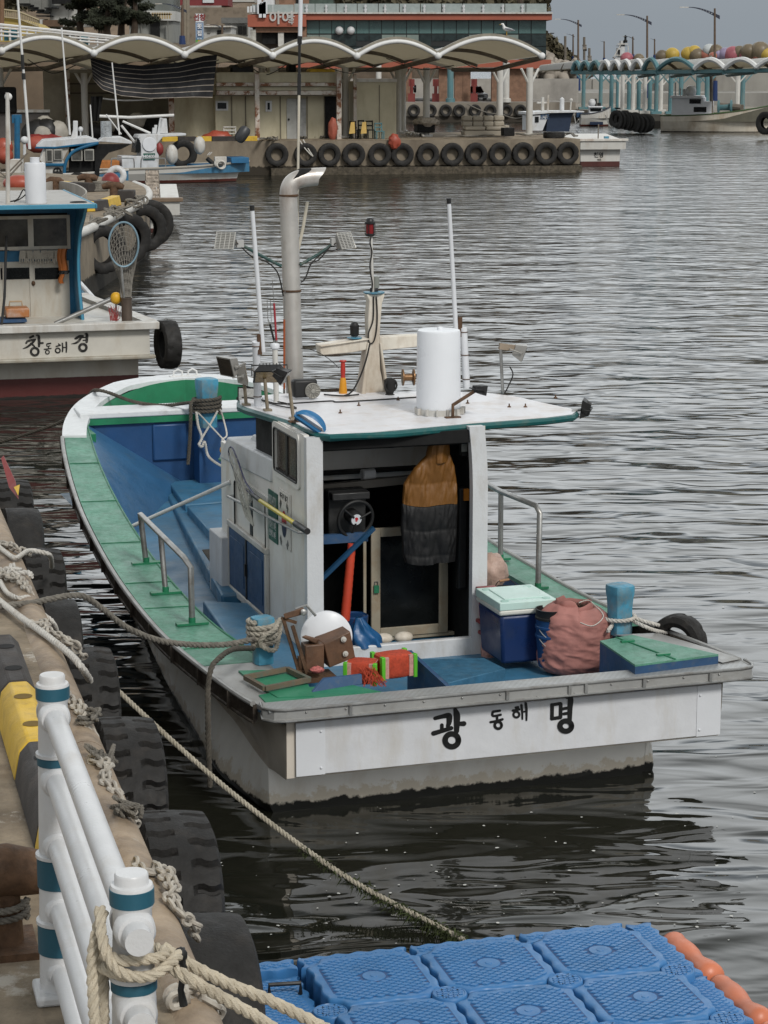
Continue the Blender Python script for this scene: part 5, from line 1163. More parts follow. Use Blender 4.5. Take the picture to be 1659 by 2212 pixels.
for k,lab in enumerate(('blue bucket at the bottom of the nested stack beside the cooler','second nested blue bucket, its rims showing under the black one','black bucket on top of the nested stack behind the pink sack')):
 z0=.62+(hb-.30)*k/2
 t=thing('bucket',lab,'bucket',BM@TR((bc_.x,bc_.y,z0)),'nested buckets')
 g=G();pr_=[(br*.80,z0-bc_.z),(br*.97,z0-bc_.z+.22),(br*1.05,z0-bc_.z+.225),(br*1.05,z0-bc_.z+.24),(br*.99,z0-bc_.z+.245),(br*1.0,z0-bc_.z+.29),(br*1.05,z0-bc_.z+.30),(br*.97,z0-bc_.z+.30),(br*.95,z0-bc_.z+.24),(br*.77,z0-bc_.z+.04 if k==2 else z0-bc_.z+.27)]
 g.lathe(pr_,TR(bc_),32);g.build('bucket_body',black if k==2 else blk,t,BM)
 if k<2:g=G();g.tube([bc_+V((br*cos(a),br*sin(a),z0-bc_.z+.24-.09*sin((a-3.3)/2.6*KPI)))*1 for a in[3.3+2.6*i/12 for i in range(13)]],.004,5);g.build('bucket_handle',steel,t,BM)
sack_m=wm('dusty_pink_sack',(.33,.145,.125),.75,var=.14,sc=5,dirt=(.17,.08,.07),da=.4,ds=4,bump=.35,bs=18)
sy=.98;sl,sr=by(1190,1380,sy),by(1346,1380,sy);sc_=V(((sl.x+sr.x)/2,sy+.24,.58));sw=(sr.x-sl.x)/2;sh_t=by(1250,1310,sy+.15).z-.58
def sackf(i,j):
 a=2*KPI*i;z=j
 prof=interp([(0,.80),(.12,.95),(.35,.98),(.6,1.0),(.8,.98),(.9,.86),(.97,.66),(1.0,.50)],z)
 d=V((cos(a),sin(a),0));fold=.03*noi(V((d.x*1.5,d.y*1.5,z*2)))+.030*sin(9*a+5*z+2*noi(V((d.x,d.y,z*3))))*z**2+.006*sin(z*26+3*noi(V((d.x*2,d.y*2,0))))
 q=V((d.x*1.1+4+z*.6,d.y*1.1,z*2.2));rn=0
 for k in range(2):rn+=(abs(noi(V((q.x+q.z*.8,q.y,q.z*1.6))*(2.1**k)*1.5+V((k*3,0,0)))))/2.0**k
 fold+=.03-.085*rn
 fold+=.035*abs(noi(V((d.x*3+z*4,d.y*3,z*7))))-.02+.018*noi(V((d.x*9,d.y*9,z*12)))
 r=prof*(1+fold);zz=sh_t*(.97 if z<1 else .93)*z+.03*noi(d*1.5+V((0,0,z)))*z+(.03 if d.x<-.2 and z>.8 else 0)
 return sc_+V((d.x*sw*r,d.y*.23*r,zz))
t=thing('sack','crumpled dusty pink woven sack, mouth open over dark weed, on the stern deck','sack',BM@TR(sc_))
g=G();g.grid(sackf,120,70);g.build('sack_body',sack_m,t,BM,smooth=60)
g=G();g.torus((0,0,0),1,.035,n=40,k=8);rv=[]
for p in g.v:a=math.atan2(p.y,p.x);q=sackf((a/2/KPI)%1,1.0);c=sc_+V((0,0,sh_t*.93));rv.append(c+V(((q-c).x*math.hypot(p.x,p.y),(q-c).y*math.hypot(p.x,p.y),p.z*1.0+.01+(q-c).z+.012*sin(5*a))))
g.v=rv;g.build('rolled_mouth',sack_m,t,BM)
g=G();rnd=random.Random(9)
for i in range(420):
 a=rnd.random()*6.283;r=rnd.random()**.5*.5;c=sc_+V((sw*r*cos(a),.22*r*sin(a),sh_t*.93+rnd.uniform(-.03,.02)));d=V((rnd.gauss(0,1),rnd.gauss(0,1),rnd.gauss(.3,.6))).normalized()*rnd.uniform(.02,.06);s_=V((rnd.gauss(0,1),rnd.gauss(0,1),0)).normalized()*.005
 g.add([c-s_,c+s_,c+d],[(0,1,2)])
g.sphere(sc_+V((0,0,sh_t*.86)),(sw*.5,.12,.04),n=16,k=8)
g.build('sack_contents',wm('dark_weed',(.035,.025,.014),.9,var=.5,sc=30,bump=0),t,BM,smooth=0)
g=G();g.tube(smoothpath([sackf(.72,.86)+V((0,-.012,0)),sackf(.78,.80)+V((0,-.012,0)),sackf(.85,.9)+V((.01,-.012,0)),sackf(.93,1.0)+V((0,0,.04)),sackf(.05,1.0)+V((-.02,0,.05)),sackf(.70,1)+V((.04,.02,.035))],5),.004,5);g.build('drawstring',rope_white,t,BM)
def spool(c,rz,L,w_,hgt,label,frame_m=lime,lay=.0):
 t=thing('line_spool',label,'line spool',BM@TR(c),'orange longline spools')
 M=TR(c)@RO(R(rz),4,'Z')@RO(R(lay),4,'X')
 g=G();n_=22;vs=[];nu=40
 for i in range(n_+1):
  x=-L/2+L*i/n_;k=1+.10*sin(KPI*i/n_)**.7-(.10 if i in(0,n_)else 0)
  for j in range(nu):
   a=2*KPI*j/nu;e_=(abs(cos(a))**5+abs(sin(a))**5)**.2
   rr=k*(1+.012*(i%2)+.01*noi(V((i*.7,j*.9,L*50))))
   vs.append(M@V((x,w_/2*cos(a)/e_*rr,hgt/2+hgt/2*sin(a)/e_*rr)))
 g.add(vs,[(i*nu+j,i*nu+(j+1)%nu,(i+1)*nu+(j+1)%nu,(i+1)*nu+j)for i in range(n_)for j in range(nu)]+[list(range(nu))[::-1],[n_*nu+j for j in range(nu)]])
 g.build('twine',orange,t,BM,smooth=30)
 pk=wm('pink_twine_core',(.50,.27,.23),.7,var=.2,sc=50,bump=.5,bs=200)
 for sx in(-1,1):
  g=G();g.hexa([M@V(p)for p in((sx*L*.40-.02,-w_*.50,hgt*.08),(sx*L*.40+.02,-w_*.50,hgt*.08),(sx*L*.40+.02,w_*.5,hgt*.08),(sx*L*.40-.02,w_*.5,hgt*.08),(sx*L*.40-.02,-w_*.50,hgt*.94),(sx*L*.40+.02,-w_*.50,hgt*.94),(sx*L*.40+.02,w_*.5,hgt*.94),(sx*L*.40-.02,w_*.5,hgt*.94))]);g.v=[M@(Vector(((M.inverted()@p).x,(M.inverted()@p).y*1.12,hgt/2+((M.inverted()@p).z-hgt/2)*1.1)))for p in g.v];g.build('pale_winding',pk,t,BM)
  for sy_ in(-1,1):
   g=G();g.hexa([M@V(p)for p in((sx*L*.5-.014,sy_*w_*.50-.02,-.005),(sx*L*.5+.014,sy_*w_*.50-.02,-.005),(sx*L*.5+.014,sy_*w_*.50+.02,-.005),(sx*L*.5-.014,sy_*w_*.50+.02,-.005),(sx*L*.5-.014,sy_*w_*.50-.02,hgt*1.02),(sx*L*.5+.014,sy_*w_*.50-.02,hgt*1.02),(sx*L*.5+.014,sy_*w_*.50+.02,hgt*1.02),(sx*L*.5-.014,sy_*w_*.50+.02,hgt*1.02))]);g.build('end_post',frame_m,t,BM,bevel=.004)
 return t,M
Yq=.55
c1=by(862,1478,Yq);sc2=by(862,1420,Yq)
pxw=(by(905,1450,Yq).x-by(820,1450,Yq).x)
spool(V((by(862,1450,Yq).x,Yq+.12,max(.70,by(862,1468,Yq).z))),8,pxw*.86,.16,sc2 .z-by(862,1468,Yq).z,'bright orange line spool with lime green end posts, right of a pair')
t2_,M2=spool(V((by(792,1460,Yq).x,Yq+.10,max(.68,by(790,1480,Yq).z))),-28,pxw*.72,.16,.15,'unravelling orange line spool lying left of the lime green one at the stern')
g=G();rnd=random.Random(4)
for i in range(46):
 a=by(rnd.uniform(775,812),rnd.uniform(1438,1462),Yq-.0-rnd.random()*.04);b=by(rnd.uniform(785,838),rnd.uniform(1468,1484),Yq-.13)
 g.tube(smoothpath([a,a.lerp(b,.5)+V((rnd.uniform(-.02,.02),0,.015)),b],3),.0022,4)
g.build('loose_twine',orange,t2_,BM)
for(u,v0,v1,lab)in((1062,1275,1350,'orange line spool standing behind the wheelhouse pillar'),(1066,1370,1440,'pale pink line spool standing on the deck by the wheelhouse pillar')):
 Yz=1.75;a=by(u,v1,Yz);b=by(u,v0,Yz);w2=.13
 t=thing('line_spool',lab,'line spool',BM@TR(a),'upright line spools')
 M=TR(V((a.x+.0,Yz+.08,a.z)));hh=b.z-a.z
 g=G();g.lathe([(.055,.02),(.066,hh*.2),(.07,hh*.5),(.066,hh*.8),(.055,hh-.02)],M,24);g.build('twine',orange if v0<1300 else wm('pink_twine_core',(.50,.27,.23),.7,var=.2,sc=50,bump=.5,bs=200),t,BM)
 for z in(0,hh-.02):g=G();g.box(M@V((0,0,z+.01)),(.15,.13,.022));g.box(M@V((0,-.066,z+.01)),(.10,.006,.018),1);g.build('end_plate',[red,wm('yellow_tag',(.5,.4,.05),.5)],t,BM)
g=G();g.bb((by(1050,1400,1.9).x+.0,1.78,.56),(by(1080,1400,1.9).x+.05,1.95,by(1066,1442,1.75).z));part(g,'pillar_step',blue_dark)
g=G();cb_=by(1062,1235,2.5);g.sphere(cb_,(.13,.12,.15),n=30,k=22,fn=lambda d:1+.16*noi(d*2.3)+.05*noi(d*8));item(g,'plastic_bag',wm('pinkish_net_bag',(.40,.28,.23),.4,var=.2,sc=12,bump=.6,bs=60),'bag','crumpled translucent pinkish bag heaped on the starboard side deck')
g=G();c=by(1100,1272,2.2);g.tube([c+V((-.16,-.0,-.02)),c+V((-.1,-.02,.07)),c+V((.0,-.02,.08)),c+V((.12,-.02,-.03))],.004,5);g.tube([c+V((-.09,-.02,.072)),c+V((-.01,-.02,.08))],.010,8,1);g.lathe([(.12,-.22),(.15,-.02),(.155,-.015),(.145,-.02),(.115,-.2)],TR(c+V((-.02,.05,0))),24,0);item(g,'bait_bucket',[black,wm('wood_grip',(.30,.16,.08),.6)],'bucket','black bucket with wooden handle grip behind the cooler')
NH=thing('net_hauler','rusty brown net hauler with a big white wheel tilted beside the port bitt','winch',BM@TR(bz(690,1460,.87)))
Yh_=.70
def h_(u,v,dy=0):return by(u,v,Yh_+dy)
brown=wm('hauler_brown_paint',(.115,.060,.034),.5,var=.25,sc=8,dirt=(.05,.035,.025),da=.5,ds=9,bump=.25,bs=40)
wcn=h_(705,1375,.16);Mh=TR(wcn)@RO(R(-12),4,'Z')@RO(KPI/2-R(8),4,'X')
rw=(h_(757,1375,.16)-h_(650,1375,.16)).length/2
g=G();g.lathe([(.02,.035),(rw*.92,.03),(rw,.018),(rw,-.018),(rw*.92,-.03),(.02,-.035)],Mh,48);g.build('hauler_wheel',white_clean,NH,BM)
fA,fB,fC,fD,fE=h_(681,1385),h_(722,1347),h_(764,1360),h_(768,1419),h_(711,1442)
ft=[h_(700,1392),h_(757,1364),h_(768,1420),h_(712,1443)]
bk=[p+V((-.03,.16,.02))for p in ft];tpv=h_(718,1347,.10)
g=G();g.hexa([ft[3],ft[2],bk[2]+V((0,.02,0)),bk[3],ft[0],ft[1],bk[1]+V((-.0,.03,.0)),bk[0]]);g.build('gearbox',brown,NH,BM,bevel=.006)
for u,v in((742,1381),(746,1412)):
 g=G();c=h_(u,v,-.012);g.lathe([(.020,0),(.020,.008),(.012,.010),(.010,.018),(0,.018)],TR(c)@RO(KPI/2,4,'X'),16);g.build('white_bolt',white_dirty,NH,BM)
g=G();
for(u0,v0,u1,v1,dy,r_)in((612,1338,645,1448,0,.016),(632,1352,663,1455,-.05,.017),(608,1335,640,1345,0,.014),(640,1450,700,1462,-.02,.018)):
 g.tube([h_(u0,v0,dy),h_(u1,v1,dy)],r_,4)
g.build('hauler_frame',rusty,NH,BM)
g=G();g.hexa([h_(650,1376,-.02),h_(683,1392,-.02),h_(683,1392,.1),h_(650,1376,.1),h_(660,1372,-.02),h_(690,1380,-.02),h_(690,1380,.1),h_(660,1372,.1)]);g.bb(h_(660,1450,-.02),h_(690,1382,.10));g.build('motor_case',brown,NH,BM,bevel=.01)
g=G();g.hexa([h_(615,1338,-.03),h_(660,1326,-.03),h_(660,1326,.05),h_(615,1338,.05),h_(612,1326,-.03),h_(655,1312,-.03),h_(655,1312,.05),h_(612,1326,.05)]);g.build('roller_arm',brown,NH,BM,bevel=.005)
g=G();g.lathe([(.022,0),(.022,.02),(.01,.026)],TR(h_(655,1322,-.04))@RO(KPI/2,4,'X'),16);g.build('roller_bolt',steel,NH,BM)
g=G();g.tube([h_(638,1316,.02),h_(662,1307,.02),h_(682,1330,.02)],.010,6);g.build('hauler_handle',steel,NH,BM)
g=G();g.box(h_(668,1462,.02),(.34,.22,.03));g.box(h_(650,1440,.06),(.04,.04,.15));g.build('hauler_base',rusty,NH,BM)
g=G();c=h_(685,1447,-.10);g.sphere(c,(.05,.03,.025),n=16,k=8,fn=lambda d:1+.3*noi(d*5));item(g,'sinker_bundle',wm('red_white_cord',(.35,.10,.09),.7,var=.6,sc=60),'cord','small bundle of red and white cord under the net hauler')
g=G();c=by(775,1375,2.0)
def tarpf(i,j):
 a=2*KPI*i;z=j;r=interp([(0,1.0),(.3,.9),(.7,.55),(1,.2)],z);d=V((cos(a),sin(a),0))
 r*=1+.3*sin(5*a+4*z)*.4+.3*noi(V((d.x*2,d.y*2,z*2)))
 return c+V((d.x*.12*r+.06*(1-z),d.y*.10*r,-.07+.22*z))
g.grid(tarpf,40,16);item(g,'blue_oilskin',wm('blue_oilskin',(.012,.075,.19),.4,var=.2,bump=.1),'oilskin','crumpled blue oilskin dumped in the wheelhouse doorway beside the orange hose')
g=G();c=by(765,1330,2.35);g.lathe([(.10,0),(.11,.12),(.10,.13),(.09,.12)],TR(c+V((0,0,-.12))),20);item(g,'blue_basin',blk,'basin','dark blue basin behind the orange hose in the wheelhouse')
for uu,lab in((828,'pale ball float on the door sill, left one of two'),(872,'pale ball float on the door sill, right one of two')):
 g=G();c=by(uu,1400,2.12);g.sphere(V((c.x,c.y,.68)),(.075,.05,.045),n=20,k=12);item(g,'ball_float',cream,'float',lab)
Yj=2.06
def jk(u,v):return by(u,v,Yj)
J=thing('jacket','padded two tone work jacket, ochre above and black below, hanging in the wheelhouse doorway','jacket',BM@TR(jk(945,1215)))
def jf(outl_l,outl_r,v0,v1,dep=.09):
 def f(i,j):
  v=v0+(v1-v0)*j;ul=interp(outl_l,v);ur=interp(outl_r,v)
  a=KPI*i;u=(ul+ur)/2-(ur-ul)/2*cos(a)
  p=by(u,v+3*sin(u*.05),Yj);puff=.018*abs(sin((v-v0)*KPI/55))**.5
  dd=(dep*.6+puff*.7)*sin(a)**.45+.030*noi(V((u*.045,v*.010,3)))+.018*abs(noi(V((u*.09+v*.02,v*.022,7))))+.008*noi(V((u*.25,v*.05,1)))
  return V((p.x,Yj+.06-dd,p.z))
 return f
ochre=wm('ochre_nylon',(.16,.068,.013),.55,var=.1,bump=.15,bs=25)
g=G();g.grid(jf([(930,935),(985,925),(1010,898),(1050,877),(1100,874)],[(930,972),(985,975),(1010,985),(1050,990),(1100,990)],934,1092),60,50);g.build('jacket_upper',ochre,J,BM,smooth=70)
g=G();g.grid(jf([(930,940),(990,938)],[(930,972),(990,966)],930,1000,.125),16,12);g.build('hood',ochre,J,BM,smooth=70)
g=G();g.grid(jf([(1090,872),(1150,871),(1200,876),(1225,882)],[(1090,992),(1150,990),(1215,988),(1225,986)],1091,1218,.085),60,44);g.build('jacket_lower',wm('black_nylon',(.004,.004,.0045),.65,var=.15,bump=.15,bs=25),J,BM,smooth=70)
g=G();g.box(by(1003,960,2.1),(.06,.06,.17));g.box(by(1003,960,2.06),(.045,.01,.11),1);part(g,'wall_box',[black,wm('grey_label',(.22,.22,.2),.5)])
g=G();g.box(by(1006,1068,2.15),(.04,.05,.09));part(g,'orange_reflector',wm('orange_reflector',(.45,.16,.02),.4))
g=G();g.bb(by(996,1150,2.15)+V((-.02,0,-.45)),by(1010,1150,2.15)+V((0,.08,.35)));part(g,'dark_oilskins',wm('hanging_black_oilskin',(.010,.010,.010),.6,bump=.4,bs=12),bevel=.015)
xn=xa-.09
LN=thing('landing_net','landing net with yellow pole and black grip leaning along the wheelhouse port side','landing net',BM@TR(bx(640,1150,xn)))
def N_(u,v,d=0):return bx(u,v,xn-d)
g=G();g.tube([N_(560,1080),N_(640,1133)],.017,12);g.build('net_pole',wm('yellow_pole',(.50,.40,.03),.35,var=.08,bump=0),LN,BM)
g=G();g.tube([N_(638,1131),N_(664,1148)],.024,14);g.build('grip',black,LN,BM)
g=G();g.tube([N_(545,1068),N_(562,1081)],.018,10);g.build('ferrule',black,LN,BM)
g=G();hoop=smoothpath([N_(550,1070),N_(530,1040),N_(512,990),N_(500,965),N_(494,978),N_(503,1010),N_(520,1045),N_(548,1072)],5);g.tube(hoop,.007,6);g.build('net_hoop',wm('purple_blue_hoop',(.035,.035,.10),.4),LN,BM)
g=G();rnd=random.Random(2)
netm=wm('pale_net_mesh',(.46,.45,.40),.8,var=.2,bump=0)
def bagp(a,t):
 h=hoop[int(a*(len(hoop)-1))];bot=N_(548,1135);k=t**.8;c=h.lerp(bot,k);w2=.09*sin(KPI*t);return c+V((-.02*sin(t*3),cos(a*6.28)*w2,sin(a*6.28)*w2*.5))
for i in range(26):
 for sgn in(1,-1):
  g.tube([bagp((i/26+sgn*t/10*.28)%1,t/10)+V((rnd.uniform(-.006,.006),rnd.uniform(-.006,.006),rnd.uniform(-.006,.006)))for t in range(11)],.0026,3,cap=False)
g.build('net_mesh',netm,LN,BM)
def roof_item(u0,v0):return bz(u0,v0,rz_)
b0=roof_item(741,850)
T=thing('spray_bottle','orange bottle with a red fluted top standing on the wheelhouse roof','bottle',BM@TR(b0))
hbt=by(738,778,b0 .y).z-rz_
g=G();g.lathe([(.035,.002),(.033,hbt*.10),(.026,hbt*.38),(.020,hbt*.48)],TR(b0),20);g.build('bottle_body',wm('orange_bottle',(.60,.26,.02),.4,var=.05,bump=0),T,BM)
g=G();g.lathe([(.020,hbt*.48),(.016,hbt*.55),(.021,hbt*.66),(.018,hbt*.84),(.017,hbt*.92),(.030,hbt*.97),(.026,hbt)],TR(b0),20);g.build('bottle_top',wm('red_bottle_top',(.40,.03,.02),.4,var=.05,bump=0),T,BM)
for(u0,v0,u1,v1,um,vm,m_,lab)in((597,735,588,605,592,655,wm('red_grip',(.30,.03,.04),.4),'long red handled gaff standing beside the exhaust pipe'),(614,860,616,620,614,690,wm('rust_orange_grip',(.30,.07,.02),.5),'orange handled fish fork hidden half behind the exhaust pipe'),(592,735,580,690,583,700,black,'two pronged black handled fish fork on the roof')):
 Yt=Yp-.12
 t=thing('fish_fork',lab,'fork',BM@TR(by(u0,v0,Yt)),'fishing tools on the roof')
 g=G();g.tube([by(u0,v0,Yt),by(um,vm,Yt)],.009,8);g.build('grip',m_,t,BM)
 g=G();g.tube([by(um,vm,Yt),by(u1,v1,Yt)],.003,5);g.tube([by(u0,v0,Yt),V((by(u0,v0,Yt).x,Yt,rz_+.0))],.010,6)
 if um==583:g.tube([by(583,700,Yt),by(579,694,Yt),by(577,648,Yt)],.003,5);g.tube([by(583,700,Yt),by(586,694,Yt),by(584,648,Yt)],.003,5)
 g.build('prong',steel,t,BM)
cxb,cyb=bt.x,Yb;rb=bw*.56
g=G();z0=by(446,872,Yb).z
pts=[V((cxb+rb*1.12*cos(a),cyb+rb*1.12*sin(a),z0-.09+.0062*a))for a in[-.6+.42*i for i in range(62)]]
rope_g(g,pts,.019,k=3)
pts=[V((cxb-rb,cyb-.06,z0+.03)),by(405,870,8.35),by(350,876,8.7),bz(290,868,1.58),bz(240,850,1.64),bz(212,843,1.66),by(195,850,9.6),by(150,900,9.9),by(95,925,10.2),by(0,955,10.6),by(-40,962,10.8)]
item(g,'rope_turns',rope_dark,'rope','dark rope turns wound round the bow bitt')
g=G();rope_g(g,pts,.019);item(g,'bow_line',rope_dark,'rope','dark bow line leading from the bow bitt over the white bow cap to the left')
g=G();rope_g(g,[V((cxb-rb*.9,cyb-.1,z0+.05)),by(413,870,Yb-.15),by(412,900,Yb-.17),by(410,950,Yb-.16),by(406,1003,Yb-.14)],.019);item(g,'rope_tail',rope_dark,'rope','dark rope tail hanging straight down beside the bow bitt')
g=G();Yw_=Yb-.2
rope_g(g,[by(424,890,Yw_),by(428,920,Yw_),by(436,945,Yw_),by(430,960,Yw_-.02),by(436,965,Yw_),by(442,955,Yw_),by(450,985,Yw_),by(475,1005,Yw_-.3),by(500,1014,Yw_-.6)],.014)
rope_g(g,[by(470,888,Yw_),by(455,915,Yw_),by(440,940,Yw_),by(432,955,Yw_-.02)],.011)
item(g,'knotted_rope',rope_white,'rope','knotted white rope slung from the bow bitt towards the hood')
g=G();rope_g(g,[by(428,892,Yw_),by(455,920,Yw_-.02),by(485,952,Yw_-.4),by(497,965,Yw_-.8)],.008);rope_g(g,[by(476,885,Yw_),by(484,910,Yw_),by(490,940,Yw_-.3),by(480,950,Yw_-.35),by(488,962,Yw_-.4),by(496,950,Yw_-.4),by(492,985,Yw_-.5),by(502,972,Yw_-.8)],.009)
item(g,'lashing_line',rope_white,'rope','thin white lashing with a bow knot above the small yellow float')
g=G();c=by(488,972,5.2);g.sphere(c,(.055,.05,.05),n=20,k=12);item(g,'yellow_float',wm('amber_float',(.50,.24,.02),.5),'float','small amber float tied at the corner of the hood')
px_,py_,pz_,pw_=STP
g=G();zb0=.86+(pz_-.86)*.50;r1_=pw_*.60
pts=[V((px_+r1_*cos(a)*(1+.05*sin(a*.9)),py_+r1_*sin(a)*(1+.05*sin(a*.9)),zb0+.0062*a))for a in[-2.8+.42*i for i in range(62)]]
rope_g(g,pts,.020,k=3)
pts=[V((px_-r1_*.4,py_-r1_*1.15,zb0+.06)),V((px_+r1_*.5,py_-r1_*1.25,zb0+.09)),V((px_+r1_*1.3,py_-.02,zb0+.14)),V((px_+r1_*1.25,py_+.0,zb0+.02)),V((px_+r1_*.5,py_-r1_*1.3,zb0-.05)),V((px_-r1_*.5,py_-r1_*1.2,zb0-.0)),V((px_-r1_*.2,py_-r1_*1.4,zb0+.07))]
rope_g(g,pts,.018);item(g,'rope_turns',wm('pale_bitt_rope',(.38,.35,.29),.95,var=.25,sc=30,dirt=(.16,.14,.11),da=.4,ds=8,bump=.8,bs=300),'rope','pale rope turns and knot wound round the port stern bitt')
e0_=BM@V((px_-r1_*.8,py_-r1_*.8,zb0+.03));q0=oz(0,1312,QZ+.04)
pxs=[(-30,1318),(20,1308),(65,1303),(110,1294),(150,1287),(185,1290),(225,1318),(265,1350),(300,1368),(350,1385),(420,1393),(490,1392)]
g=G();rope_g(g,[oy(u,v,q0 .y+(e0_.y-q0 .y)*max(0,u/545))for u,v in pxs]+[e0_],.022);g.build('mooring_rope',rope_grey,cat='rope',label='grey mooring rope sagging from the quay over the tyre to the port stern bitt')
g=G();e1=V((px_-r1_,py_-r1_,zb0-.03));yy=1.3
pts=[BM@e1]+[oy(u,v,y)for u,v,y in((505,1402,14.3),(478,1418,14.05),(458,1440,13.9),(450,1480,13.85),(449,1540,13.8),(450,1600,13.8),(452,1660,13.8),(454,1700,13.8))]
rope_g(g,pts,.019);g.build('hanging_rope',rope_dark,cat='rope',label='dark rope hanging from the port stern bitt down the hull into the water')
sx_,sy_,sz_,sw_=STS
g=G();zs0=.86+(sz_-.86)*.28
pts=[V((sx_+sw_*.6*cos(a),sy_+sw_*.6*sin(a),zs0+.004*a))for a in[.5+.45*i for i in range(16)]]+[V((sx_-sw_*.75,sy_-sw_*.6,zs0-.05))]
rope_g(g,pts,.016,k=3);rope_g(g,[V((sx_+sw_*.4,sy_-sw_*.4,zs0)),bz(1390,1352,.95),bz(1415,1362,.90),bz(1440,1367,.86)],.015);rope_g(g,[V((sx_+sw_*.5,sy_-sw_*.2,zs0+.02)),bz(1385,1340,.97),bz(1420,1350,.93),bz(1440,1358,.86)],.015)
item(g,'fender_rope',rope_white,'rope','white rope from the starboard stern bitt to the small tyre')
tc_=bz(1458,1372,.86);Mt=BM@TR((tc_.x+.04,tc_.y+.02,.80))@RO(R(38),4,'Z')
t=tyre_thing('small car tyre fender hanging outside the starboard quarter',Mt,'boat tyre fenders',Ro=.21,W=.16,Ri=.12,nseg=60,depth=.008)
# ================================================================= generic small boat hull (local x = towards bow, y = to port, z up)
def hull_parts(t,M,L,W,zs,zb,mat,deckm,railm,red=True,transom=.85,fill=.62,rake=.8,bott=None,deck_z=None):
 n=22
 def half(i):
  s=i/n;w=W/2*(transom+(1-transom)*sin(min(1,s/.45)*KPI/2))if s<.45 else W/2*max(.0,1-((s-.45)/.55)**2.2);return w
 def sz(i):s=i/n;return zs+(zb-zs)*s**2.2
 g=G();rows=[]
 for k,(f,dz)in enumerate(((1,0),(.96,.35),(.80,.8),(.55,1.25))):
  row=[]
  for side in(1,-1):
   r_=[]
   for i in range(n+1):
    s=i/n;x=-L/2+(L*s)*(1-(k*rake*.035 if s>.5 else 0)*(s-.5)*2);z=sz(i)-dz*zs*(1 if k<3 else 1)
    if k==3:z=-.35
    r_.append(V((x,side*half(i)*f*(1 if s<.5 else 1-.25*(k/3)*(s-.5)*2),z)))
   row.append(r_)
  rows.append(row)
 for k in range(3):
  for sd in(0,1):
   A,B=rows[k][sd],rows[k+1][sd]
   for i in range(n):
    q=[A[i],A[i+1],B[i+1],B[i]];g.add(q if sd else q[::-1],[(0,1,2,3)])
  a,b,c,d=rows[k][0][0],rows[k][1][0],rows[k+1][1][0],rows[k+1][0][0];g.add([a,b,c,d],[(0,1,2,3)])
 g.build('hull',mat,t,M,smooth=35)
 dz_=deck_z if deck_z is not None else zs*.65
 g=G();g.add([V((p.x,p.y*.95,dz_))for p in rows[0][0]]+[V((p.x,p.y*.95,dz_))for p in rows[0][1][::-1]],[list(range(2*n+2))[::-1]])
 for sd in(0,1):
  A=rows[0][sd]
  for i in range(n):q=[V((A[i].x,A[i].y*.95,A[i].z)),V((A[i+1].x,A[i+1].y*.95,A[i+1].z)),V((A[i+1].x,A[i+1].y*.95,dz_)),V((A[i].x,A[i].y*.95,dz_))];g.add(q,[(0,1,2,3)])
 g.build('deck',deckm,t,M,smooth=0)
 g=G();ring_=rows[0][0]+rows[0][1][::-1];g.tube(ring_,.045,6,closed=True);g.build('gunwale',railm,t,M)
 return half,sz
def bb(t,M,name,a,b,m,bevel=0,par=None,**k):
 g=G();g.bb(a,b);return g.build(name,m,par or t,M,bevel=bevel,**k)
# ================================================================= neighbouring boat at the left
o_=oz(343,697,1.14);LM=frame(o_.x,o_.y,0,15)
LB=thing('fishing_boat','white fishing boat with blue cabin edges and flaking stern lettering, left edge','boat',LM)
def lz(u,v,z):return fz(LM,u,v,z)
def ly(u,v,Y):return fy(LM,u,v,Y)
def lp(g,name,m,par=LB,**k):return g.build(name,m,par,LM,**k)
lhull=wm('neighbour_hull',(.50,.48,.43),.45,var=.06,dirt=(.30,.21,.12),da=.45,ds=1.6,streak=.35,rust=.04,rs=5,bump=.1,water=[(.30,(.085,.018,.016),.02),(.03,(.015,.012,.010),.08)])
xw=-5.0
zb1=ly(150,772,.05).z
xe=ly(324,760,.05).x;zt1=ly(150,716,.05).z+.05;fa=lz(186,640,1.1)
g=G();g.hexa([V((xw,.05,zb1)),V((xe,.05,zb1)),V((fa.x-.2,fa.y,zb1)),V((xw,fa.y,zb1)),V((xw,.05,zt1)),V((xe,.05,zt1)),V((fa.x-.1,fa.y,zt1)),V((xw,fa.y,zt1))]);lp(g,'stern_board',lhull,smooth=0)
xr1=ly(299,800,.45).x
g=G();g.hexa([V((xw,.45,-.4)),V((xr1,.45,-.4)),V((fa.x-.9,fa.y,-.4)),V((xw,fa.y,-.4)),V((xw,.45,zb1)),V((xr1+.0,.45,zb1)),V((fa.x-.3,fa.y,zb1)),V((xw,fa.y,zb1))]);lp(g,'hull',lhull,smooth=0)
g=G();za,zb2=ly(150,717,-.06).z,ly(150,701,-.06).z
g.bb((xw,-.07,za),(.0,.18,zb2));lp(g,'stern_rub_rail',white_dirty,bevel=.012)
g=G();g.bb((xw,-.05,zb1-.055),(ly(337,770,-.05).x,.10,zb1+.008));lp(g,'lower_moulding',wm('grimy_moulding',(.33,.31,.26),.5,dirt=(.16,.10,.05),da=.5,ds=4,rust=.15),bevel=.02)
g=G();g.hexa([V((-.22,.18,za)),V((0,.18,za)),V((fa.x,fa.y,za)),V((fa.x-.22,fa.y,za)),V((-.22,.18,zb2)),V((0,.18,zb2)),V((fa.x,fa.y,zb2)),V((fa.x-.22,fa.y,zb2))]);lp(g,'side_rail',white_dirty)
mp=zc(60,1280,.2049,0)
def mpl(x,y,li):
 p=ly((60+x*.2049)/1.82278,(1280+y*.2049)/1.82278,.046);return V((p.x,.046-.0008*li,p.z))
inkw=wm('flaking_black_lettering',(.010,.009,.008),.6,dirt=(.30,.28,.25),da=.35,ds=14,bump=0)
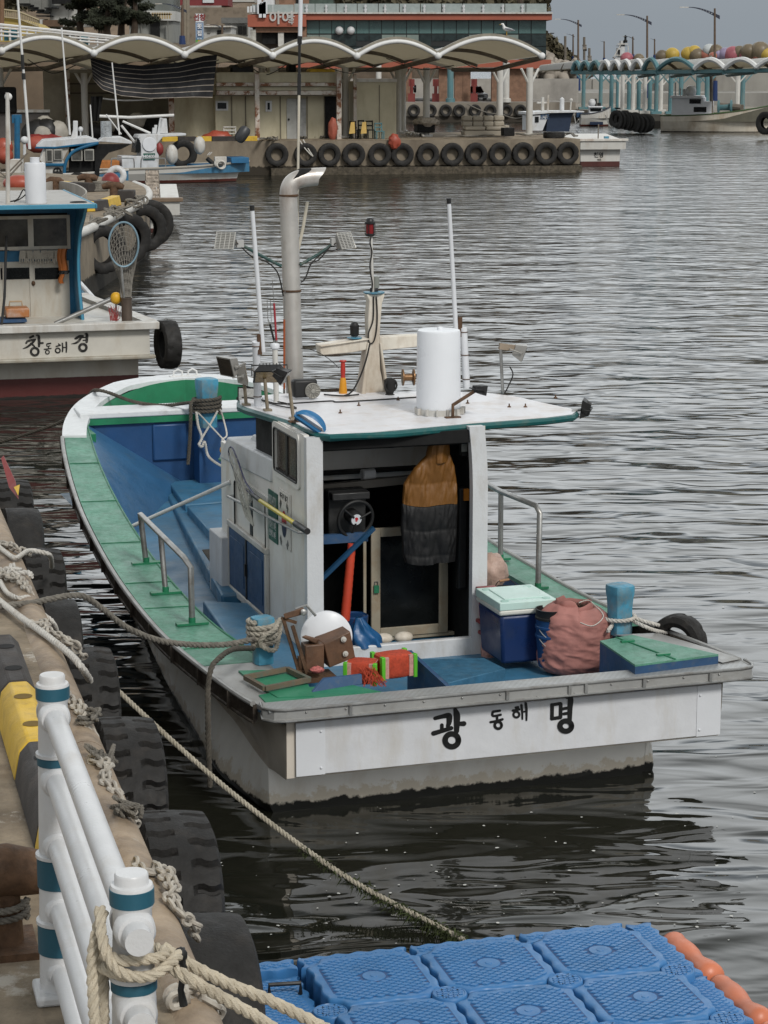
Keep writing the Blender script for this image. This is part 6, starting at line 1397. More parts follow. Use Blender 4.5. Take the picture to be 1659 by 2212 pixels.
for S_ in([([(285,240),(345,212)],22),([(210,345),(240,310),(310,290),(385,278)],[18,22,22,18]),([(375,290),(320,350),(230,420),(145,455)],[20,22,18,5]),([(300,350),(345,385),(375,415)],[16,17,12]),([(400,200),(445,200),(458,300),(458,405)],[8,22,28,22]),([(480,345),(530,342)],[16,20]),ring(375,508,72,22)],[([(612,362),(680,350)],15),([(605,365),(612,405),(665,398)],10),([(560,466),(690,448)],[13,10]),([(640,408),(640,448)],11),ring(618,518,36,11)],[([(835,362),(852,380)],14),([(788,408),(868,388)],13),ring(818,488,44,14),([(905,350),(912,420),(908,505)],15),([(980,330),(985,420),(980,520)],[17,17,12]),([(915,432),(980,425)],10)],[([(1150,262),(1180,250),(1240,212),(1300,210)],[16,26,22,20]),([(1270,225),(1225,300),(1160,345),(1075,362)],[24,24,18,4]),([(1340,168),(1378,185),(1372,320)],[10,28,26]),([(1290,240),(1360,236)],12),([(1305,292),(1360,288)],12),ring(1300,430,68,24)]):
 g=G();brush_g(g,S_,mpl);lp(g,'name_lettering',inkw,smooth=0)
Yc=1.7
def L_(u,v,d=0):return ly(u,v,Yc-d)
xr=L_(172,600).x;ztop=L_(100,452).z;z_d=1.0
lwhite=wm('neighbour_cabin_white',(.44,.42,.37),.5,var=.06,dirt=(.28,.19,.10),da=.35,ds=4,streak=.3,bump=.08)
g=G();g.bb((xw,Yc+.06,z_d-.3),(xr-.15,Yc+2.8,ztop));lp(g,'cabin',dark)
g=G();g.bb((xw,Yc+.02,z_d-.3),(L_(150,600).x,Yc+.06,L_(0,566).z));lp(g,'lower_doors',lwhite)
g=G();g.bb((xw,Yc,L_(0,566).z),(xr-.05,Yc+.06,L_(0,543).z));g.bb((xw,Yc,L_(0,462).z),(xr-.05,Yc+.055,ztop));g.bb((L_(150,600).x,Yc+.01,z_d-.3),(xr-.02,Yc+.4,ztop));lp(g,'blue_panel',sblue)
g=G();xs_=[(L_(174,600,.55).x,L_(174,445,0).z)]
prof=[(183,445,1.0),(178,470,.75),(170,500,.55),(166,560,.50),(168,620,.52),(176,697,.6)]
for(u0,v0,d0),(u1,v1,d1)in zip(prof,prof[1:]):
 a,b=ly(u0,v0,Yc-d0),ly(u1,v1,Yc-d1);a2,b2=V((a.x,Yc+.3,a.z)),V((b.x,Yc+.3,b.z));g.hexa([b,b+V((.05,0,0)),b2+V((.05,0,0)),b2,a,a+V((.05,0,0)),a2+V((.05,0,0)),a2])
lp(g,'side_wing',sblue)
g=G();g.tube(smoothpath([ly(u,v,Yc-d)+V((.02,-.01,0))for u,v,d in prof],4),.022,8);lp(g,'wing_edge',wm('pale_blue_edge',(.05,.22,.33),.5))
g=G();rr=[ly(-40,447,.5),ly(203,447,.5)];zro=rr[1].z;g.bb((xw,.45,zro),(rr[1].x,4.4,zro+.045));lp(g,'roof',wm('pale_roof_top',(.34,.33,.31),.6,dirt=(.2,.17,.13),da=.4),bevel=.01)
g=G();g.bb((xw,.42,zro-.02),(rr[1].x+.03,.47,zro+.05));g.bb((rr[1].x,.42,zro-.02),(rr[1].x+.04,4.4,zro+.05));lp(g,'roof_edge',wm('pale_blue_edge',(.05,.22,.33),.5),bevel=.01)
for(u0,u1,v0,v1)in((-30,66,466,541),(66,150,464,539)):
 a,b=L_(u0,v1),L_(u1,v0);g=G();w_=.05
 g.bb((a.x,Yc-.03,a.z),(b.x,Yc,a.z+w_));g.bb((a.x,Yc-.03,b.z-w_),(b.x,Yc,b.z));g.bb((a.x,Yc-.03,a.z+w_),(a.x+w_,Yc,b.z-w_));g.bb((b.x-w_,Yc-.03,a.z+w_),(b.x,Yc,b.z-w_));W_=lp(g,'window',lwhite)
 g=G();g.bb((a.x+w_,Yc-.012,a.z+w_),(b.x-w_,Yc-.006,b.z-w_));g.build('pane',wm('reflective_cabin_glass',(.045,.042,.036),.12,var=.8,sc=2.5,dirt=(.16,.14,.12),da=.5,ds=1.5,bump=0),W_,LM)
for(u0,u1,v0,v1)in((2,66,578,604),(76,128,578,604)):
 a,b=L_(u0,v1),L_(u1,v0);bb(LB,LM,'door_window',(a.x,Yc+.008,a.z),(b.x,Yc+.019,b.z),glass_dark)
for u in(70,12):
 a=L_(u,697);b=L_(u,568);bb(LB,LM,'door_jamb',(a.x-.02,Yc+.004,z_d-.2),(a.x+.03,Yc+.018,b.z),lwhite)
g=G();g.sphere(L_(72,612,.0),(.03,.03,.04),n=10,k=6);lp(g,'door_lock',rusty)
Yr_=.9
def Lr(u,v):return ly(u,v,Yr_)
a,b=Lr(55,440),Lr(98,352);g=G();r_=(b.x-a.x)/2;g.lathe([(r_*.98,0),(r_,.02),(r_,b.z-a.z-.02),(r_*.94,b.z-a.z)],TR(((a.x+b.x)/2,Yr_,zro+.045)),36);g.lathe([(r_*.45,0),(r_*.45,.08)],TR(((a.x+b.x)/2,Yr_,zro+.045+b.z-a.z)),20);lp(g,'white_drum',white_clean)
g=G();p0,p1=Lr(17,438),Lr(16,200);g.tube([V((p0 .x,Yr_,zro)),p1],[.035,.028],12);lp(g,'mast',white_dirty)
g=G()
for u,v in((-30,345),(60,330),(-20,375),(48,350)):g.tube([Lr(16,385 if v>340 else 375),Lr(u,v)],.014,6)
lp(g,'mast_stay',tube_grimy)
g=G();g.tube(smoothpath([Lr(30,436),Lr(46,428),Lr(56,418),Lr(50,410),Lr(38,430),Lr(20,436)],5),.010,6);lp(g,'cable',cb)
g=G();q=ly(87+60,440,.55);g.torus((q.x+.2,.9,zro+.05),.12,.012,n=24,k=6);lp(g,'roof_ring',black)
g=G();g.tube([ly(3,705,.3),ly(10,640,.5),ly(12,560,.8),ly(14,510,1.0)],.02,8);lp(g,'black_stay',black)
rnd=random.Random(8)
for k,u in enumerate((50,63,79,95,110,123,135)):
 if k==6:continue
 c=L_(u,541,.10);g=G();wd=.07
 g.hexa([c+V((x,y,z))for x,y,z in((-wd,-.01,-.13),(wd,-.01,-.13),(wd,.01,-.13),(-wd,.01,-.13),(-wd*.7,-.01,0),(wd*.7,-.01,0),(wd*.7,.01,0),(-wd*.7,.01,0))])
 for q in range(4):g.tube([c+V((-wd+.018+q*.036,0,-.12)),c+V((-wd+.018+q*.038+rnd.uniform(-.01,.01),0,-.12-rnd.uniform(.05,.09)))],.014,6)
 g.tube([c+V((wd,0,-.07)),c+V((wd+.04,0,-.12))],.014,6)
 g.build('work_glove',wm('grey_cotton_glove',(.30,.28,.24),.9,var=.2,dirt=(.15,.12,.1),da=.4,ds=9),None,LM,cat='glove',label='grubby grey work gloves pegged in a row under the neighbouring cabin windows',group='gloves hung to dry')
g=G();g.tube([L_(20,541,.10),L_(128,540,.10)],.006,5);lp(g,'glove_line',steel)
Oj=thing('oilskin_jacket','orange and dark oilskin hanging on the neighbouring boat cabin','oilskin',LM@TR(L_(138,612,.12)))
for m_,v0,v1,ul,ur in((wm('orange_oilskin',(.33,.10,.02),.5,var=.15),537,584,125,145),(black,584,592,127,149),(wm('orange_oilskin',(.33,.10,.02),.5,var=.15),592,612,127,138)):
 g=G();g.grid(lambda i,j:V((L_(ul+(ur-ul)*i+2*sin(j*5+v0),v0+(v1-v0)*j,.12).x,Yc-.12-.06*sin(KPI*i)-.02*sin(i*9),L_(ul,v0+(v1-v0)*j,.12).z)),10,6);g.build('cloth',m_,Oj,LM)
g=G();a,b=ly(12,686,1.0),ly(62,664,1.0);g.bb((a.x,.9,a.z),(b.x,1.3,b.z));t=thing('tool_case','orange case with peeling white patches on the neighbouring deck','case',LM@TR((a.x,1.1,a.z)));g.build('case_body',wm('peeling_orange_case',(.36,.14,.045),.6,var=.2,dirt=(.5,.48,.45),da=.5,ds=5),t,LM,bevel=.02)
g=G();q=ly(37,664,1.0);g.tube([q+V((-.1,.2,0)),q+V((-.09,.2,.07)),q+V((.09,.2,.07)),q+V((.1,.2,0))],.014,6);g.build('case_handle',wm('tan_case_handle',(.38,.28,.18),.6),t,LM)
g=G();g.bb(ly(-10,698,.8),ly(58,690,.8)+V((0,.5,0)));g.build('tool_case_stand',blue_dark,t,LM)
g=G();g.tube([ly(118,700,.5),ly(256,639,.5)],.035,12);g.build('grey_pole',steel,None,LM,cat='pole',label='grey pipe resting aslant on the neighbouring stern rail')
g=G();a,b=ly(263,697,.35),ly(285,645,.35);r_=(b.x-a.x)/2;g.lathe([(r_,0),(r_,b.z-a.z),(r_*1.1,b.z-a.z),(r_*1.1,b.z-a.z+.02),(r_*.85,b.z-a.z+.02),(r_*.85,.1)],TR(((a.x+b.x)/2,.35,a.z)),24);lp(g,'steel_pipe_holder',wm('brown_steel_pipe',(.13,.10,.08),.45,.6,dirt=(.05,.04,.03),da=.4),smooth=50)
t=thing('float_stick','egg yolk yellow float on a stick with red string beside the brown steel pipe','float',LM@TR(ly(251,690,.45)))
g=G();c=ly(250.5,644,.45);g.sphere(c,(.085,.08,.105),n=20,k=12,fn=lambda d:1-.12*abs(d.z)**3);g.build('float',wm('yolk_yellow_float',(.60,.33,.02),.45,var=.06),t,LM)
g=G();g.tube([ly(251,697,.45),c],.018,6);g.build('stick',steel,t,LM)
g=G();rnd=random.Random(6)
for i in range(40):p=ly(247+rnd.uniform(-9,9),690,.42);g.tube([V((p.x,.42,p.z-.02)),V((p.x+rnd.uniform(-.06,.06),.42,p.z+rnd.uniform(.02,.22)))],.004,4)
g.build('red_string',red,t,LM)
t=thing('landing_net','big landing net standing upright on the neighbouring stern, round pale blue hoop','landing net',LM@TR(ly(275,645,.3)))
Yn=.35;hoopc,hrx,hry=(267,528),32,48
hp_=[ly(hoopc[0]+hrx*cos(a),hoopc[1]+hry*sin(a),Yn)for a in[2*KPI*i/48 for i in range(48)]]
g=G();g.tube(hp_,.015,6,closed=True);g.build('net_hoop',wm('pale_blue_hoop',(.20,.30,.36),.4,.3),t,LM)
g=G();nm_=wm('grey_brown_netting',(.20,.185,.16),.8,var=.2,bump=0)
def nb(a,s):
 h=hp_[int(a*48)%48];tu=272+20*cos(a*6.283)*(1-.45*s);tv=hoopc[1]+hry*sin(a*6.283);tv=tv+(642-tv)*s
 u=hoopc[0]+hrx*cos(a*6.283);u=u+(tu-u)*min(1,s*1.6);dep=.22*sin(s*KPI)*(1 if sin(a*6.283)>0 else .5)
 return ly(u,tv,Yn+dep)
for i in range(22):
 for sg in(1,-1):g.tube([nb((i/22+sg*s*.011)%1,s/16)for s in range(17)],.005,3,cap=False)
for s in range(1,16):g.tube([nb(i/32,s/16)for i in range(32)],.004,3,closed=True)
g.build('net_mesh',nm_,t,LM)
g=G();g.tube([ly(262,576,Yn),ly(272,697,Yn)],.02,8);g.build('net_pole',steel,t,LM)
Mt=LM@TR((.14,.05,.80))@RO(R(8),4,'Z')
tyre_thing('worn tyre hanging on the stern corner of the neighbouring boat',Mt,'boat tyre fenders',Ro=.37,W=.26,Ri=.2,nseg=72,depth=.012)
g=G();P1=[ly(173,612,7.5),ly(205,648,5.5),ly(240,688,3.0)];P2=[ly(172,640,7.5),ly(190,672,5.5),ly(222,697,3.0)]
pa,pb=smoothpath(P1,6),smoothpath(P2,6)
g.add(pa+pb,[(i,i+1,len(pa)+i+1,len(pa)+i)for i in range(len(pa)-1)]);lp(g,'bow_bulwark',wm('sky_blue_bulwark',(.12,.32,.47),.5,var=.2,dirt=(.05,.15,.25),da=.4,ds=3),solid=.02)
g=G();g.tube(pa,.045,8);g.tube(pb,.035,8);lp(g,'bulwark_rail',white)
# ================================================================= corner pier behind (quay continues)
PZ=1.5
top=[(-80,560),(150,505),(182,494),(240,466),(285,445),(312,430),(322,418),(316,404),(290,393),(220,382),(100,374),(-80,372)]
tp_=[oz(u,v,PZ)for u,v in top]
g=G();g.prism([V((p.x,p.y,-2))for p in tp_],(0,0,PZ+2));g.build('corner_pier',[concrete_wall],smooth=0,kind='structure')
g=G();g.add([V((p.x,p.y,PZ+.004))for p in tp_],[list(range(len(tp_)))]);g.build('corner_pier_deck',concrete,smooth=0,kind='structure')
g=G();pth=smoothpath([V((p.x,p.y,PZ-.06))for p in tp_[1:9]],4);g.tube(pth,.10,12);g.build('corner_nosing',column_white,kind='structure')
for k,(u0,u1,v0,v1,rt,lab)in enumerate(((176,234,468,572,62,'tyre facing the left boat cabin on the corner pier'),(236,290,452,560,62,'tyre behind the round landing net on the corner pier'),(284,318,444,545,70,'third tyre round the bend of the corner pier'),(306,328,440,540,85,'outermost tyre on the tip of the corner pier'))):
 p=oz((u0+u1)/2,v1+40,0);t_=[q for q in pth if abs(829.5+F*q.x/(q.y*cT)-(u0+u1)/2)<60]
 q=min(pth,key=lambda s:abs(829.5+F*s.x/(s.y*cT-(s.z-H)*sT)-(u0+u1)/2));d_=F/q.y;Ro=(v1-v0)/2/d_
 M=TR((q.x+.12,q.y-.32,PZ-.06-Ro*.96))@RO(R(-rt+8),4,'Z')
 tyre_thing(lab,M,'tyre fenders round the corner pier',Ro=Ro,W=.34,Ri=Ro*.55,nseg=72,depth=.03)
rnd=random.Random(12)
for u,v in((215,478),(245,462),(262,455),(285,442),(300,432)):
 g=G();c=oz(u,v,PZ+.05);pts=[c+V((rnd.uniform(-.25,.25),rnd.uniform(-.3,.3),rnd.uniform(-.12,.12)))for _ in range(12)];g.tube(smoothpath(pts,4),.03,5);g.build('rope_tangle',rope_grey,cat='rope',label='grey rope tangle lashed on the corner pier nosing',group='rope tangles on the corner pier')
def kerbseg(a,b,m,lab,zz=PZ,w_=.3,h_=.24):
 d=(b-a).normalized();nn=V((-d.y,d.x,0))*w_;g=G();g.hexa([a,b,b+nn,a+nn,a+nn*.15+V((0,0,h_)),b+nn*.15+V((0,0,h_)),b+nn*.85+V((0,0,h_)),a+nn*.85+V((0,0,h_))]);g.build('kerb_block',m,cat='kerb block',label=lab,group='kerb blocks on the corner pier',bevel=.02)
kk=[oz(u,v,PZ+.005)for u,v in((189,458),(207,457),(238,452),(263,443))]
kerbseg(kk[0],kk[1],yellow,'yellow kerb block just right of the left boat roof edge');kerbseg(kk[1],kk[2],kerbblk,'black kerb block above the first corner pier tyre');kerbseg(kk[2],kk[3],yellow,'yellow kerb block above the second corner pier tyre')
kk=[oz(u,v,PZ+.005)for u,v in((60,404),(143,412),(190,415))]
kerbseg(kk[0],kk[1],yellow,'long yellow kerb block behind the white roof drum');kerbseg(kk[1],kk[2],kerbblk,'black kerb block behind, ending at the rusty bollard')
for(u,v,lab,s_)in((247,432,'rusty horned bollard near the tip of the corner pier',.72),(192,412,'rusty bollard with coiled rope at the back of the corner pier',.72),(120,420,'dark bollard by the roof drum on the corner pier',.6)):
 c=oz(u,v,PZ);g=G();g.tube([c+V((-.42*s_,0,.33)),c+V((-.2*s_,0,.38)),c+V((.2*s_,0,.36)),c+V((.34*s_,0,.32))],[.07,.10,.10,.07],14);g.lathe([(.17,0),(.12,.1),(.11,.35)],TR(c),16);g.build('mooring_bollard',rusty,cat='bollard',label=lab,group='bollards on the corner pier')
g=G();c=oz(272,437,PZ);g.box(c+V((0,.2,.15)),(.42,.4,.3));g.build('black_block',kerbblk,cat='block',label='black rubber block beside the rusty bollard on the pier tip',bevel=.03)
g=G();c=oz(205,413,PZ)
for k in range(5):g.torus(c+V((.05*k,0,.04+.05*k)),.34-.03*k,.035,n=22,k=6)
g.build('rope_coil',rope_grey,cat='rope',label='coiled grey rope at the foot of the back bollard')
g=G();wl_=smoothpath([oz(u,v,PZ)for u,v in((92,425),(120,420),(150,424),(172,432),(186,446),(170,462))],5)
for a,b in zip(wl_,wl_[1:]):g.hexa([a,b,b+V((0,.25,0)),a+V((0,.25,0)),a+V((0,0,.35)),b+V((0,0,.35)),b+V((0,.25,.35)),a+V((0,.25,.35))])
g.build('low_wall',concrete_lt,cat='wall',label='curved low wall with pale top behind the left boat roof')
# ================================================================= small boat stern 'dal' with drying rack
def stern_boat(px_l,px_r,v_rail,v_b1,v_b2,v_red,v_wl,lab,txt,txs,sub=None,hd=8,L=6,inset=.0,ml=None):
 o=oz((px_l+px_r)/2,v_wl,0);M=frame(o.x,o.y,0,hd);q=lambda u,v,Y=0:fy(M,u,v,Y)
 t=thing('fishing_boat',lab,'boat',M);mh=wm('small_hull_white',(.52,.51,.48),.5,var=.05,dirt=(.3,.22,.14),da=.35,ds=1.5,streak=.3)
 x0,x1=q(px_l,v_b1).x,q(px_r,v_b1).x;zr=q(px_l,v_rail).z;z1=q(px_l,v_b1).z;z2=q(px_l,v_b2).z;z3=q(px_l,v_red).z
 g=G();g.hexa([V((x0,0,z2)),V((x1,0,z2)),V((x1+.1,L,z2)),V((x0-.1,L,z2)),V((x0,-.03,z1)),V((x1,-.03,z1)),V((x1+.2,L,z1+.2)),V((x0-.2,L,z1+.2))]);g.build('stern_board',mh,t,M,smooth=0)
 k=inset;g=G();g.hexa([V((x0+k*.4,.3,z3)),V((x1-k,.3,z3)),V((x1-k*.9,L,z3)),V((x0+k*.4,L,z3)),V((x0+k*.35,.3,z2)),V((x1-k*.9,.3,z2)),V((x1-k*.5,L,z2)),V((x0,L,z2))]);g.build('hull',mh,t,M,smooth=0)
 g=G();g.bb((x0+k*.4,.28,-.4),(x1-k,L,z3));g.build('antifoul',wm('dark_red_antifouling',(.07,.018,.014),.6,var=.2),t,M)
 g=G();g.bb((x0-.1,-.10,z1),(x1+.1,.25,zr));g.build('rub_rail',ml or rusty_white,t,M,bevel=.01)
 g=G();g.bb((x0,.25,z1-.02),(x1,L,z1+.03));g.build('deck',blue_deck,t,M)
 for body,u,v,s in txt:
  p=q(u,v,-.045 if v<v_b2 else .26);g=G();text_g(g,body,TR((p.x,-.045 if v<v_b2 else .285,p.z)),s,bold=s*.03);g.build('name_lettering',ink,t,M,smooth=0)
 return t,M,q
t,M,q=stern_boat(315,388,428,436,465,495,502,'small white boat stern lettered with a single black syllable',[],0,inset=.35,ml=wm('brown_sill',(.17,.12,.08),.6))
def mpd(x,y,li):p=q(337+x*10,438+y*20,-.032);return V((p.x,-.034-.001*li,p.z))
g=G();brush_g(g,[([(0,.1),(.5,.05)],.09),([(.05,.1),(.05,.38),(.5,.34)],.09),([(.8,-.02),(.8,.5)],.1),([(.8,.2),(1.05,.2)],.09),([(.15,.58),(.85,.54),(.85,.7),(.2,.76),(.2,.98),(.95,.94)],.08)],mpd);g.build('name_lettering',ink,t,M,smooth=0)
R_=thing('drying_rack','upright drying rack of netting with pale fish on the small boat stern','rack',M@TR(q(328,428,.5)))
a,b,c,d=q(314,428,.5),q(345,428,.5),q(341,368,.5),q(316,368,.5)
g=G();g.tube([a,b,c,d],.03,6,closed=True);g.build('rack_frame',tube_grimy,R_,M)
g=G()
for i in range(1,12):g.tube([a.lerp(d,i/12),b.lerp(c,i/12)],.010,4)
for i in range(1,7):g.tube([a.lerp(b,i/7),d.lerp(c,i/7)],.010,4)
g.build('rack_netting',tube_grimy,R_,M)
rnd=random.Random(1);g=G()
for r_ in range(8):
 for c_ in range(5):
  p=a.lerp(b,(c_+.5)/5).lerp(d.lerp(c,(c_+.5)/5),(r_+.5)/8.4);g.box(p+V((0,-.03,0)),(.07,.02,.16),ry=rnd.uniform(-.4,.4))
g.build('drying_fish',wm('pale_dried_fish',(.42,.36,.30),.7,var=.4,sc=9),R_,M)
for(u0,u1,v0,v1,m_,lab)in((275,300,414,426,aqua,'small blue tub on the boat behind the corner pier'),(303,312,401,420,aqua,'upright blue canister beside the drying rack')):
 a,b=q(u0,v1,2),q(u1,v0,2);g=G();g.lathe([((b.x-a.x)/2*.9,0),((b.x-a.x)/2,b.z-a.z),((b.x-a.x)/2*.9,b.z-a.z),((b.x-a.x)/2*.8,.05)],M@TR(((a.x+b.x)/2,2,a.z)),16);g.build('tub',m_,cat='tub',label=lab)
g=G();c=oz(247,404,1.5)+V((0,.6,.3));g.torus(c,.20,.09,RO(KPI/2,4,'X'),20,10);g.build('life_ring',white,cat='ring buoy',label='white ring shaped float standing near the back bollard')
g=G();g.sphere(oz(228,413,1.5)+V((0,1.2,.2)),.26,n=14,k=8);g.build('red_float',red,cat='float',label='dull red ball float left of the white ring float')
# ================================================================= helpers for things placed at a world distance
def pb(g,u0,v0,u1,v1,y,d=.3,m=0,dy=0):
 a,b=oy(u0,v1,y),oy(u1,v0,y);g.bb((a.x,y+dy,a.z),(b.x,y+dy+d,b.z),m);return g
def slabthing(name,mats,u0,v0,u1,v1,y,d,cat,label,**k):
 g=G();pb(g,u0,v0,u1,v1,y,d);return g.build(name,mats,cat=cat,label=label,smooth=0,**k)
# ================================================================= middle pier
o_=oz(1252,372,0);MM=frame(o_.x,o_.y,0,10.5);MZ=1.5
def mz(u,v,z=MZ):return fz(MM,u,v,z)
def my(u,v,Y):return fy(MM,u,v,Y)
g=G();g.bb((-40,0,-3),(0,10.5,MZ));g.build('middle_pier',wm('middle_pier_concrete',(.21,.175,.13),.9,var=.3,sc=.8,dirt=(.07,.05,.035),da=.6,ds=.9,streak=.35,bump=.8,bs=6,water=[(.38,(.03,.024,.016),.35)]),fr=MM,kind='structure',smooth=0)
g=G();g.bb((-40,.0,MZ+.004),(0,10.5,MZ+.01));g.build('middle_pier_deck',concrete,fr=MM,kind='structure',smooth=0)
g=G();g.bb((-14.3,-.30,-1),(.03,.0,.32));g.build('barnacled_footing',wm('barnacle_footing',(.06,.05,.035),.95,var=.6,sc=6,dirt=(.16,.13,.10),da=.5,ds=8,bump=2,bs=9),fr=MM,kind='structure',smooth=0)
cs=(598,660,711,764,820,869,924,977,1028,1080,1130,1180,1226)
proto=None
ords=['first','second','third','fourth','fifth','sixth','seventh','eighth','ninth','tenth','eleventh','twelfth','thirteenth']
for i,u in enumerate(cs):
 p=my(u,334-(3 if u>900 else 0)*(u-900)/330,-.16);Mt=MM@TR((p.x,-.165,p.z+.0))@RO(R(90+random.uniform(-5,5)),4,'Z')@RO(random.random()*3,4,'X')
 lab='truck tyre fender on the middle pier wall, %s from the left'%ords[i]
 if proto is None:proto=tyre_thing(lab,Mt,'tyre fenders on the middle pier',Ro=.52,W=.28,Ri=.27,nseg=60,depth=.03)
 else:copy_tree(proto,Mt,lab)
tprot=proto
for(u0,u1,m,lab)in((385,425,kerbblk,'black kerb stretch on the pier edge behind the white boat'),(425,458,yellow,'yellow kerb stretch behind the outboard motor'),(458,510,kerbblk,'black kerb stretch under the orange bag'),(510,557,yellow,'yellow kerb stretch by the rusty post'),(350,385,yellow,'yellow kerb stretch under the striped tarpaulin')):
 a,b=my(u0,312,.1),my(u1,312,.1);g=G();g.bb((a.x,.05,MZ),(b.x-.02,.35,MZ+.22));g.build('kerb_block',m,fr=MM,cat='kerb block',label=lab,group='kerb blocks on the middle pier',bevel=.02)
fu=[(-195,106),(3.6,110),(203,115),(399,118),(589,120),(771,121),(946,121),(1170,121)]
ftop=[80,80,81.5,82.5,88,88.5,81.5]
CF=[MM.inverted()@(MM@my(u,v,-1.2))for u,v in fu]
RY=11.5
CR=[infr(MM,oy(u-200+(i*1.2),146,(MM@V((CF[i].x,RY,0))).y))for i,(u,v)in enumerate(fu)]
CT=thing('canopy','white scalloped membrane canopy on round posts over the middle pier','canopy',MM@TR((-12,2,MZ)))
def vault(i,s,t,dz=0):
 A=CF[i].lerp(CR[i],t);B=CF[i+1].lerp(CR[i+1],t);p=A.lerp(B,s)
 zt_=my((fu[i][0]+fu[i+1][0])/2,ftop[i],-1.2).z-(CF[i].z+CF[i+1].z)/2
 hgt=(zt_*(1-t)+.62*zt_*t)*(1-.22*sin(KPI*t));return V((p.x,p.y,p.z+hgt*sin(KPI*s)**.9+dz))
for i in range(7):
 g=G();g.grid(lambda s,t:vault(i,s,t),20,10,flip=False);g.grid(lambda s,t:vault(i,s,t,.05),20,10,1,flip=True);g.build('membrane',[canvas,canopy_top],CT,MM,smooth=60)
 for t,m,r_,nm in((0,tube_white,.095,'front_arch'),(.36,tube_grimy,.10,'middle_arch'),(1,tube_white,.10,'rear_arch'),(.70,tube_grimy,.08,'middle_arch')):
  g=G();g.tube([vault(i,s/20,t,-.06 if t else-.02)for s in range(21)],r_,10);g.build(nm,m,CT,MM)
 g=G()
 for k in range(20):
  a,b=vault(i,k/20,0,.16),vault(i,(k+1)/20,0,.16);g.hexa([a+V((0,.02,-.10)),b+V((0,.02,-.10)),b+V((0,.3,-.10)),a+V((0,.3,-.10)),a+V((0,.02,.03)),b+V((0,.02,.03)),b+V((0,.3,.03)),a+V((0,.3,.03))])
 g.build('gutter_strip',wm('dull_canopy_edge',(.22,.20,.16),.7,var=.25,sc=3),CT,MM)
for i in range(8):
 g=G();g.sphere(CF[i]+V((0,-.05,0)),.16,n=14,k=8);g.build('node_cap',tube_white,CT,MM)
 g=G();g.tube([CF[i]+V((0,0,-.08)),CF[i].lerp(CR[i],.5)+V((0,0,-.35)),CR[i]+V((0,0,-.1))],.11,10);g.build('valley_beam',tube_grimy,CT,MM)
def cpost(u,vb,r=.14,zt=4.7,m=column_white):
 p=mz(u,vb);g=G();g.tube([V((p.x,p.y,MZ)),V((p.x,p.y,zt))],r,16);g.box((p.x,p.y,MZ+.05),(.5,.5,.1));P_=g.build('post',m,CT,MM)
 g=G()
 for sx in(-1,1):g.tube([V((p.x,p.y,zt-.9)),V((p.x+sx*.5,p.y+sx*.3,zt-.05))],.06,6)
 g.build('bracket',m,P_,MM)
for u,vb in((5,300),(185,302),(392,300),(567,298),(746,297.5),(921,295.5),(1143,292.5),(860,289),(870,286),(1079,289)):cpost(u,vb,.15 if u<700 else .16)
def shed(name,label,u0,u1,Yf,v_top,dep,m,parts=None):
 a,b=my(u0,298,Yf),my(u1,298,Yf);zt=my((u0+u1)/2,v_top,Yf).z
 t=thing(name,label,'shed',MM@TR(((a.x+b.x)/2,Yf,MZ)))
 g=G();g.bb((a.x,Yf,MZ+.01),(b.x,Yf+dep,zt));g.build('wall',m,t,MM,smooth=0);return t,a,b,zt
def mb(t,name,u0,v0,u1,v1,Y,d,m,zmin=None,bevel=0):
 a,b=my(u0,v1,Y),my(u1,v0,Y);z0=a.z if zmin is None else zmin;g=G();g.bb((a.x,Y,z0),(b.x,Y+d,b.z));return g.build(name,m,t,MM,bevel=bevel,smooth=0)
S1,a,b,zt=shed('pier_shed','beige panel shed with rust streaked beams above its doors on the middle pier',466,730,2.6,156,3.2,beige)
rb=wm('rust_streaked_beam',(.50,.47,.42),.6,var=.1,sc=2,dirt=(.30,.13,.05),da=.6,ds=1.6,streak=.8,rust=.85,rs=2.2)
for(u0,u1)in((468,553),(560,735)):
 mb(S1,'parapet_panel',u0,157,u1,178,1.9,.12,beige);mb(S1,'rusty_beam',u0,178.5,u1,186,1.7,.3,rb);mb(S1,'middle_panel',u0,187,u1,195.5,1.95,.1,beige);mb(S1,'rusty_beam',u0,196,u1,205,1.7,.3,rb)
mb(S1,'roof_slab',466,205.5,735,208,1.8,1.2,beige_dark)
for u0,u1 in((552,560),(728,737)):mb(S1,'rusty_post',u0,158,u1,300,1.45,.2,rb,zmin=MZ)
for(u0,u1,v0,v1)in((466,493,218,239),(574,587,218,241)):
 W_=mb(S1,'window',u0,v0,u1,v1,2.52,.09,white);a,b=my(u0+4,v1-4,2.5),my(u1-4,v0+4,2.5);g=G();g.bb((a.x,2.5,a.z),(b.x,2.515,b.z));g.build('pane',glass_dark,W_,MM,smooth=0)
D_=mb(S1,'door',620,213,640,299,2.55,.05,wm('pale_grey_door',(.36,.36,.34),.5,dirt=(.2,.19,.17),da=.3,ds=4),zmin=MZ);a=my(624,258,2.5);g=G();g.sphere(a,.05,n=8,k=5);g.build('door_knob',black,D_,MM)
mb(S1,'patterned_panel',641,213,661,299,2.56,.04,wm('grey_patterned_panel',(.27,.27,.26),.5,var=.3,sc=3),zmin=MZ)
for u in(500,530,605,663,700):mb(S1,'panel_seam',u,208,u+1.5,299,2.57,.03,beige_dark,zmin=MZ)
mb(S1,'recess',703,208,728,299,2.5,.1,dark,zmin=MZ)
S2,a,b,zt=shed('pier_kiosk','plain beige kiosk panel with rusty left post at the canopy centre',771,856,3.0,176,2.6,beige)
mb(S2,'top_rail',768,170,858,177,2.9,.2,white_dirty);mb(S2,'corner_post',764,160,770.5,293,2.9,.15,rb,zmin=MZ)
mb(S2,'panel_seam',819,184,820.5,290,2.97,.03,beige_dark,zmin=MZ)
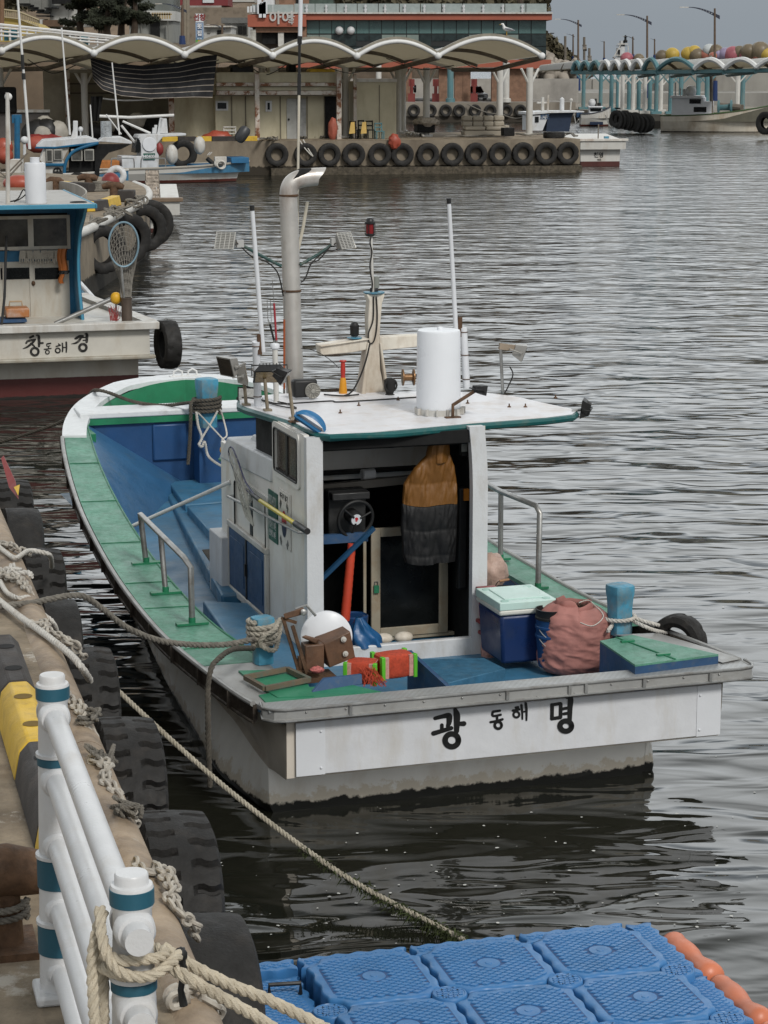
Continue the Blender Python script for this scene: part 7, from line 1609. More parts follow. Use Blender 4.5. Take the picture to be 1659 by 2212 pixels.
S3,a,b,zt=shed('open_workshop','dim open fronted workshop behind the striped tarpaulin',150,466,6.0,150,3.0,beige_dark)
mb(S3,'side_panel',97,152,141,296,5.0,.3,wm('dull_putty_panel',(.28,.25,.19),.7,dirt=(.15,.12,.08),da=.4,ds=1),zmin=MZ)
mb(S3,'rusty_post',143,152,150,296,4.6,.2,rb,zmin=MZ);mb(S3,'rusty_post',366,205,376,305,2.2,.2,rb,zmin=MZ);mb(S3,'front_panel',378,208,466,299,3.2,.1,beige,zmin=MZ)
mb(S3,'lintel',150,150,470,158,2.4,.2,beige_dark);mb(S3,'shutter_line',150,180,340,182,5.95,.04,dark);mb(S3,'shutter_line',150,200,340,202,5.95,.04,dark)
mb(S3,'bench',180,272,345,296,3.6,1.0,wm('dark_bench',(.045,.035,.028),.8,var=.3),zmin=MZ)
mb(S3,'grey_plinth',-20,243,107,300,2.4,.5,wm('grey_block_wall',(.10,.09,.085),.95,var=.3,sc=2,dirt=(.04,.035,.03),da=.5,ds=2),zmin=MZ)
mb(S3,'white_sill',35,237,108,243,2.3,.7,white_dirty)
g=G();
for(u0,v0,u1,v1,Y)in((466,162,500,171,2.2),(506,160,530,170,2.3),(610,148,625,158,2.3),(570,152,584,158,2.3)):pass
for(u0,v0,u1,v1,m_,lab,nm)in((500,140,548,157,black,'black bundle stored on the shed roof, left one','roof_bundle'),(624,139,640,155,dark,'dark crate stored on the shed roof by the aerial','roof_crate'),(668,149,724,157,yellow,'flat yellow bundle stored on the shed roof','roof_bundle'),(582,145,602,157,white_dirty,'pale crate stored on the shed roof','roof_crate'),(470,146,498,157,wm('khaki_bundle',(.12,.10,.07),.9),'khaki bundle at the left end of the shed roof','roof_bundle')):
 a,b=my(u0,v1,3.2),my(u1,v0,3.2);g=G();g.bb((a.x,3.2,zt if False else a.z-.05),(b.x,4.2,b.z));g.build(nm,m_,fr=MM,cat='bundle',label=lab,bevel=.08)
def tarp(i,j):
 top=[(0,195,124),(.2,235,136),(.45,310,142),(.7,385,135),(.9,440,121),(1,469,118)];bot=[(0,201,172),(.12,222,194),(.3,262,207),(.5,325,213),(.8,420,210),(1,459,211)]
 u=interp([(a,b)for a,b,c in top],i)*(1-j)+interp([(a,b)for a,b,c in bot],i)*j;v=interp([(a,c)for a,b,c in top],i)*(1-j)+interp([(a,c)for a,b,c in bot],i)*j
 return my(u,v,.2+.5*sin(j*3)*.6+.15*sin(i*14+j*3))
g=G();nr=56
for r_ in range(nr):
 ph=r_/nr*7;st=(ph%1)>.80;g.grid(lambda i,j:tarp(i,(r_+j)/nr),40,1,1 if st else 0)
g.build('striped_tarpaulin',[wm('black_tarpaulin',(.010,.010,.012),.7,var=.4,bump=.1),wm('tarp_pale_stripe',(.27,.235,.20),.8,var=.3)],fr=MM,cat='tarpaulin',label='sagging black tarpaulin with pale stripes hung under the canopy',smooth=60)
g=G();g.grid(lambda i,j:my(196+26*i*(1-.3*j),208+54*j,.6+.1*sin(i*14)),12,6);g.build('black_cloth',dark,fr=MM,cat='cloth',label='black cloth hanging beside the white post under the tarpaulin')
g=G();g.tube(smoothpath([my(222,213,.8),my(270,217,.8),my(330,215,.8)],4),.035,6);g.build('bent_pole',tube_white,fr=MM,cat='pole',label='thin bent white pole under the striped tarpaulin')
g=G();g.tube([my(215,251,-.2),my(280,254,-.2),my(376,249,-.2)],.07,8);g.build('white_boom',tube_white,fr=MM,cat='pole',label='long white boom lying level above the blue cabin boat')
def blob(u,v,r,m,cat,lab,Y=None,sq=(1,1,1),nz_=.12,name=None,group=None):
 c=my(u,v,Y if Y is not None else 2.0);g=G();g.sphere(c,(r*sq[0],r*sq[1],r*sq[2]),n=16,k=10,fn=lambda d:1+nz_*noi(d*3+V((u,v,0))));return g.build(name or cat.replace(' ','_'),m,fr=MM,cat=cat,label=lab,group=group)
blob(123,286,.52,wm('dingy_float',(.34,.32,.28),.7,var=.2,dirt=(.15,.13,.1),da=.4,ds=2),'float','dingy white float bag right of the black bundle on the pier',.8,(1,.8,1.0));blob(97,272,.45,wm('dingy_float',(.34,.32,.28),.7,var=.2,dirt=(.15,.13,.1),da=.4,ds=2),'float','white float bag above the black bundle on the pier',1.2)
blob(86,290,.75,black,'sack','black bundle between the white float bags',1.0,(1.1,.8,.9));blob(102,285,.6,black,'sack','smaller black bundle under the upper float bag',.9)
blob(92,300,.75,red,'basin','red basin in front of the black bundle',.5,(1.1,.8,.35));blob(93,292,.42,wm('dingy_float',(.34,.32,.28),.7,var=.2,dirt=(.15,.13,.1),da=.4,ds=2),'float','cream float sitting in the red basin',.5)
blob(118,301,.4,buoy_orange,'box','orange box right of the red basin',.6,(1,.8,.6))
blob(8,318,.40,buoy_orange,'float','orange ball float at the left edge beneath the black tarp',-2,(1,1,1));blob(10,336,.36,buoy_orange,'float','second orange ball float at the left edge',-4);blob(80,312,.45,wm('dull_red_float',(.30,.06,.04),.6),'float','round orange float left of the blue cabin roof',-2,(1.1,1,.8));
for(u,v,r_,m_,lab)in((205,285,.5,black,'black heap on the workshop bench, left'),(245,270,.35,wm('dingy_float',(.34,.32,.28),.7,var=.2,dirt=(.15,.13,.1),da=.4,ds=2),'white carton on the workshop bench'),(296,262,.42,wm('dingy_float',(.34,.32,.28),.7,var=.2,dirt=(.15,.13,.1),da=.4,ds=2),'bundled white carton on the bench'),(262,275,.4,black,'black heap beside the bundled carton'),(330,272,.45,dark,'dark net heap at the right end of the bench')):blob(u,v,r_,m_,'bundle',lab,3.5,(1.1,.6,.9))
g=G();g.bb(my(-5,245,2.2),my(35,188,2.2)+V((0,.8,0)));g.build('black_tarp_box',dark,fr=MM,cat='tarpaulin',label='black sheeted block at the upper left edge of the pier',bevel=.08)
c=mz(470,312);g=G();g.sphere(my(470,303,.7),(.75,.4,.42),n=16,k=10,fn=lambda d:1+.25*noi(d*2));g.build('orange_bag',buoy_orange,fr=MM,cat='bag',label='slumped orange bag on the kerb in front of the shed')
g=G();P_=lambda u,v,Y=1.2:my(u,v,Y)
def chair(u0,u1,v0,v1,m,lab,Y=1.4,cat='chair'):
 a,b=my(u0,v1,Y),my(u1,v0,Y);w_=b.x-a.x;h_=b.z-MZ;t=thing('chair',lab,cat,MM@TR((a.x+w_/2,Y,MZ)),'chairs on the pier')
 for x,y in((a.x+.04,Y),(b.x-.04,Y),(a.x+.04,Y+.45),(b.x-.04,Y+.45)):g=G();g.tube([V((x,y,MZ)),V((x,y,MZ+h_*.5))],.03,6);g.build('leg',m,t,MM)
 g=G();g.bb((a.x,Y-.02,MZ+h_*.46),(b.x,Y+.48,MZ+h_*.52));g.build('seat',m,t,MM,bevel=.02)
 g=G()
 for x in(a.x+.05,b.x-.05):g.tube([V((x,Y+.46,MZ+h_*.5)),V((x,Y+.55,MZ+h_))],.03,6)
 for q in(.72,.96):g.tube([V((a.x+.03,Y+.5,MZ+h_*q)),V((b.x-.03,Y+.5,MZ+h_*q))],.035,6)
 g.build('backrest',m,t,MM)
chair(484,514,274,309,white_dirty,'white plastic garden chair beside the orange bag');chair(812,831,266,298,column_teal,'small pale teal chair by the kiosk');chair(758,774,262,298,dark,'black chair at the left of the kiosk row',1.9);chair(776,792,260,298,dark,'second black chair in the kiosk row',2.0);chair(793,811,261,298,dark,'third black chair next to the teal one',1.9)
for u0,lab in((754,'yellow plank leaning on the first black chair'),(779,'yellow plank leaning on the second black chair')):g=G();g.hexa([my(u0,289,1.3),my(u0+13,288,1.3),my(u0+13,288,1.4),my(u0,289,1.4),my(u0+4,264,1.7),my(u0+12,263,1.7),my(u0+12,263,1.8),my(u0+4,264,1.8)]);g.build('plank',wm('yellow_plank',(.42,.28,.08),.7),fr=MM,cat='plank',label=lab)
g=G();g.bb(my(412,309,1),my(424,297,1)+V((0,.5,0)));g.build('red_stool',red,fr=MM,cat='stool',label='small red stool left of the garden chair',bevel=.03)
g=G();c=my(719,279,1.2);g.sphere(c,(.22,.22,.52),n=14,k=10,fn=lambda d:1+.2*noi(d*2));g.build('orange_sack',wm('dull_orange_sack',(.30,.08,.05),.7),fr=MM,cat='sack',label='upright orange sack at the right end of the shed')
g=G();c=my(852,306,-.25);g.sphere(c,(.27,.2,.34),n=20,k=14,fn=lambda d:1+.25*noi(d*2.5));g.build('orange_net_bag',buoy_orange,fr=MM,cat='bag',label='orange net bag hanging over the pier edge between two tyres')
so_a,so_b=mz(1003,297),mz(1078,294);SF=thing('sofa','worn beige padded two seat sofa standing outdoors on the pier','sofa',MM@TR(((so_a.x+so_b.x)/2,so_a.y,MZ)))
sx0,sx1,sy0=so_a.x,so_b.x,max(.4,so_a.y);sm=wm('beige_sofa_leather',(.30,.265,.21),.6,var=.1,dirt=(.17,.14,.1),da=.35,ds=3)
w3=(sx1-sx0)
g=G();g.bb((sx0,sy0,MZ+.05),(sx1,sy0+.8,MZ+.32));g.build('base',sm,SF,MM,bevel=.05)
for k in range(2):g=G();g.bb((sx0+.02+k*w3/2,sy0-.05,MZ+.32),(sx0-.02+(k+1)*w3/2,sy0+.6,MZ+.50));g.build('seat',sm,SF,MM,bevel=.06)
for k in range(4):
 for r_ in range(2):g=G();g.bb((sx0+.01+k*w3/4,sy0+.5,MZ+.48+r_*.26),(sx0-.01+(k+1)*w3/4,sy0+.8,MZ+.73+r_*.26));g.build('back_cushion',sm,SF,MM,bevel=.07)
g=G();g.bb((sx1-.12,sy0-.05,MZ+.05),(sx1+.1,sy0+.8,MZ+.55));g.build('armrest',sm,SF,MM,bevel=.05)
g=G();g.bb(my(1088,294,1.2),my(1112,276,1.2)+V((0,.6,0)));g.build('black_crate',dark,fr=MM,cat='crate',label='black crate right of the outdoor sofa',bevel=.03)
g=G();g.bb(my(902,287,4),my(940,267,4)+V((0,.9,0)));g.build('black_net_bin',dark,fr=MM,cat='bin',label='black bin full of pale net behind the canopy posts',bevel=.05)
g=G();g.sphere(my(921,264,4.3),(.62,.5,.22),n=20,k=10,fn=lambda d:1+.3*noi(d*3));g.build('net_heap',wm('pale_net_heap',(.34,.30,.25),.9,var=.4,sc=8,bump=1.5,bs=20),fr=MM,cat='net',label='pale fishing net heaped on the black bin')
rnd=random.Random(21)
for k,(u0,v0,u1,v1,lab)in enumerate(((640,300,700,298,'slack pale rope lying along the edge near the shed door'),(880,292,915,296,'orange and white rope heap behind the canopy post'),(965,300,1180,294,'long rope trailing along the pier edge in front of the sofa'),(560,305,600,303,'dark rope bundle at the left pier corner'),(1190,292,1245,297,'coiled rope near the right pier corner'))):
 g=G();pts=[mz(u0+(u1-u0)*q/10,v0+(v1-v0)*q/10+rnd.uniform(-2,2))+V((0,0,.06+.08*rnd.random()))for q in range(11)];g.tube(smoothpath(pts,4),.04,5);g.tube(smoothpath([p+V((rnd.uniform(-.2,.2),.2,0))for p in pts],4),.04,5);g.build('rope',rope_grey if k!=1 else rope_white,fr=MM,cat='rope',label=lab)
g=G();g.tube(smoothpath([my(655,302,-.1),my(668,325,-.3),my(676,338,-.3),(my(660,322,-.3)),my(648,304,-.1)],5),.03,5);g.build('rope_loop',rope_white,fr=MM,cat='rope',label='white rope loop hanging over the second pier tyre')
g=G();c=my(1199,288,1.0);tyre_mesh(.5,.28,.27,48,True,g,TR((c.x,1.2,MZ+.16))@RO(KPI/2,4,'Y'));g.build('flat_tyre',rubber,fr=MM,cat='tyre',label='tyre lying flat on the deck near the right pier corner')
def gull(p,s,lab,rz=0):
 t=thing('seagull',lab,'seagull',TR(p)@RO(rz,4,'Z'));M=TR(p)@RO(rz,4,'Z')@Matrix.Scale(s,4)
 g=G();g.tube([M@V(q)for q in((-.30,0,.17),(-.18,0,.20),(0,0,.22),(.10,0,.27),(.13,0,.36),(.16,0,.42),(.21,0,.42),(.235,0,.41))],[s*r for r in(.012,.05,.085,.075,.045,.048,.035,.01)],10);g.build('body',wm('gull_white',(.62,.62,.60),.7),t)
 g=G();
 for sy in(-1,1):g.tube([M@V((.05,sy*.07,.26)),M@V((-.12,sy*.085,.23)),M@V((-.32,sy*.03,.18))],[s*.03,s*.04,s*.008],6)
 g.build('wing',wm('gull_grey',(.25,.26,.28),.7),t)
 g=G();g.tube([M@V((.23,0,.41)),M@V((.30,0,.395))],[s*.016,s*.004],6);g.build('beak',wm('gull_beak',(.5,.3,.04),.5),t)
 for sy in(-1,1):g=G();g.tube([M@V((.0,sy*.03,.15)),M@V((.0,sy*.03,0))],s*.01,5);g.build('leg',wm('gull_beak',(.5,.3,.04),.5),t)
q=MM@vault(6,.66,0,.2);gull(q,1.15,'white seagull standing on the last canopy arch',2.9)
def frame_px(u0,v0,u1,v1,back=1.1):
 a,b=oz(u0,v0,0),oz(u1,v1,0);d=b-a;ang=math.atan2(d.y,d.x);c=(a+b)/2+V((-sin(ang),cos(ang),0))*back;return TR(c)@RO(ang,4,'Z'),d.length
WMx,Lw=frame_px(215,399,545,394,1.1)
WB=thing('fishing_boat','white open boat with blue well and stepped white cabin by the pier','boat',WMx)
mh2=wm('mid_boat_hull',(.52,.51,.48),.5,var=.05,sc=2,dirt=(.32,.20,.11),da=.42,ds=1.4,streak=.4,rust=.22,rs=2.4,water=[(.13,(.085,.022,.016),.03),(.02,(.02,.015,.012),.05)])
hull_parts(WB,WMx,Lw*1.04,2.3,.62,.84,mh2,blue_deck,wm('worn_gunwale',(.34,.32,.28),.6,dirt=(.15,.12,.09),da=.5,ds=3),deck_z=.40,rake=1.0)
def wy(u,v,Y=-.3):return fy(WMx,u,v,Y)
def wbx(name,u0,v0,u1,v1,Y,d,m,bevel=.02):a,b=wy(u0,v1,Y),wy(u1,v0,Y);g=G();g.bb((a.x,Y,a.z),(b.x,Y+d,b.z));return g.build(name,m,WB,WMx,bevel=bevel)
a=wy(300,368);b=wy(346,294)
g=G();g.prism([wy(*p)for p in((306,366),(343,366),(343,335),(338,312),(352,296),(402,293),(402,288),(300,291),(297,297),(304,310))][::-1],(0,1.1,0));g.build('cabin',white,WB,WMx,bevel=.02)
g=G();g.prism([wy(*p)for p in((296,300),(303,296),(301,330),(292,330))][::-1],(0,1.0,0));g.build('windscreen',glass_dark,WB,WMx)
wbx('fore_locker',264,337,306,366,-.35,1.2,white)
g=G();c=wy(323,312,-.34);g.lathe([(.30,0),(.28,.02)],WMx@TR(c)@RO(KPI/2,4,'X'),24,cap=True);g.build('round_port',white_clean,WB)
SGN=wbx('green_sign',310,331,335,345,-.36,.02,gsm,0);c=wy(322.5,338,-.37);g=G();text_g(g,'9404006',TR((c.x,-.375,c.z)),.17,bold=.006);g.build('lettering',white,SGN,WMx,smooth=0)
for(pts)in(((329,289),(338,289),(340,270),(334,270),(334,276),(330,276)),((344,288),(363,288),(360,256),(347,256)),((339,290),(346,290),(352,255),(346,254))):g=G();g.prism([wy(*p,0.0)for p in pts],(0,.12,0));g.build('roof_mast',white,WB,WMx,bevel=.01)
wbx('well_side',500,340,538,353,-.65,1.3,wm('mid_boat_blue',(.02,.12,.25),.5));wbx('well_side',422,356,470,363,-.8,1.6,wm('mid_boat_blue',(.02,.12,.25),.5))
for(u0,u1)in((240,290),(304,358)):g=G();g.tube(smoothpath([wy(u0,366,-1.05),wy(u0+1,345,-1.05),wy(u0+8,342,-1.05),wy(u1-8,342,-1.05),wy(u1-1,345,-1.05),wy(u1,366,-1.05)],3),.025,6);g.build('guard_rail',steel,WB,WMx)
OB=thing('outboard_motor','dark grey outboard motor tilted on the white boat with white chevrons','outboard motor',WMx@TR(wy(445,360,-.4)))
g=G();c=wy(447,342,-.4);Mo=TR(c)@RO(R(35),4,'Y');g.sphere((0,0,0),(.26,.26,.42),n=20,k=12,fn=lambda d:1/max(.75,(abs(d.x)**4+abs(d.z)**4)**.25)*.85,M=Mo);g.v=[c+p for p in g.v];g.build('cowling',wm('grey_cowling',(.035,.037,.04),.4,var=.1),OB,WMx)
g=G();g.tube([c,wy(470,362,-.4)],.09,8);g.build('engine_leg',black,OB,WMx)
g=G();q=wy(452,340,-.69);
for dx in(0,.08):g.hexa([q+V((dx-.10,0,.09)),q+V((dx-.06,0,.09)),q+V((dx-.06,.01,.09)),q+V((dx-.10,.01,.09)),q+V((dx+.02,0,.22)),q+V((dx+.06,0,.22)),q+V((dx+.06,.01,.22)),q+V((dx+.02,.01,.22))])
g.build('stripe',white,OB,WMx)
for(u,v,r_,m_,cat,lab)in((371,334,.33,white_dirty,'float','string bound white float hanging on the white boat cabin'),(431,314,.3,white_dirty,'float','white float bag on the kerb above the outboard motor'),(344,322,.22,red,'float','bright red float bag hanging behind the white cabin')):
 c=wy(u,v,-.2);g=G();g.sphere(c,(r_*.8,r_*.8,r_*1.25),n=16,k=12,fn=lambda d:1+.12*noi(d*3));g.build('float_bag',m_,None,WMx,cat=cat,label=lab)
c=wy(398,338,.9);Mt=WMx@TR((c.x,1.15,c.z+.1))@RO(R(90),4,'Z');tyre_thing('big tyre behind the white boat under the pier edge',Mt,'tyre fenders on the middle pier',Ro=.60,W=.3,Ri=.3,nseg=60,depth=.02)
g=G();c=wy(474,353,-1.1);
for k in range(4):g.torus(c+V((.02*k,-.04*k,-.02*k)),.20-.01*k,.022,RO(R(70),4,'X'),18,6)
g.build('rope_coil',rope_white,None,WMx,cat='rope',label='white rope coil hung on the white boat side')
g=G();g.box(wy(476,346,-1.0),(.5,.2,.3));g.build('fender_pad',white_dirty,WB,WMx,bevel=.02)
wbx('orange_fish_box',216,347,258,366,-.2,.8,wm('orange_crate',(.36,.13,.03),.6,var=.2,sc=9,bump=1,bs=10))
g=G();g.tube([wy(262,271,.2),wy(295,312,.2)],.05,6);g.tube([wy(265,262,.2),wy(325,288,.2)],.05,6);g.tube([wy(229,247,.2),wy(262,290,.2)],.03,6);g.build('spar',tube_white,WB,WMx)
BMx,Lb=frame_px(50,425,215,420,1.2)
BMx=TR(BMx.translation)@RO(R(9),4,'Z')
BB=thing('fishing_boat','boat with white roof, curved blue cabin wing and dark open doorway','boat',BMx)
def b2(u,v,Y=0.):return fy(BMx,u,v,Y)
hull_parts(BB,BMx,6.0,2.4,.75,.9,mh2,blue_deck,white_dirty)
def bbx(name,u0,v0,u1,v1,Y,d,m,bevel=.02):a,b=b2(u0,v1,Y),b2(u1,v0,Y);g=G();g.bb((a.x,Y,a.z),(b.x,Y+d,b.z));return g.build(name,m,BB,BMx,bevel=bevel)
g=G();g.prism([b2(*p,-.9)for p in((92,400),(140,400),(140,356),(136,345),(150,318),(96,320),(86,345),(92,352))],(0,1.9,0));g.build('cabin',white_dirty,BB,BMx)
g=G();g.prism([b2(*p,-1.0)for p in((92,304),(190,296),(215,305),(212,309),(120,318),(78,318))],(0,2.2,0));g.build('roof',white,BB,BMx,bevel=.02)
g=G();g.tube([b2(76,319,-1.0),b2(120,319,-1.0),b2(213,308,-1.0)],.04,6);g.build('roof_edge',sblue,BB,BMx)
g=G();g.prism([b2(*p,-.6)for p in((214,304),(222,297),(262,296),(286,307),(284,311),(214,306))],(0,1.5,0));g.build('aft_roof',white,BB,BMx,bevel=.02)
g=G();g.prism([b2(*p,-.9)for p in((210,311),(284,311),(262,322),(235,330),(221,345),(215,365),(214,408),(205,408),(205,320))],(0,.1,0));g.prism([b2(*p,-.7)for p in((150,320),(214,312),(214,408),(150,408))],(0,1.2,0));g.build('open_doorway',dark,BB,BMx)
g=G();g.tube(smoothpath([b2(*p,-1.05)for p in((212,309),(180,318),(158,328),(146,342),(141,356),(139,372),(139,402))],4),.06,8);g.tube([b2(92,356,-1.0),b2(139,356,-1.0)],.06,6);g.build('blue_wing_edge',sblue,BB,BMx)
for(u0,u1,v0,v1)in((100,114,322,350),(116,135,322,346),(154,178,322,348),(182,203,322,348)):
 W_=bbx('window',u0,v0,u1,v1,-1.0,.05,wm('dull_window_frame',(.3,.29,.26),.6));a,b=b2(u0+2.5,v1-3,-1.02),b2(u1-2.5,v0+3,-1.02);g=G();g.bb((a.x,-1.02,a.z),(b.x,-1.0,b.z));g.build('pane',wm('dim_reflecting_glass',(.07,.07,.065),.1,var=.5,bump=0),W_,BMx)
g=G();c=b2(124,371,-.93);g.torus(c,.14,.03,RO(KPI/2,4,'X'),16,6);g.bb(c+V((-.02,-.02,-.12)),c+V((.02,.0,.12)));g.bb(c+V((-.12,-.02,-.02)),c+V((.12,.0,.02)));g.build('painted_mark',ink,BB,BMx)
a,b=b2(218,305,-.2),b2(241,262,-.2);g=G();g.lathe([((b.x-a.x)/2,0),((b.x-a.x)/2,b.z-a.z),(.05,b.z-a.z)],BMx@TR(((a.x+b.x)/2,-.2,a.z)),24);g.build('foil_wrapped_drum',wm('foil_wrap',(.42,.44,.45),.3,.5,var=.3,sc=6,bump=.6,bs=10),BB)
g=G();g.prism([b2(*p,-.3)for p in((152,301),(168,297),(168,261),(158,261),(158,280))],(0,.2,0));g.build('signal_mast',white,BB,BMx,bevel=.02)
g=G();g.sphere(b2(174,279,-.3),.1,n=10,k=6);g.tube([b2(174,281,-.3),b2(174,300,-.3)],.03,6);g.build('dome_aerial',white,BB,BMx)
for u,lab in((125,'tyre leaning on the far kerb with white line, left one'),(168,'tyre leaning on the far kerb with white line, right one')):
 c=b2(u,393,-1.6);tyre_thing(lab,BMx@TR((c.x,-1.6,c.z))@RO(R(50),4,'Z'),'tyres on the kerb',Ro=.36,W=.3,Ri=.2,nseg=48,depth=.015)
for(u0,v0,u1,v1,r_,Y,m_,lab,ball)in((38,-6,64,322,.055,82,tube_white,'tall white aerial crossing the whole canopy at the left',0),(133,60,151,291,.04,86,tube_white,'thin white aerial rising beside the putty coloured panel',0),(242,135,258,291,.035,88,tube_white,'thin aerial in front of the striped tarpaulin',0),(18,209,20,312,.045,70,tube_white,'cream aerial pole with ball tip at the left edge',1),(195,226,200,297,.03,86,tube_white,'short thin rod below the black cloth',0)):
 g=G();g.tube([oy(u0,v0,Y),oy(u1,v1,Y)],[r_*.7,r_],8)
 if ball:g.sphere(oy(u0,v0,Y),.12,n=10,k=6)
 g.build('aerial_pole',m_,cat='aerial',label=lab)
g=G();g.tube([oy(50.5,158,81.8),oy(51.2,172,81.8)],.07,8);
g.tube([oy(48,118,81.8),oy(49.5,150,81.8)],.06,8);g.build('aerial_sleeve',black,cat='sleeve',label='black sleeve on the tallest white aerial')
g=G();g.bb(oy(22,372,68),oy(44,345,68)+V((0,.6,0)));g.build('white_fish_box',white_dirty,cat='box',label='white box left of the blue cabin boat')
g=G();g.tube([oy(37,345,78),oy(37,255,78)],.10,10);g.bb(oy(26,266,78),oy(44,248,78)+V((0,.3,0)));g.build('teal_lamp_post',sblue,cat='lamp post',label='dark teal post carrying a floodlight box at the left edge')
g=G();g.sphere(oy(40,396,64),(.45,.3,.24),n=16,k=10);g.build('orange_net_float',buoy_orange,cat='float',label='orange float bound in white line behind the white roof drum')
g=G();g.sphere(oy(53,303,74),.13,n=12,k=8);g.tube([oy(53,306,74),oy(53,335,74)],.05,8);g.build('dome_aerial',white,cat='aerial',label='white dome aerial left of the blue cabin roof')
g=G();g.bb(oy(64,352,66),oy(122,322,66)+V((0,.4,0)));
def sb2():
 t,M,q=stern_boat(1254,1352,300,305,323,349.5,359.5,'white boat stern with rust streaked rail beyond the right end of the middle pier',[('천영',1293.5,335.5,.27),('속초',1294.5,345.5,.11)],0,hd=8,L=5,inset=.22)
 g=G();a=q(1292,300,1.5);g.tube([a,q(1293,268,1.5)],.03,6);g.build('thin_mast',tube_grimy,t,M)
 g=G();g.box(q(1310,297,1.2),(.22,.2,.12));g.build('blue_tub',aqua,None,M,cat='tub',label='tiny blue tub on the stern of the boat past the pier')
sb2()
KM=frame(*[c for c in oz(1190,300,0)][:2],0,60)
kp_=oy(1190,290,121);KM=frame(kp_.x,kp_.y,0,12)
KB=thing('fishing_boat','white and dark blue cabin boat moored behind the right end of the middle pier','boat',KM)
def kx(u,v,Y=0):return fy(KM,u,v,Y)
hull_parts(KB,KM,5.5,2.2,.8,1.0,mh2,blue_deck,white_dirty)
g=G();g.prism([kx(*p,-1)for p in((1150,282),(1172,282),(1180,262),(1187,246),(1148,250),(1148,282))],(0,1.8,0));g.build('cabin',white,KB,KM)
g=G();g.prism([kx(*p,-.8)for p in((1180,284),(1230,284),(1234,255),(1240,243),(1190,242),(1182,262))],(0,1.4,0));g.build('dark_doorway',wm('navy_boat_panel',(.010,.022,.05),.6),KB,KM)
g=G();g.prism([kx(*p,-1.1)for p in((1145,243),(1188,240),(1262,240),(1262,242.5),(1188,244),(1145,248))],(0,2.3,0));g.build('roof',white,KB,KM)
W_=g;g=G();g.bb(kx(1156,264,-1.05),kx(1164,252,-1.05)+V((0,.04,0)));g.build('window',glass_dark,KB,KM)
g=G();c=kx(1177,250,-1.03);text_g(g,'동해호',TR(c)@RO(0,4,'Z'),.18,bold=.006);c2=kx(1177,256,-1.03);text_g(g,'SOR 391',TR(c2),.14,bold=.004);g.build('lettering',blue_dark,KB,KM,smooth=0)
g=G()
a,b=kx(1209,240,0),kx(1219,214,0);g.lathe([((b.x-a.x)/2,0),((b.x-a.x)/2,b.z-a.z),(.02,b.z-a.z+.1)],KM@TR(((a.x+b.x)/2,0,a.z)),16);g.build('white_drum',white,KB)
g=G();g.tube([kx(1172,240,0),kx(1172,210,0)],.09,6);g.tube([kx(1160,222,0),kx(1186,222,0)],.05,6);g.tube([kx(1183,240,0),kx(1184,205,0)],.06,6);g.tube([kx(1232,240,0),kx(1234,216,0)],.04,6);g.sphere(kx(1234,216,0),.09,n=8,k=6);g.build('masts',white_dirty,KB,KM)
# ================================================================= far quay, restaurant, breakwater
def hx(*c):return c
o_=oz(880,264,0);FQ=frame(o_.x,o_.y,0,9)
fconc=wm('far_quay_concrete',(.22,.195,.16),.9,var=.2,sc=.4,dirt=(.09,.07,.05),da=.55,ds=.5,streak=.3,bump=.5,bs=3,water=[(.5,(.04,.033,.025),.4)])
def fq(u,v,Y=0):return fy(FQ,u,v,Y)
FZ=1.6
g=G();xr_f=fq(1243,255,0).x;g.bb((-120,0,-3),(xr_f,30,FZ));g.build('far_quay',fconc,fr=FQ,kind='structure',smooth=0)
g=G();g.bb((-120,0,FZ+.005),(xr_f,30,FZ+.02));g.build('far_quay_road',wm('far_quay_paving',(.24,.225,.20),.9,var=.1,sc=.3,bump=.2,bs=3),fr=FQ,kind='structure',smooth=0)
pr2=None
for i,u in enumerate((894,930,963,992,1026,1059,1094,1124)):
 p=fq(u,239,-.16);Mt=FQ@TR((p.x,-.17,p.z))@RO(R(90),4,'Z')@RO(random.random()*3,4,'X')
 lab='distant tyre on the far quay wall, %s from the left'%ords[i]
 if pr2 is None:pr2=tyre_thing(lab,Mt,'tyre fenders on the far quay',Ro=.52,W=.3,Ri=.27,nseg=40,depth=.03)
 else:copy_tree(pr2,Mt,lab)
for i,(u0,v0,u1,v1)in enumerate(((1010,225,1090,248),(1090,250,1140,250))):
 g=G();g.tube(smoothpath([fq(u0,v0,-.3),fq((u0+u1)/2,(v0+v1)/2+6,-1.5),fq(u1,v1,-3)],5),.05,5);g.build('mooring_rope',rope_grey,fr=FQ,cat='rope',label=('rope slanting down from the far quay behind the sofa','slack rope right of the sofa on the far quay')[i])
YB=194
brick=wm('brown_brick',(.20,.115,.075),.85,var=.25,sc=3,dirt=(.10,.06,.04),da=.4,ds=2,bump=.5,bs=8)
fasc=wm('terracotta_fascia',(.30,.085,.05),.6,var=.1,sc=.5,dirt=(.20,.07,.045),da=.35,ds=.6)
tealg=wm('teal_window_glass',(.075,.135,.13),.3,var=.2,sc=.35,bump=0,spec=.5)
RB=thing('restaurant_building','two storey restaurant with terracotta fascia and long teal glazed upper floor on brick pillars','building',TR(oy(860,225,YB+6)))
def rbx(name,u0,v0,u1,v1,dy,d,m,par=None,bevel=0):
 a,b=oy(u0,v1,YB),oy(u1,v0,YB);g=G();g.bb((a.x,YB+dy,a.z),(b.x,YB+dy+d,b.z));return g.build(name,m,par or RB,smooth=0,bevel=bevel)
rbx('wall',545,42,1181,128,1.0,12,wm('dim_facade',(.08,.075,.065),.8))
rbx('fascia',662,29.5,1192,43,-.3,14,fasc);rbx('roof_coping',540,27,1193,30,-.5,14.4,white_dirty)
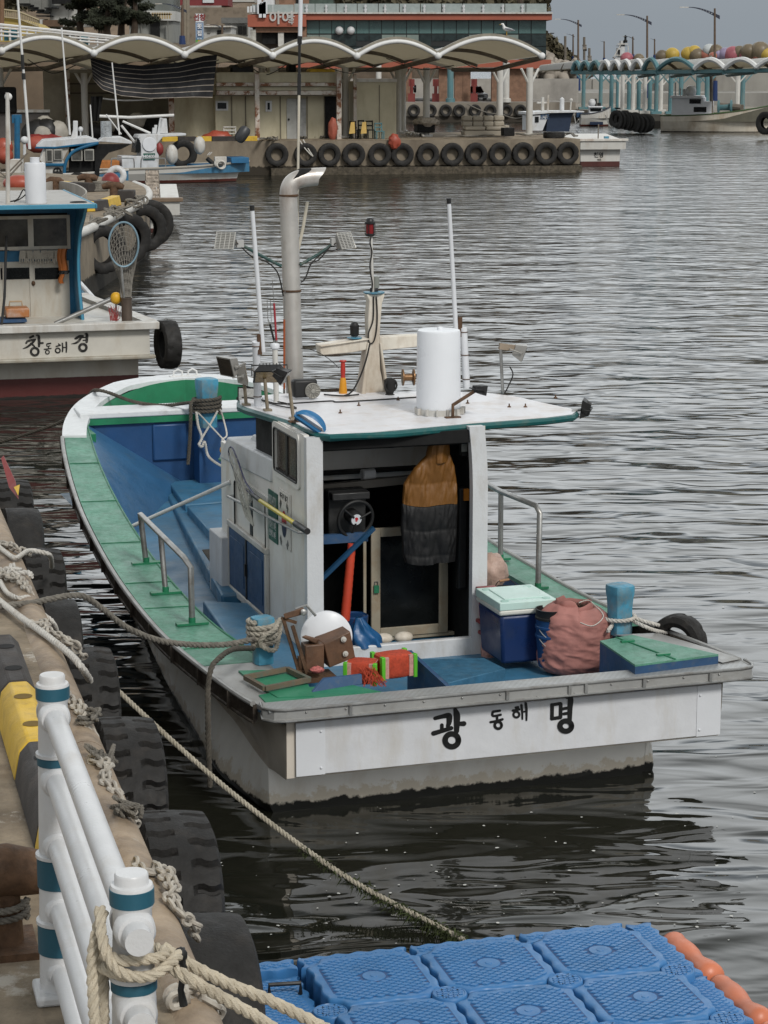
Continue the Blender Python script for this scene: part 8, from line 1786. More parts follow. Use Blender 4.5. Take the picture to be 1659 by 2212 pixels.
rbx('fascia_left',536,32,662,58,-.6,14,fasc);rbx('lower_band',946,129,1190,148,-.4,14,fasc);rbx('lower_band',560,128,946,148,-.1,13,fasc)
rbx('soffit_wall',552,58,650,70,-.2,12,brick);rbx('side_brick',647,58,662,128,-.2,10,brick)
rbx('recess',566,70,612,95,.3,1,dark);rbx('recess',614,70,647,95,.3,1,dark);rbx('white_column',601,70,613,100,-.1,.5,white_dirty)
sh=rbx('block_screen',541,64,553,98,-.3,.5,wm('glass_block_screen',(.38,.37,.33),.4,var=.4,sc=2.5))
cols=[662]+[662+27*k for k in range(1,19)]+[1181]
for k in range(len(cols)-1):
 u0,u1=cols[k],cols[k+1]
 W_=rbx('window',u0+.0,43,u1,73,.55,.12,wm('dark_window_frame',(.018,.02,.02),.5))
 rbx('pane',u0+1.0,44,u1-.6,72.2,.50,.04,tealg,W_)
 low=wm('lower_pane_blind',(.18,.22,.20),.3,var=.15,sc=.4,bump=0)if k in(0,1,6,7,8,13,16)else wm('dark_lower_pane',(.022,.032,.032),.12,var=.4,bump=0)
 W2=rbx('window',u0,73.5,u1,100,.55,.12,MATS['dark_window_frame']);rbx('pane',u0+1.0,75,u1-.6,88 if k%3 else 99,.50,.04,low,W2);
rbx('window_band',662,100,1181,128,.6,.2,MATS['dark_lower_pane'])
for u in(733,758):g=G();g.sphere(oy(u,66,YB+.3),.35,n=14,k=8);g.build('wall_lamp',white,RB)
for(u0,u1)in((876,890),(948,966),(982,1000),(1000,1017),(1062,1078),(1100,1142)):rbx('brick_pillar',u0,148,u1,222,.2,1.4,brick)
for(u0,u1,m)in((966,980,column_teal),(1085,1101,column_white),(812,824,column_white)):
 a,b=oy(u0,221,YB-3),oy(u1,135,YB-3);g=G();g.lathe([((b.x-a.x)/2*1.5,0),((b.x-a.x)/2*1.5,.3),((b.x-a.x)/2,.35),((b.x-a.x)/2,b.z-a.z)],TR(((a.x+b.x)/2,YB-3,a.z)),14);g.build('round_column',m,RB)
for k in range(14):
 u0=545+k*45.5;W_=rbx('balustrade_glass',u0,8 if k>1 else 10,u0+44,27,-.2,.05,wm('pale_balustrade_glass',(.30,.34,.33),.12,var=.1,bump=0))
for k in range(12):
 u=662+26.5*k*1.6;g=G();g.tube([oy(u,27,YB-.3),oy(u,10,YB-.3)],.09,6);g.tube([oy(u-3,14,YB-.3),oy(u+3,14,YB-.3)],.07,5);g.tube([oy(u-3,22,YB-.3),oy(u+3,22,YB-.3)],.07,5);g.build('balustrade_post',white,RB)
for k in range(6):u=534+k*6.5;g=G();g.bb(oy(u,27-k*.3,YB-.6),oy(u+4.5,14-k,YB-.6)+V((0,.2,0)));g.build('white_baluster',white,RB)
tw=rbx('stair_tower',600,-30,637,28,2.5,6,brick);rbx('tower_door',637,-30,645,27,2.4,6,dark);rbx('tower_brick',645,-30,665,27,2.5,6,brick);rbx('tower_glazing',665,-30,718,24,3,5,wm('green_tower_glass',(.06,.085,.07),.15,var=.3,bump=0));rbx('white_frame',569,-30,590,27,2.0,2,white)
Tz=oy(621,45,YB-.75);g=G();text_g(g,'아어',TR(oy(608,40,YB-.75)),1.15,bold=.03);LT=g.build('sign_lettering',wm('pale_metal_letters',(.5,.49,.47),.4,.3),RB,smooth=0)
def mps(x,y,li):p=oy(621+x*14,32+y*17,YB-.78);return V((p.x,p.y-.01*li,p.z))
g=G();brush_g(g,[([(.1,.1),(.5,.02)],.05),([(.1,.1),(.05,.38),(.55,.32)],.05),([(.85,-.1),(.78,.5)],.06),([(.8,.22),(1.1,.2)],.05),([(.2,.62),(.9,.52),(.85,.7),(.3,.78),(.25,.98),(.95,.92)],.055)],mps);g.build('sign_lettering',MATS['pale_metal_letters'],RB,smooth=0)
g=G()
for k in range(5):a=oy(556+k*3.2,30+(k%2)*8,YB-.9);g.bb(a,a+V((.35,.2,1.3-.2*(k%3))))
g.build('white_emblem',white_clean,RB,smooth=0)
g=G();p=mz(957,150)
def car(u0,u1,vt,vb,y,m,lab,rz=0):
 a,b=oy(u0,vb,y),oy(u1,vt,y);w_=b.x-a.x;h_=b.z-a.z;M=TR(((a.x+b.x)/2,y,a.z))@RO(R(rz),4,'Z')
 t=thing('parked_car',lab,'car',M,'parked cars');hw=w_/2
 sec=[(-.02,.22,.98,.45),(0,.25,1,.52),(.9,.22,1,.56),(1.25,.22,.98,.60),(1.9,.2,.86,1.0),(2.4,.2,.84,1.02),(3.8,.2,.84,1.0),(4.4,.22,.98,.62),(4.5,.28,.9,.5)]
 g=G();vs=[]
 for Y,zb,wt,zt in sec:
  wb_=.98;zs_=min(zt,.60)
  vs+=[V((-hw*wb_,Y,zb*h_)),V((hw*wb_,Y,zb*h_)),V((hw,Y,zs_*h_*.85)),V((hw*.97,Y,zs_*h_)),V((hw*(.76 if zt>.7 else .9),Y,zt*h_)),V((-hw*(.76 if zt>.7 else .9),Y,zt*h_)),V((-hw*.97,Y,zs_*h_)),V((-hw,Y,zs_*h_*.85))]
 n=len(sec);g.add(vs,[(i*8+j,i*8+(j+1)%8,(i+1)*8+(j+1)%8,(i+1)*8+j)for i in range(n-1)for j in range(8)]+[list(range(8))[::-1],[(n-1)*8+j for j in range(8)]]);g.build('body',m,t,M,smooth=45)
 g=G();g.add([V((-hw*.86,1.22,.62*h_)),V((hw*.86,1.22,.62*h_)),V((hw*.72,1.80,.95*h_)),V((-hw*.72,1.80,.95*h_))],[(0,1,2,3)]);g.build('windscreen',glass_dark,t,M)
 for sx in(-1,1):
  g=G();g.box((sx*hw*.72,-.02,.47*h_),(hw*.4,.06,.10*h_));g.build('headlight',wm('headlight_glass',(.5,.5,.5),.15,bump=0),t,M)
  for yy in(.85,3.6):g=G();g.lathe([(.33,-.1),(.35,0),(.33,.1)],M@TR((sx*hw*.9,yy,.33))@RO(KPI/2,4,'Y'),18);g.build('wheel',rubber,t)
 g=G();g.box((0,-.03,.36*h_),(hw*.9,.05,.12*h_));g.build('grille',black,t,M)
 g=G();g.box((0,-.06,.27*h_),(.5,.03,.12));g.build('number_plate',white,t,M)
 return t
silver=wm('silver_car_paint',(.42,.43,.44),.3,.3,var=.05,bump=0)
car(1019,1055,187,219,YB+9,silver,'silver car parked facing the water between the brick pillars',12)
car(880,898,178,200,YB+14,wm('dark_car_paint',(.03,.032,.035),.3,.3),'dark car half hidden behind the left brick pillar')
for u,lab in((889,'red warning stand by the left brick pillar'),(941,'red warning stand left of the teal column'),(1024,'red warning stand in front of the silver car')):
 g=G();a=oy(u,220,YB-1);g.tube([a,a+V((0,0,1.9))],.14,6);g.box(a+V((0,0,.35)),(.6,.3,.7));g.box(a+V((0,0,1.6)),(.5,.1,.6));g.build('warning_stand',wm('faded_red_stand',(.16,.03,.025),.6),cat='sign',label=lab,group='red warning stands')
g=G();a,b=oy(860,214,222),oy(1250,170,222);g.bb((-40,222,0),(b.x,223,b.z));g.build('rear_wall',concrete_lt,cat='wall',label='pale concrete wall behind the restaurant car park',smooth=0)
# ================================================================= breakwater, tetrapods, hill
BWm=wm('breakwater_concrete',(.27,.26,.235),.9,var=.15,sc=.25,dirt=(.12,.11,.10),da=.6,ds=.35,streak=.12,bump=.4,bs=2)
g=G();
def bw(u0,v0,u1,v1,y,d=4):a,b=oy(u0,v1,y),oy(u1,v0,y);g.bb((a.x,y,-1),(b.x,y+d,b.z))
bw(1140,171,2000,190,262,6);bw(1140,196,2000,214,248,14)
for k in range(14):a,b=oy(1150+k*40,214,247.8),oy(1151.5+k*40,196,247.8);g.bb((a.x,247.8,-1),(b.x,248,b.z));a,b=oy(1160+k*40,196,261.8),oy(1161+k*40,171,261.8);g.bb((a.x,261.8,0),(b.x,262,b.z))
g.build('breakwater',BWm,kind='structure',smooth=0)
g=G();a=oy(1240,222,232);g.bb((a.x-6,226,-1),(a.x+110,248,1.9));g.build('breakwater_road',BWm,kind='structure',smooth=0)
tet=wm('tetrapod_concrete',(.30,.265,.225),.9,var=.2,sc=.5,dirt=(.13,.11,.09),da=.5,ds=.8)
rnd=random.Random(31)
def tetra(name_first=[None]):
 g=G();dirs=[V((0,0,1)),V((.94,0,-.33)),V((-.47,.82,-.33)),V((-.47,-.82,-.33))]
 for d in dirs:g.tube([V((0,0,0)),d*1.05,d*1.5,d*1.6],[.85,.62,.55,.42],14)
 return g
prt=None;k_=0
spots=[(rnd.uniform(1146,1245),rnd.uniform(128,168))for _ in range(46)]
for(u,v)in spots:
 if v<128+max(0,(u-1190)*.5):continue
 y=272+rnd.uniform(-3,6);p=oy(u,v,y);M=TR(p)@RO(rnd.random()*6,4,'Z')@RO(rnd.random()*6,4,'X')
 if prt is None:prt=tetra().build('tetrapod',tet,fr=I4,cat='tetrapod',label='grey four legged concrete block heaped on the breakwater by the restaurant',group='tetrapods on the breakwater');prt.matrix_world=M;WM[prt]=M
 else:copy_tree(prt,M)
brush_m=wm('dry_scrub',(.13,.085,.05),.95,var=.45,sc=.5,dirt=(.055,.05,.03),da=.55,ds=.5,bump=2,bs=1)
def hill(pts,y,dep,name,m,seed=0,amp=1.2,nx=60,ny=16,base=140):
 P_=[oy(u,v,y)for u,v in pts];x0,x1=P_[0].x,P_[-1].x;tab=[(p.x,p.z)for p in P_]
 def f(i,j):
  x=x0+(x1-x0)*i;z=interp(tab,x);q=sin(j*KPI/2);h_=z*q+amp*noi(V((x*.12+seed,j*6,seed)))*q+amp*.6*noi(V((x*.6,j*14,seed)))*q
  return V((x,y-dep*(1-j),h_))
 g=G();g.grid(f,nx,ny);return g.build(name,m,kind='structure',smooth=180)
hill([(1140,60),(1181,74),(1190,84),(1205,100),(1222,108),(1235,122),(1244,136),(1250,150)],330,40,'headland',brush_m,3,1.0)
def shrubs(g,f,n,size,rnd):
 for i in range(n):
  p=f();
  for k in range(7):
   d=V((rnd.gauss(0,1),rnd.gauss(0,1),abs(rnd.gauss(0,1)))).normalized();c=p+d*size*rnd.random();a=V((rnd.gauss(0,1),rnd.gauss(0,1),rnd.gauss(0,1))).normalized()*size*.5;b=a.cross(d).normalized()*size*.35;g.add([c-a,c+b,c+a,c-b],[(0,1,2,3)])
lh=thing('lighthouse','small white harbour lighthouse with galleries beyond the teal canopies','lighthouse',TR(oy(1345,150,300)))
def lhb(name,u0,v0,u1,v1,m=white,d=2,dy=0):a,b=oy(u0,v1,300),oy(u1,v0,300);g=G();g.bb((a.x,300+dy,a.z),(b.x,300+d+dy,b.z));g.build(name,m,lh,smooth=0)
lhb('base',1329,126,1360,150);lhb('gallery',1326,123,1361,126);lhb('tower',1334,103,1350,123);lhb('upper_gallery',1334,98,1357,100);lhb('stair_block',1341,88,1350,103);lhb('dark_window',1335,107,1339,118,dark,.3,-.3)
g=G();a=oy(1351,84,300);g.lathe([(.25,-.5),(.3,-.2),(.15,-.1),(.15,.2),(.3,.25),(.05,.5)],TR(a),10);g.build('lantern',black,lh)
g=G()
for(p,q)in(((1326,123),(1340,98)),((1329,119),(1361,119)),((1334,95),(1357,95)),((1357,100),(1357,126))):g.tube([oy(*p,299.8),oy(*q,299.8)],.09,4)
g.build('hand_rails',white_dirty,lh)
for u,v0,v1,lab in((1221,78,140,'bare distant utility pole beside the headland'),(1262,80,130,'distant utility pole with crossbars'),(1273,104,135,'short distant pole with a transformer')):
 g=G();g.tube([oy(u,v1,290),oy(u,v0,290)],.16,6);
 if u>1250:g.tube([oy(u-4,v0+18,290),oy(u+5,v0+18,290)],.12,5);g.tube([oy(u-3,v0+26,290),oy(u+5,v0+25,290)],.3,5)
 g.build('utility_pole',tube_grimy,cat='utility pole',label=lab,group='distant poles')
def lamp(u,vt,vb,y,s,lab,lit=True):
 a,b=oy(u,vb,y),oy(u,vt,y);h_=b.z-a.z;t=thing('street_lamp',lab,'street lamp',TR(a),'curved arm street lamps')
 g=G();g.tube([a,a.lerp(b,.3),b],[.17,.12,.09],10);g.build('pole',wm('brown_lamp_pole',(.12,.085,.06),.5,.3),t)
 g=G();g.tube([a,a+V((0,0,h_*.22))],[.26,.2],10);g.build('pole_base',navy,t)
 j=b+V((0,0,-.55*s));g=G();n=12;up=[];lo=[]
 for k in range(n+1):
  q=k/n;x=.75-q*4.6;z=-.75+1.45*sin(min(1,(q+.02)*1.02)*KPI/2);th=.45*(1-q)**1.2+.07
  up.append(j+V((x*s,0,(z+th*.5)*s)));lo.append(j+V((x*s,0,(z-th*.5)*s)))
 g.prism(up+lo[::-1],(0,.10*s,0));g.build('arm',wm('dark_lamp_arm',(.035,.04,.06),.5,.3),t)
 g=G();e_=up[-1];g.bb(e_+V((-1.1*s,-.1,-.10*s)),e_+V((.15*s,.2,.03*s)));g.build('lamp_head',white_dirty,t)
 g=G()
 for k in range(2,8):c=up[k].lerp(lo[k],.5);r_=.10*s*(1-k*.07);g.lathe([(r_,0),(0,.001)],TR(c+V((0,-.012,0)))@RO(KPI/2,4,'X'),8,cap=False)
 g.build('arm_hole',wm('sky_grey_disc',(.35,.38,.40),.6,bump=0),t);return t
lamp(1249,43,196,235,.49,'tall curved street lamp just right of the restaurant');lamp(1398,34,212,215,.58,'middle tall street lamp behind the teal canopies');lamp(1544,18,218,200,.62,'rightmost and tallest of the three big street lamps')
lamp(1238,74,135,300,.25,'small far street lamp beside the headland');lamp(1305,89,135,330,.17,'tiny street lamp left of the lighthouse');lamp(1367,79,128,290,.27,'far street lamp just right of the lighthouse');lamp(1414,84,128,310,.18,'tiny street lamp right of the middle tall one')
# ================================================================= teal pier on the right
TZ=1.0
tpts=[oz(u,v,TZ)for u,v in((1238,236),(1330,241),(1428,247.5),(1480,248.5),(1760,250),(1900,240),(1500,226),(1240,223))]
g=G();g.prism([V((p.x,p.y,-2))for p in tpts],(0,0,TZ+2));g.build('teal_pier',fconc,kind='structure',smooth=0)
TC=thing('teal_canopy','long teal and white scalloped canopy on many posts along the right hand pier','canopy',TR(tpts[1]))
jn=[(1237,149,168),(1254,149,167),(1275,149,165.5),(1297,149,164),(1319,149,162.5),(1341,149,161),(1364,149,159.5),(1390,148,158),(1422,148,156),(1500,147,152),(1566,146,150),(1635,144,148),(1710,143,146)]
tops=[133,133,132,131,131,130,129,126,126,126.5,126,125]
JP=[oy(*j)for j in jn]
teals=(0,1,2,7,8)
backd=V((-1.5,16,0))
def tv(i,s,t,dz=0):
 p=JP[i].lerp(JP[i+1],s)+backd*t;hgt=oy((jn[i][0]+jn[i+1][0])/2,tops[i],(jn[i][2]+jn[i+1][2])/2).z-(JP[i].z+JP[i+1].z)/2
 return p+V((0,0,hgt*sin(KPI*s)**.9*(1-.15*t)+dz-.25*t))
for i in range(12):
 m=column_teal if i in teals else tube_white
 g=G();g.grid(lambda s,t:tv(i,s,t),12,4);g.grid(lambda s,t:tv(i,s,t,.06),12,4,1,flip=True);g.build('membrane',[canvas,canopy_top],TC,smooth=60)
 g=G();g.tube([tv(i,s/12,0,-.05)for s in range(13)],.17,6);g.build('front_arch',m,TC);g=G();g.tube([tv(i,s/12,.3,-.12)for s in range(13)],.12,6);g.build('inner_arch',tube_grimy,TC)
g=G();
for i in range(12):g.tube([JP[i]+V((0,.5,-.25)),JP[i+1]+V((0,.5,-.25))],.16,5)
g.build('edge_beam',column_teal,TC);g=G()
for i in(8,9,10,11):g.tube([JP[i]+V((0,.3,-.3)),JP[i]+backd+V((2,0,-.6))],.18,5)
g.build('cross_beam',column_teal,TC)
for(u,vb,m,vt)in((1260,236,'t',152),(1297,236,'t',154),(1334,238,'t',156),(1320,241,'t',156),(1337,238,'w',158),(1344,242,'w',158),(1358,240,'t',158),(1367,243,'w',157),(1379,240,'t',158),(1392,245,'w',156),(1403,241,'t',158),(1417,246,'t',154),(1427,242,'w',160),(1448,246,'t',156),(1507,240,'t',156),(1526,246,'t',155),(1592,244,'w',154),(1603,242,'t',155),(1470,240,'t',158)):
 p=oz(u,vb,TZ);zt=oy(u,vt,p.y).z;g=G();g.tube([V((p.x,p.y,TZ)),V((p.x,p.y,zt))],.19 if u>1440 else .165,8);g.box((p.x,p.y,TZ+.1),(.8,.8,.2));P_=g.build('post',column_teal if m=='t' else column_white,TC)
 g=G()
 for sx in(-1,1):g.tube([V((p.x,p.y,zt-1.0)),V((p.x+sx*.9,p.y,zt))],.07,4)
 g.build('bracket',column_teal if m=='t' else column_white,P_)
rnd=random.Random(17);pr3=None
for k in range(16):
 u=1328+k*4.3;v=250+k*.75+rnd.uniform(-2,3);p=oy(u,v+2,163-k*.1);Mt=TR(p+V((0,-1.5,-.1)))@RO(R(35+rnd.uniform(-12,12)),4,'Z')
 lab='black tyre in the crowded row hung at the teal pier corner'
 if pr3 is None:pr3=tyre_thing(lab,Mt,'crowded tyres at the teal pier corner',Ro=.62,W=.3,Ri=.3,nseg=32,tread=False)
 else:copy_tree(pr3,Mt,lab)
c=oy(1655,266,148);tyre_thing('black tyre at the right picture edge below the green railed boat',TR(c)@RO(R(40),4,'Z'),'crowded tyres at the teal pier corner',Ro=.75,W=.4,Ri=.35,nseg=40)
fl=[(1062+1,0)];rnd=random.Random(14)
cols_=dict(yellow=(.40,.28,.05),coral=(.36,.13,.09),pink=(.30,.09,.11),mauve=(.24,.20,.30),brown=(.14,.11,.07),pale=(.40,.42,.42))
row=[(1354,126,'pink',14),(1380,127,'brown',12),(1430,121,'brown',14),(1452,118,'yellow',16),(1487,116,'yellow',16),(1500,112,'yellow',15),(1506,120,'brown',17),(1527,119,'coral',16),(1532,108,'pale',14),(1546,112,'brown',17),(1550,117,'mauve',13),(1566,116,'mauve',14),(1583,118,'pink',19),(1597,113,'brown',15),(1606,118,'pink',12),(1619,121,'coral',14),(1617,111,'brown',17),(1642,111,'brown',22),(1637,122,'coral',10),(1655,117,'yellow',14),(1540,121,'coral',9)]
for k,(u,v,cname,d_)in enumerate(row):
 p=oy(u,v,240-k*.3);r_=d_*240/F;m=wm('float_'+cname,cols_[cname],.5,var=.2,sc=.8,dirt=tuple(x*.5 for x in cols_[cname]),da=.3,ds=1.5)
 g=G();g.sphere(p,(r_,r_,r_*.92),n=16,k=12,fn=lambda d:1+(.05*noi(d*3)if cname=='brown' else 0));
 q=p+V((-r_*.6,-r_*.75,-r_*.1));
 o=g.build('buoy',m,cat='buoy',label='%s buoy in the pile above the canopies, %s from the left'%({'brown':'net wrapped brown','pale':'clear plastic'}.get(cname,cname),(ords+['fourteenth','fifteenth','sixteenth','seventeenth','eighteenth','nineteenth','twentieth','last'])[k]),group='buoys piled on the breakwater')
g=G();a,b=oy(1420,124,243),oy(1900,124,243);g.bb((a.x,243,0),(b.x,247,b.z-.2));g.build('buoy_stand',BWm,kind='structure',smooth=0)
def side_boat(u0,v0,u1,v1,beam,zs,zb,lab,flip,mat,deckm,gun):
 a,b=oz(u0,v0,0),oz(u1,v1,0);d=b-a;ang=math.atan2(d.y,d.x);c=(a+b)/2+V((-sin(ang),cos(ang),0))*beam/2;M=TR(c)@RO(ang,4,'Z')
 t=thing('fishing_boat',lab,'boat',M);hull_parts(t,M,d.length,beam,zs,zb,mat,deckm,gun);return t,M
gh=wm('right_boat_hull',(.64,.59,.50),.5,var=.06,dirt=(.30,.20,.10),da=.5,ds=.9,streak=.4,rust=.08,rs=2,water=[(.05,(.02,.015,.012),.08)])
t,M=side_boat(1425,285,1680,287,3.0,1.15,2.05,'beige fishing boat with green gunwale line and white wheelhouse at the right edge',0,gh,wm('dull_boat_deck',(.10,.095,.07),.7),wm('dark_green_gunwale',(.05,.09,.03),.5))
def ry(u,v,Y=0):return fy(M,u,v,Y)
def rb_(name,u0,v0,u1,v1,Y,d,m,par=None):a,b=ry(u0,v1,Y),ry(u1,v0,Y);g=G();g.bb((a.x,Y,a.z),(b.x,Y+d,b.z));return g.build(name,m,par or t,M,smooth=0,bevel=.03)
rb_('wheelhouse',1450,211,1520,260,-.8,1.6,white_clean);rb_('fore_house',1497,219,1537,260,-.75,1.5,white_clean);rb_('roof',1447,207,1516,212,-1.0,2.0,white_clean);rb_('base_locker',1489,250,1556,262,-.9,1.8,white_clean)
rb_('window',1489,214,1514,224,-.85,.1,glass_dark);rb_('window',1498,231,1526,242,-.82,.1,glass_dark)
g=G();g.sphere(ry(1492,197,0),.42,n=12,k=8);g.tube([ry(1492,207,0),ry(1492,199,0)],.2,8);g.bb(ry(1474,207,0),ry(1482,192,0)+V((0,.4,0)));g.build('radome',white,t,M)
g=G()
for(u,v0,v1,r_)in((1459,210,178,.06),(1500,207,186,.07),(1470,207,190,.05)):g.tube([ry(u,v0,0),ry(u,v1,0)],r_,6)
g.build('aerials',white,t,M)
g=G();g.tube([ry(1537,255,-.5),ry(1536,130,-.5),ry(1535,120,-.5)],.12,8);g.build('mast',tube_grimy,t,M)
g=G();Md=M@TR(ry(1566,231,0))@RO(KPI/2,4,'Y');g.lathe([(.2,-.55),(.5,-.5),(.5,-.4),(.25,-.35),(.25,.35),(.5,.4),(.5,.5),(.2,.55)],Md,20);g.build('net_drum',column_teal,t)
g=G();g.tube([ry(1555,228,0),ry(1600,232,0)],.22,8);g.bb(ry(1580,246,0),ry(1606,226,0)+V((0,.4,0)));g.build('drum_motor',tube_grimy,t,M)
rb_('red_gear',1466,238,1482,254,-.6,.8,wm('dark_red_gear',(.16,.05,.04),.7,var=.5,sc=3));g=G();g.sphere(ry(1490,258,-.9),(.5,.3,.28),n=12,k=8);g.build('orange_buoys',buoy_orange,None,M,cat='buoy',label='small orange buoys on the beige boat by the green gunwale')
for k,(u0,v0)in enumerate(((1445,262),(1510,262))):pass
g=G();q=ry(1540,263,-1.5)
t,M=side_boat(1256,273,1322,273,2.4,.95,1.5,'small white boat with dark blue stern panel between the two piers',0,mh2,white_dirty,wm('dark_gunwale',(.03,.035,.05),.5))
rb_('cabin',1273,243,1304,262,-.6,1.2,white_clean);rb_('upper_cabin',1273,232,1301,243,-.5,1.0,white_clean);rb_('roof',1271,229.5,1303,232.5,-.7,1.4,white_clean);rb_('window',1275,234,1299,241,-.53,.06,glass_dark);rb_('window',1277,247,1286,257,-.63,.06,glass_dark);rb_('window',1290,246,1301,256,-.63,.06,glass_dark);rb_('stern_panel',1274,263,1303,270,-1.15,.1,wm('navy_stern_panel',(.01,.02,.05),.5));rb_('fore_locker',1246,240,1258,254,-.2,.8,blue_dark)
g=G();g.sphere(ry(1279,222,0),.3,n=10,k=8);g.bb(ry(1276,229,0),ry(1282,222,0)+V((0,.3,0)));g.build('dome_aerial',white,t,M);g=G();g.tube([ry(1287,230,0),ry(1287,213,0)],.08,6);g.tube([ry(1294,230,0),ry(1294,222,0)],.15,6);g.build('mast',black,t,M)
for(u0,v0,u1,v1,lab)in((1308,249,1330,270,'pale rope from the small white boat to the crowded tyres'),(1240,246,1250,258,'white rope at the bow of the small white boat'),(1403,262,1376,276,'rope from the beige boat stern to the tyres')):
 g=G();a,b=oy(u0,v0,172),oy(u1,v1,165);g.tube(smoothpath([a,a.lerp(b,.5)+V((0,0,-.5)),b],6),.05,5);g.build('mooring_rope',rope_white,cat='rope',label=lab)
g=G();a=oy(1300,250,105)
# ================================================================= town behind the left of the canopy
rock=wm('hillside_earth',(.15,.11,.075),.95,var=.35,sc=.25,dirt=(.07,.055,.04),da=.55,ds=.3,bump=1.5,bs=.8)
hill([(-300,-60),(-60,-80),(200,-90),(380,-70),(500,-40),(640,-60),(760,-10),(860,-35),(980,-20)],330,70,'hillside',rock,7,2.0,90,30)
def tb(t,name,u0,v0,u1,v1,y,d,m,bevel=0,par=None):a,b=oy(u0,v1,y),oy(u1,v0,y);g=G();g.bb((a.x,y,a.z),(b.x,y+d,b.z));return g.build(name,m,par or t,smooth=0,bevel=bevel)
def house(name,lab,parts,y,cat='house'):
 t=thing(name,lab,cat,TR(oy(parts[0][1],parts[0][4],y)))
 for p in parts:tb(t,p[0],p[1],p[2],p[3],p[4],y+(p[7]if len(p)>7 else 0),p[5],p[6])
 return t
wplaster=wm('grey_white_plaster',(.42,.42,.40),.8,var=.08,sc=.5,dirt=(.24,.22,.19),da=.4,ds=.5,streak=.3)
gplaster=wm('grey_render',(.17,.17,.155),.85,var=.15,sc=.5,dirt=(.09,.085,.075),da=.4,ds=.6)
slate=wm('grey_roof',(.11,.11,.105),.8,var=.2)
house('white_house','low white plaster house with two small windows left of the restaurant',[('wall',440,58,500,92,6,wplaster),('roof',438,55.5,502,58.5,7,white_dirty,-.5),('window',469,65,482,76,.3,dark,-.1),('vent',448,66,454,72,.3,gplaster,-.1)],215)
house('grey_house','grey roofed plaster house beside the restaurant fascia',[('wall',486,50,538,95,6,wplaster),('roof',478,38,536,50,7,slate,-.6),('window',512,55,536,76,.3,gplaster,-.15),('pane',515,57,523,74,.2,dark,-.3),('pane',525,57,533,74,.2,dark,-.3)],222)
house('red_house','dark red building at the very top with a small white window',[('wall',371,-30,492,12,8,wm('dark_red_wall',(.17,.03,.032),.8,var=.1,sc=.4)),('plinth',380,12,478,19,9,concrete_lt,-.5),('window',438,-6,462,6,.4,white,-.2)],262)
house('red_house','pale upper house right of the dark red building',[('wall',492,-30,548,4,6,wplaster),('roof',490,-34,552,-28,7,slate,-.4)],275)
for(u0,v0,u1,v1,y,lab)in((376,16,545,40,250,'mossy boulder retaining wall under the red building'),(370,40,440,92,232,'rough stone retaining wall left of the sign')):
 t=tb(None,'stone_wall',u0,v0,u1,v1,y,3,wm('rubble_stone',(.20,.16,.12),.95,var=.45,sc=1.2,dirt=(.08,.065,.05),da=.5,ds=1.2,bump=2,bs=1.5))if False else None
 g=G();a,b=oy(u0,v1,y),oy(u1,v0,y);g.bb((a.x,y,a.z-1),(b.x,y+4,b.z));g.build('stone_wall',wm('rubble_stone',(.20,.16,.12),.95,var=.45,sc=1.2,dirt=(.08,.065,.05),da=.5,ds=1.2,bump=2,bs=1.5),cat='wall',label=lab,smooth=0)
t=thing('corner_building','grey round cornered building with white band and tan lettering behind the pine','building',TR(oy(330,90,200)))
def roundwall(name,u0,u1,v0,v1,y,m,r_=2.0,par=t,dep=8):
 a,b=oy(u0,v1,y),oy(u1,v0,y);P_=[V((a.x,y,a.z))]+[V((b.x-r_+r_*sin(k*KPI/16),y+r_-r_*cos(k*KPI/16),a.z))for k in range(9)]+[V((b.x,y+dep,a.z)),V((a.x,y+dep,a.z))]
 g=G();g.prism(P_,(0,0,b.z-a.z));return g.build(name,m,par,smooth=30)
roundwall('upper_storey',280,371,-30,24,200.3,wm('grey_glass_wall',(.12,.13,.12),.3,var=.15,sc=.3));roundwall('white_band',274,374,23,44,199.7,wplaster,2.4);roundwall('lower_storey',280,372,44,92,200.4,wm('grey_pleated_wall',(.20,.205,.19),.6,var=.1,sc=.6))
tb(t,'doorway',325,46,344,92,200.1,.5,dark);a=oy(352,33,199.5)
g=G()
for k in range(8):c=oy(330+k*5.2,34,199.5);g.box(c,(.14,.1,.55));g.box(c+V((.05,0,.12)),(.3,.1,.12))
g.build('tan_lettering',wm('tan_letters',(.33,.25,.13),.6),t,smooth=0)
for u in(305,362):tb(t,'panel_joint',u,45,u+1,92,200.2,.3,gplaster)
SG_=thing('sign_tower','tall narrow illuminated restaurant sign with Korean words on white, blue and green','sign',TR(oy(431,96,150)))
tb(SG_,'sign_case',422.5,29,439.5,95,150,.35,wm('sign_case_grey',(.3,.3,.3),.5));tb(SG_,'white_panel',423,30,439,48,149.97,.03,white_clean);tb(SG_,'blue_panel',423,49,439,81,149.97,.03,wm('pale_blue_panel',(.22,.30,.42),.5));tb(SG_,'small_panel',423,81.5,439,86,149.97,.03,wm('mid_blue_panel',(.06,.17,.28),.5));tb(SG_,'green_panel',423,86.5,439,95,149.97,.03,wm('green_panel',(.10,.30,.06),.5))
def stx(body,u,v,s,m):g=G();text_g(g,body,TR(oy(u,v,149.94)),s,bold=s*.035);g.build('sign_lettering',m,SG_,smooth=0)
stx('선창',431,38.5,.34*1.3,red);tb(SG_,'navy_panel',426,51,436,64,149.95,.015,blue_dark);tb(SG_,'navy_panel',426,66,436,79,149.95,.015,blue_dark)
def stx2(body,u,v,s):g=G();text_g(g,body,TR(oy(u,v,149.93)),s,bold=s*.04);g.build('sign_lettering',white_clean,SG_,smooth=0)
stx2('횟',431,57.5,.36);stx2('집',431,72.5,.36);stx2('033-535',431,83.8,.10);stx('회',431,91,.26,yellow)
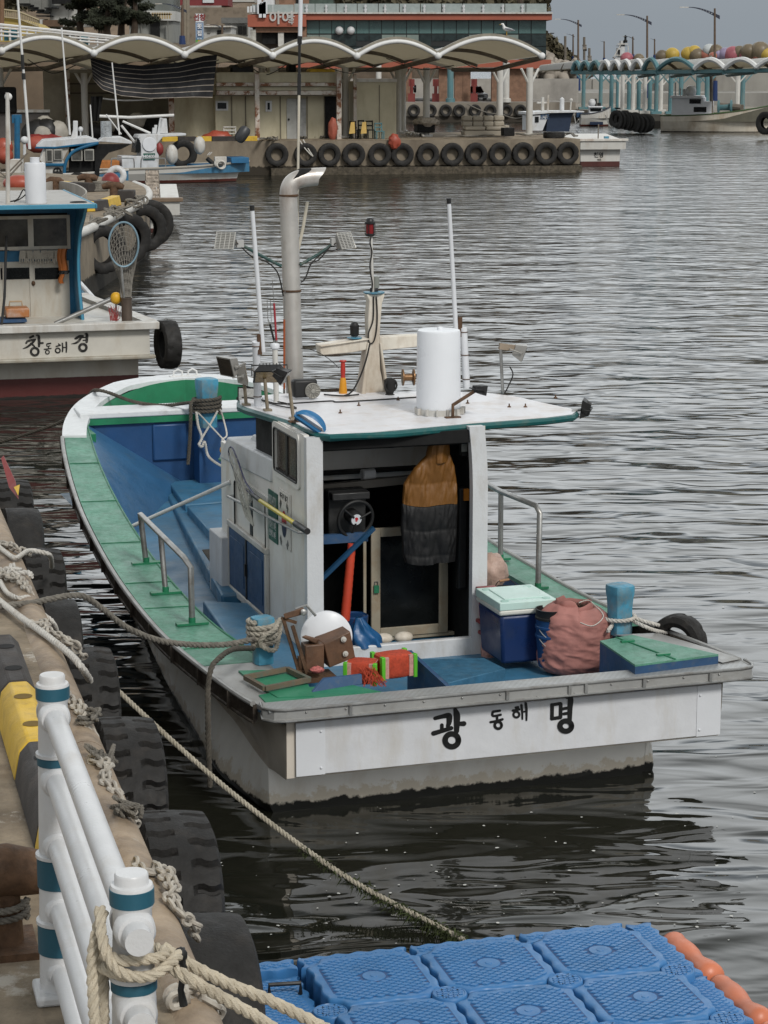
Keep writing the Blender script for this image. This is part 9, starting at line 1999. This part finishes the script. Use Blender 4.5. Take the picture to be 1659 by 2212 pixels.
RP=thing('ramp_railing','white railing with many posts descending along the raised road at top left','railing',TR(oy(140,90,150)))
def rt(u):return 50+(u+20)*.1075 if u<285 else 84
g=G()
for off in(0,6.5,15,24):
 g.tube([oy(-20,51+off,150),oy(285-off*.3,83+off*.55,150)],.06 if off else .09,6)
g.build('rail',tube_white,RP)
for k in range(15):
 u=3+k*18.5+(k>8)*4;v=53+u*.106;g=G();g.bb(oy(u-1.1,v+34-k,150),oy(u+1.1,v-2,150)+V((0,.15,0)));g.build('post',white,RP)
for(u0,u1,v0,v1)in((9,18,64,88),(22,37,64,87),(113,127,70,80),(174,192,75,97)):
 tb(RP,'teal_panel',u0,v0,u1,v1,150.4,.1,wm('teal_photo_panel',(.03,.15,.19),.5,var=.4,sc=1.5))
g=G();a,b=oy(-60,90,151),oy(290,84,151);g.bb((a.x,151,1),(b.x,158,oy(0,96,151).z));g.build('raised_road',concrete_lt,kind='structure',smooth=0)
g=G();pp=[oy(u,v,165)for u,v in((0,36),(40,42),(75,52),(92,62),(92,90),(0,90))];g.prism(pp,(0,5,0));g.build('yellow_wall',wm('yellow_render',(.38,.28,.08),.8,var=.08,dirt=(.25,.19,.08),da=.3),cat='wall',label='pale yellow curved wall at the top left corner',smooth=0)
YR=thing('yellow_railing','cream baluster railing on top of the yellow wall','railing',TR(oy(40,50,165)))
tcr=wm('cream_rail',(.30,.25,.15),.6);g=G();g.tube([oy(0,20,164.8),oy(40,25,164.8),(oy(84,43,164.8))],.08,5);g.tube([oy(0,36,164.8),oy(40,41,164.8),(oy(84,58,164.8))],.06,5);g.build('rail',tcr,YR)
for k in range(21):u=2+k*4;v=20+(u>40)*(u-40)*.40+u*.1;g=G();g.tube([oy(u,v+16,164.8),oy(u,v,164.8)],.04,4);g.build('baluster',tcr,YR)
g=G();g.tube([oy(3,70,160),oy(3,-20,160)],.2,8);g.build('utility_pole',wm('brown_pole',(.16,.09,.05),.8),cat='utility pole',label='brown pole at the top left corner',group='poles behind the canopy')
for u,lab in((405,'tan pole left of the illuminated sign'),(399,'street lamp pole beside the round cornered building')):g=G();g.tube([oy(u,96,170),oy(u,-20,170)],.16,8);g.build('utility_pole',wm('tan_pole',(.20,.17,.13),.8),cat='utility pole',label=lab,group='poles behind the canopy')
lamp(394,10,96,168,.40,'street lamp left of the illuminated sign');lamp(480,54,92,205,.3,'small street lamp over the white houses')
ST=thing('stepped_building','grey stepped stair building with dark slab edges behind the pines','building',TR(oy(110,60,190)))
for k,(u0,v0,u1,v1)in enumerate(((36,-30,62,8),(60,-30,88,16),(80,-30,110,24),(108,12,145,40),(144,15,165,42))):tb(ST,'wall',u0,v0,u1,v1+4,190+k*.3,6,gplaster if k<3 else wplaster)
for(u0,v,u1)in((38,7,62),(50,10,70),(60,15,80),(68,20,92),(78,26,105),(78,33,110),(100,34,110),(96,16,122)):tb(ST,'slab_edge',u0,v,u1,v+2.4,189.3,1.5,dark)
tb(ST,'dark_windows',112,-30,160,8,189.8,1,dark)
house('low_house','low white wall and brown planter under the pines',[('wall',115,44,160,57,4,wplaster),('wall',157,44,200,58,3,wplaster,-2),('planter',92,43,128,57,2,wm('brown_planter',(.11,.07,.045),.9),-3),('gate',86,42,92,56,1,wplaster,-3)],185,'wall')
pine_leaf=wm('pine_needles',(.022,.026,.014),.9,var=.6,sc=.8,bump=0);bark=wm('pine_bark',(.045,.032,.022),.95,var=.3,sc=2,bump=1,bs=6)
def pine(u,vb,vt,y,w_,lab,seed,lean=0):
 rnd=random.Random(seed);a,b=oy(u,vb,y),oy(u+lean,vt,y);t=thing('pine_tree',lab,'tree',TR(a),'pines on the slope');h_=b.z-a.z;Wm=w_*y/F
 g=G();g.tube(smoothpath([a,a.lerp(b,.4)+V((rnd.uniform(-.3,.3),0,0)),b],5),[.35-.022*k for k in range(11)],8);limbs=[]
 for k in range(16):
  t0=rnd.uniform(.30,.98);s0=a.lerp(b,t0);an=rnd.random()*6.28;L=Wm*rnd.uniform(.35,.6)*(1.15-.5*t0);e_=s0+V((cos(an)*L,sin(an)*L*.8,rnd.uniform(.1,.9)));g.tube([s0,s0 .lerp(e_,.5)+V((0,0,.2)),e_],[.12,.08,.03],5);limbs+=[e_,s0 .lerp(e_,.6),s0 .lerp(e_,.85)]
 g.build('trunk',bark,t);g=G()
 for c in limbs:
  R_=Wm*.17*rnd.uniform(.6,1.2)
  for q in range(150):
   d=V((rnd.gauss(0,1),rnd.gauss(0,1),rnd.gauss(0,.5))).normalized()*R_*rnd.random()**.4;d.z*=.55;p=c+d;n_=V((rnd.gauss(0,1),rnd.gauss(0,1),rnd.gauss(0,1))).normalized()*.22;m_=n_.orthogonal().normalized()*.06;g.add([p-n_,p+m_,p+n_,p-m_],[(0,1,2,3)])
 g.build('crown',pine_leaf,t,smooth=0)
pine(178,92,-30,178,80,'dark pine standing left of its pair on the slope',1);pine(215,92,-40,176,100,'dark spreading pine in the middle of the group',2,6);pine(262,94,-35,180,110,'dark pine reaching right towards the round cornered building',3,14);pine(235,94,5,172,80,'lower dark pine filling the gap in front',4);pine(288,90,-20,178,50,'outermost pine branch cluster over the white band',5,4)
pine(12,25,-40,200,60,'dark pine top at the upper left corner',6);pine(1125,10,-40,235,34,'small dark tree above the restaurant roof',8)
rnd=random.Random(77);scr=wm('hill_shrubs',(.07,.06,.035),.95,var=.5,sc=.3,bump=0)
g=G()
def hp2():u=rnd.uniform(650,1175);return oy(u,rnd.uniform(-30,24)if u<950 else rnd.uniform(2,26),rnd.uniform(250,300))
shrubs(g,hp2,900,1.1,rnd)
def hp3():u=rnd.uniform(1181,1243);vt=76+(u-1181)*1.0;return oy(u,rnd.uniform(vt,136),rnd.uniform(300,312))
shrubs(g,hp3,500,.8,rnd)
def hp4():u=rnd.uniform(0,160);return oy(u,rnd.uniform(-10,22)if rnd.random()<.5 else rnd.uniform(60,84),rnd.uniform(195,205))
shrubs(g,hp4,160,.8,rnd)
g.build('scrub',scr,kind='stuff',smooth=0)
rnd=random.Random(41)
for k in range(7):
 u0=60+k*155;a,b=my(u0,128+rnd.uniform(-3,6),1+3*rnd.random()),my(u0+rnd.uniform(90,170),130+rnd.uniform(-3,12),1+3*rnd.random());g=G();g.tube(smoothpath([a,a.lerp(b,.5)+V((0,0,-rnd.uniform(.2,.6))),b],6),.025,4)
 g.build('sagging_cable',black,fr=MM,cat='cable',label='thin black cable sagging between posts beneath the canopy',group='cables beneath the canopy')
g=G();a,b=oy(-80,200,128),oy(470,132,128);g.bb((a.x,128,1.4),(b.x,129,b.z));g.build('rear_bank',rock,kind='structure',smooth=0)
g=G();
g.bb((-60,122,.2),(-9.6,200,1.5));g.build('rear_yard',concrete,kind='structure',smooth=0)
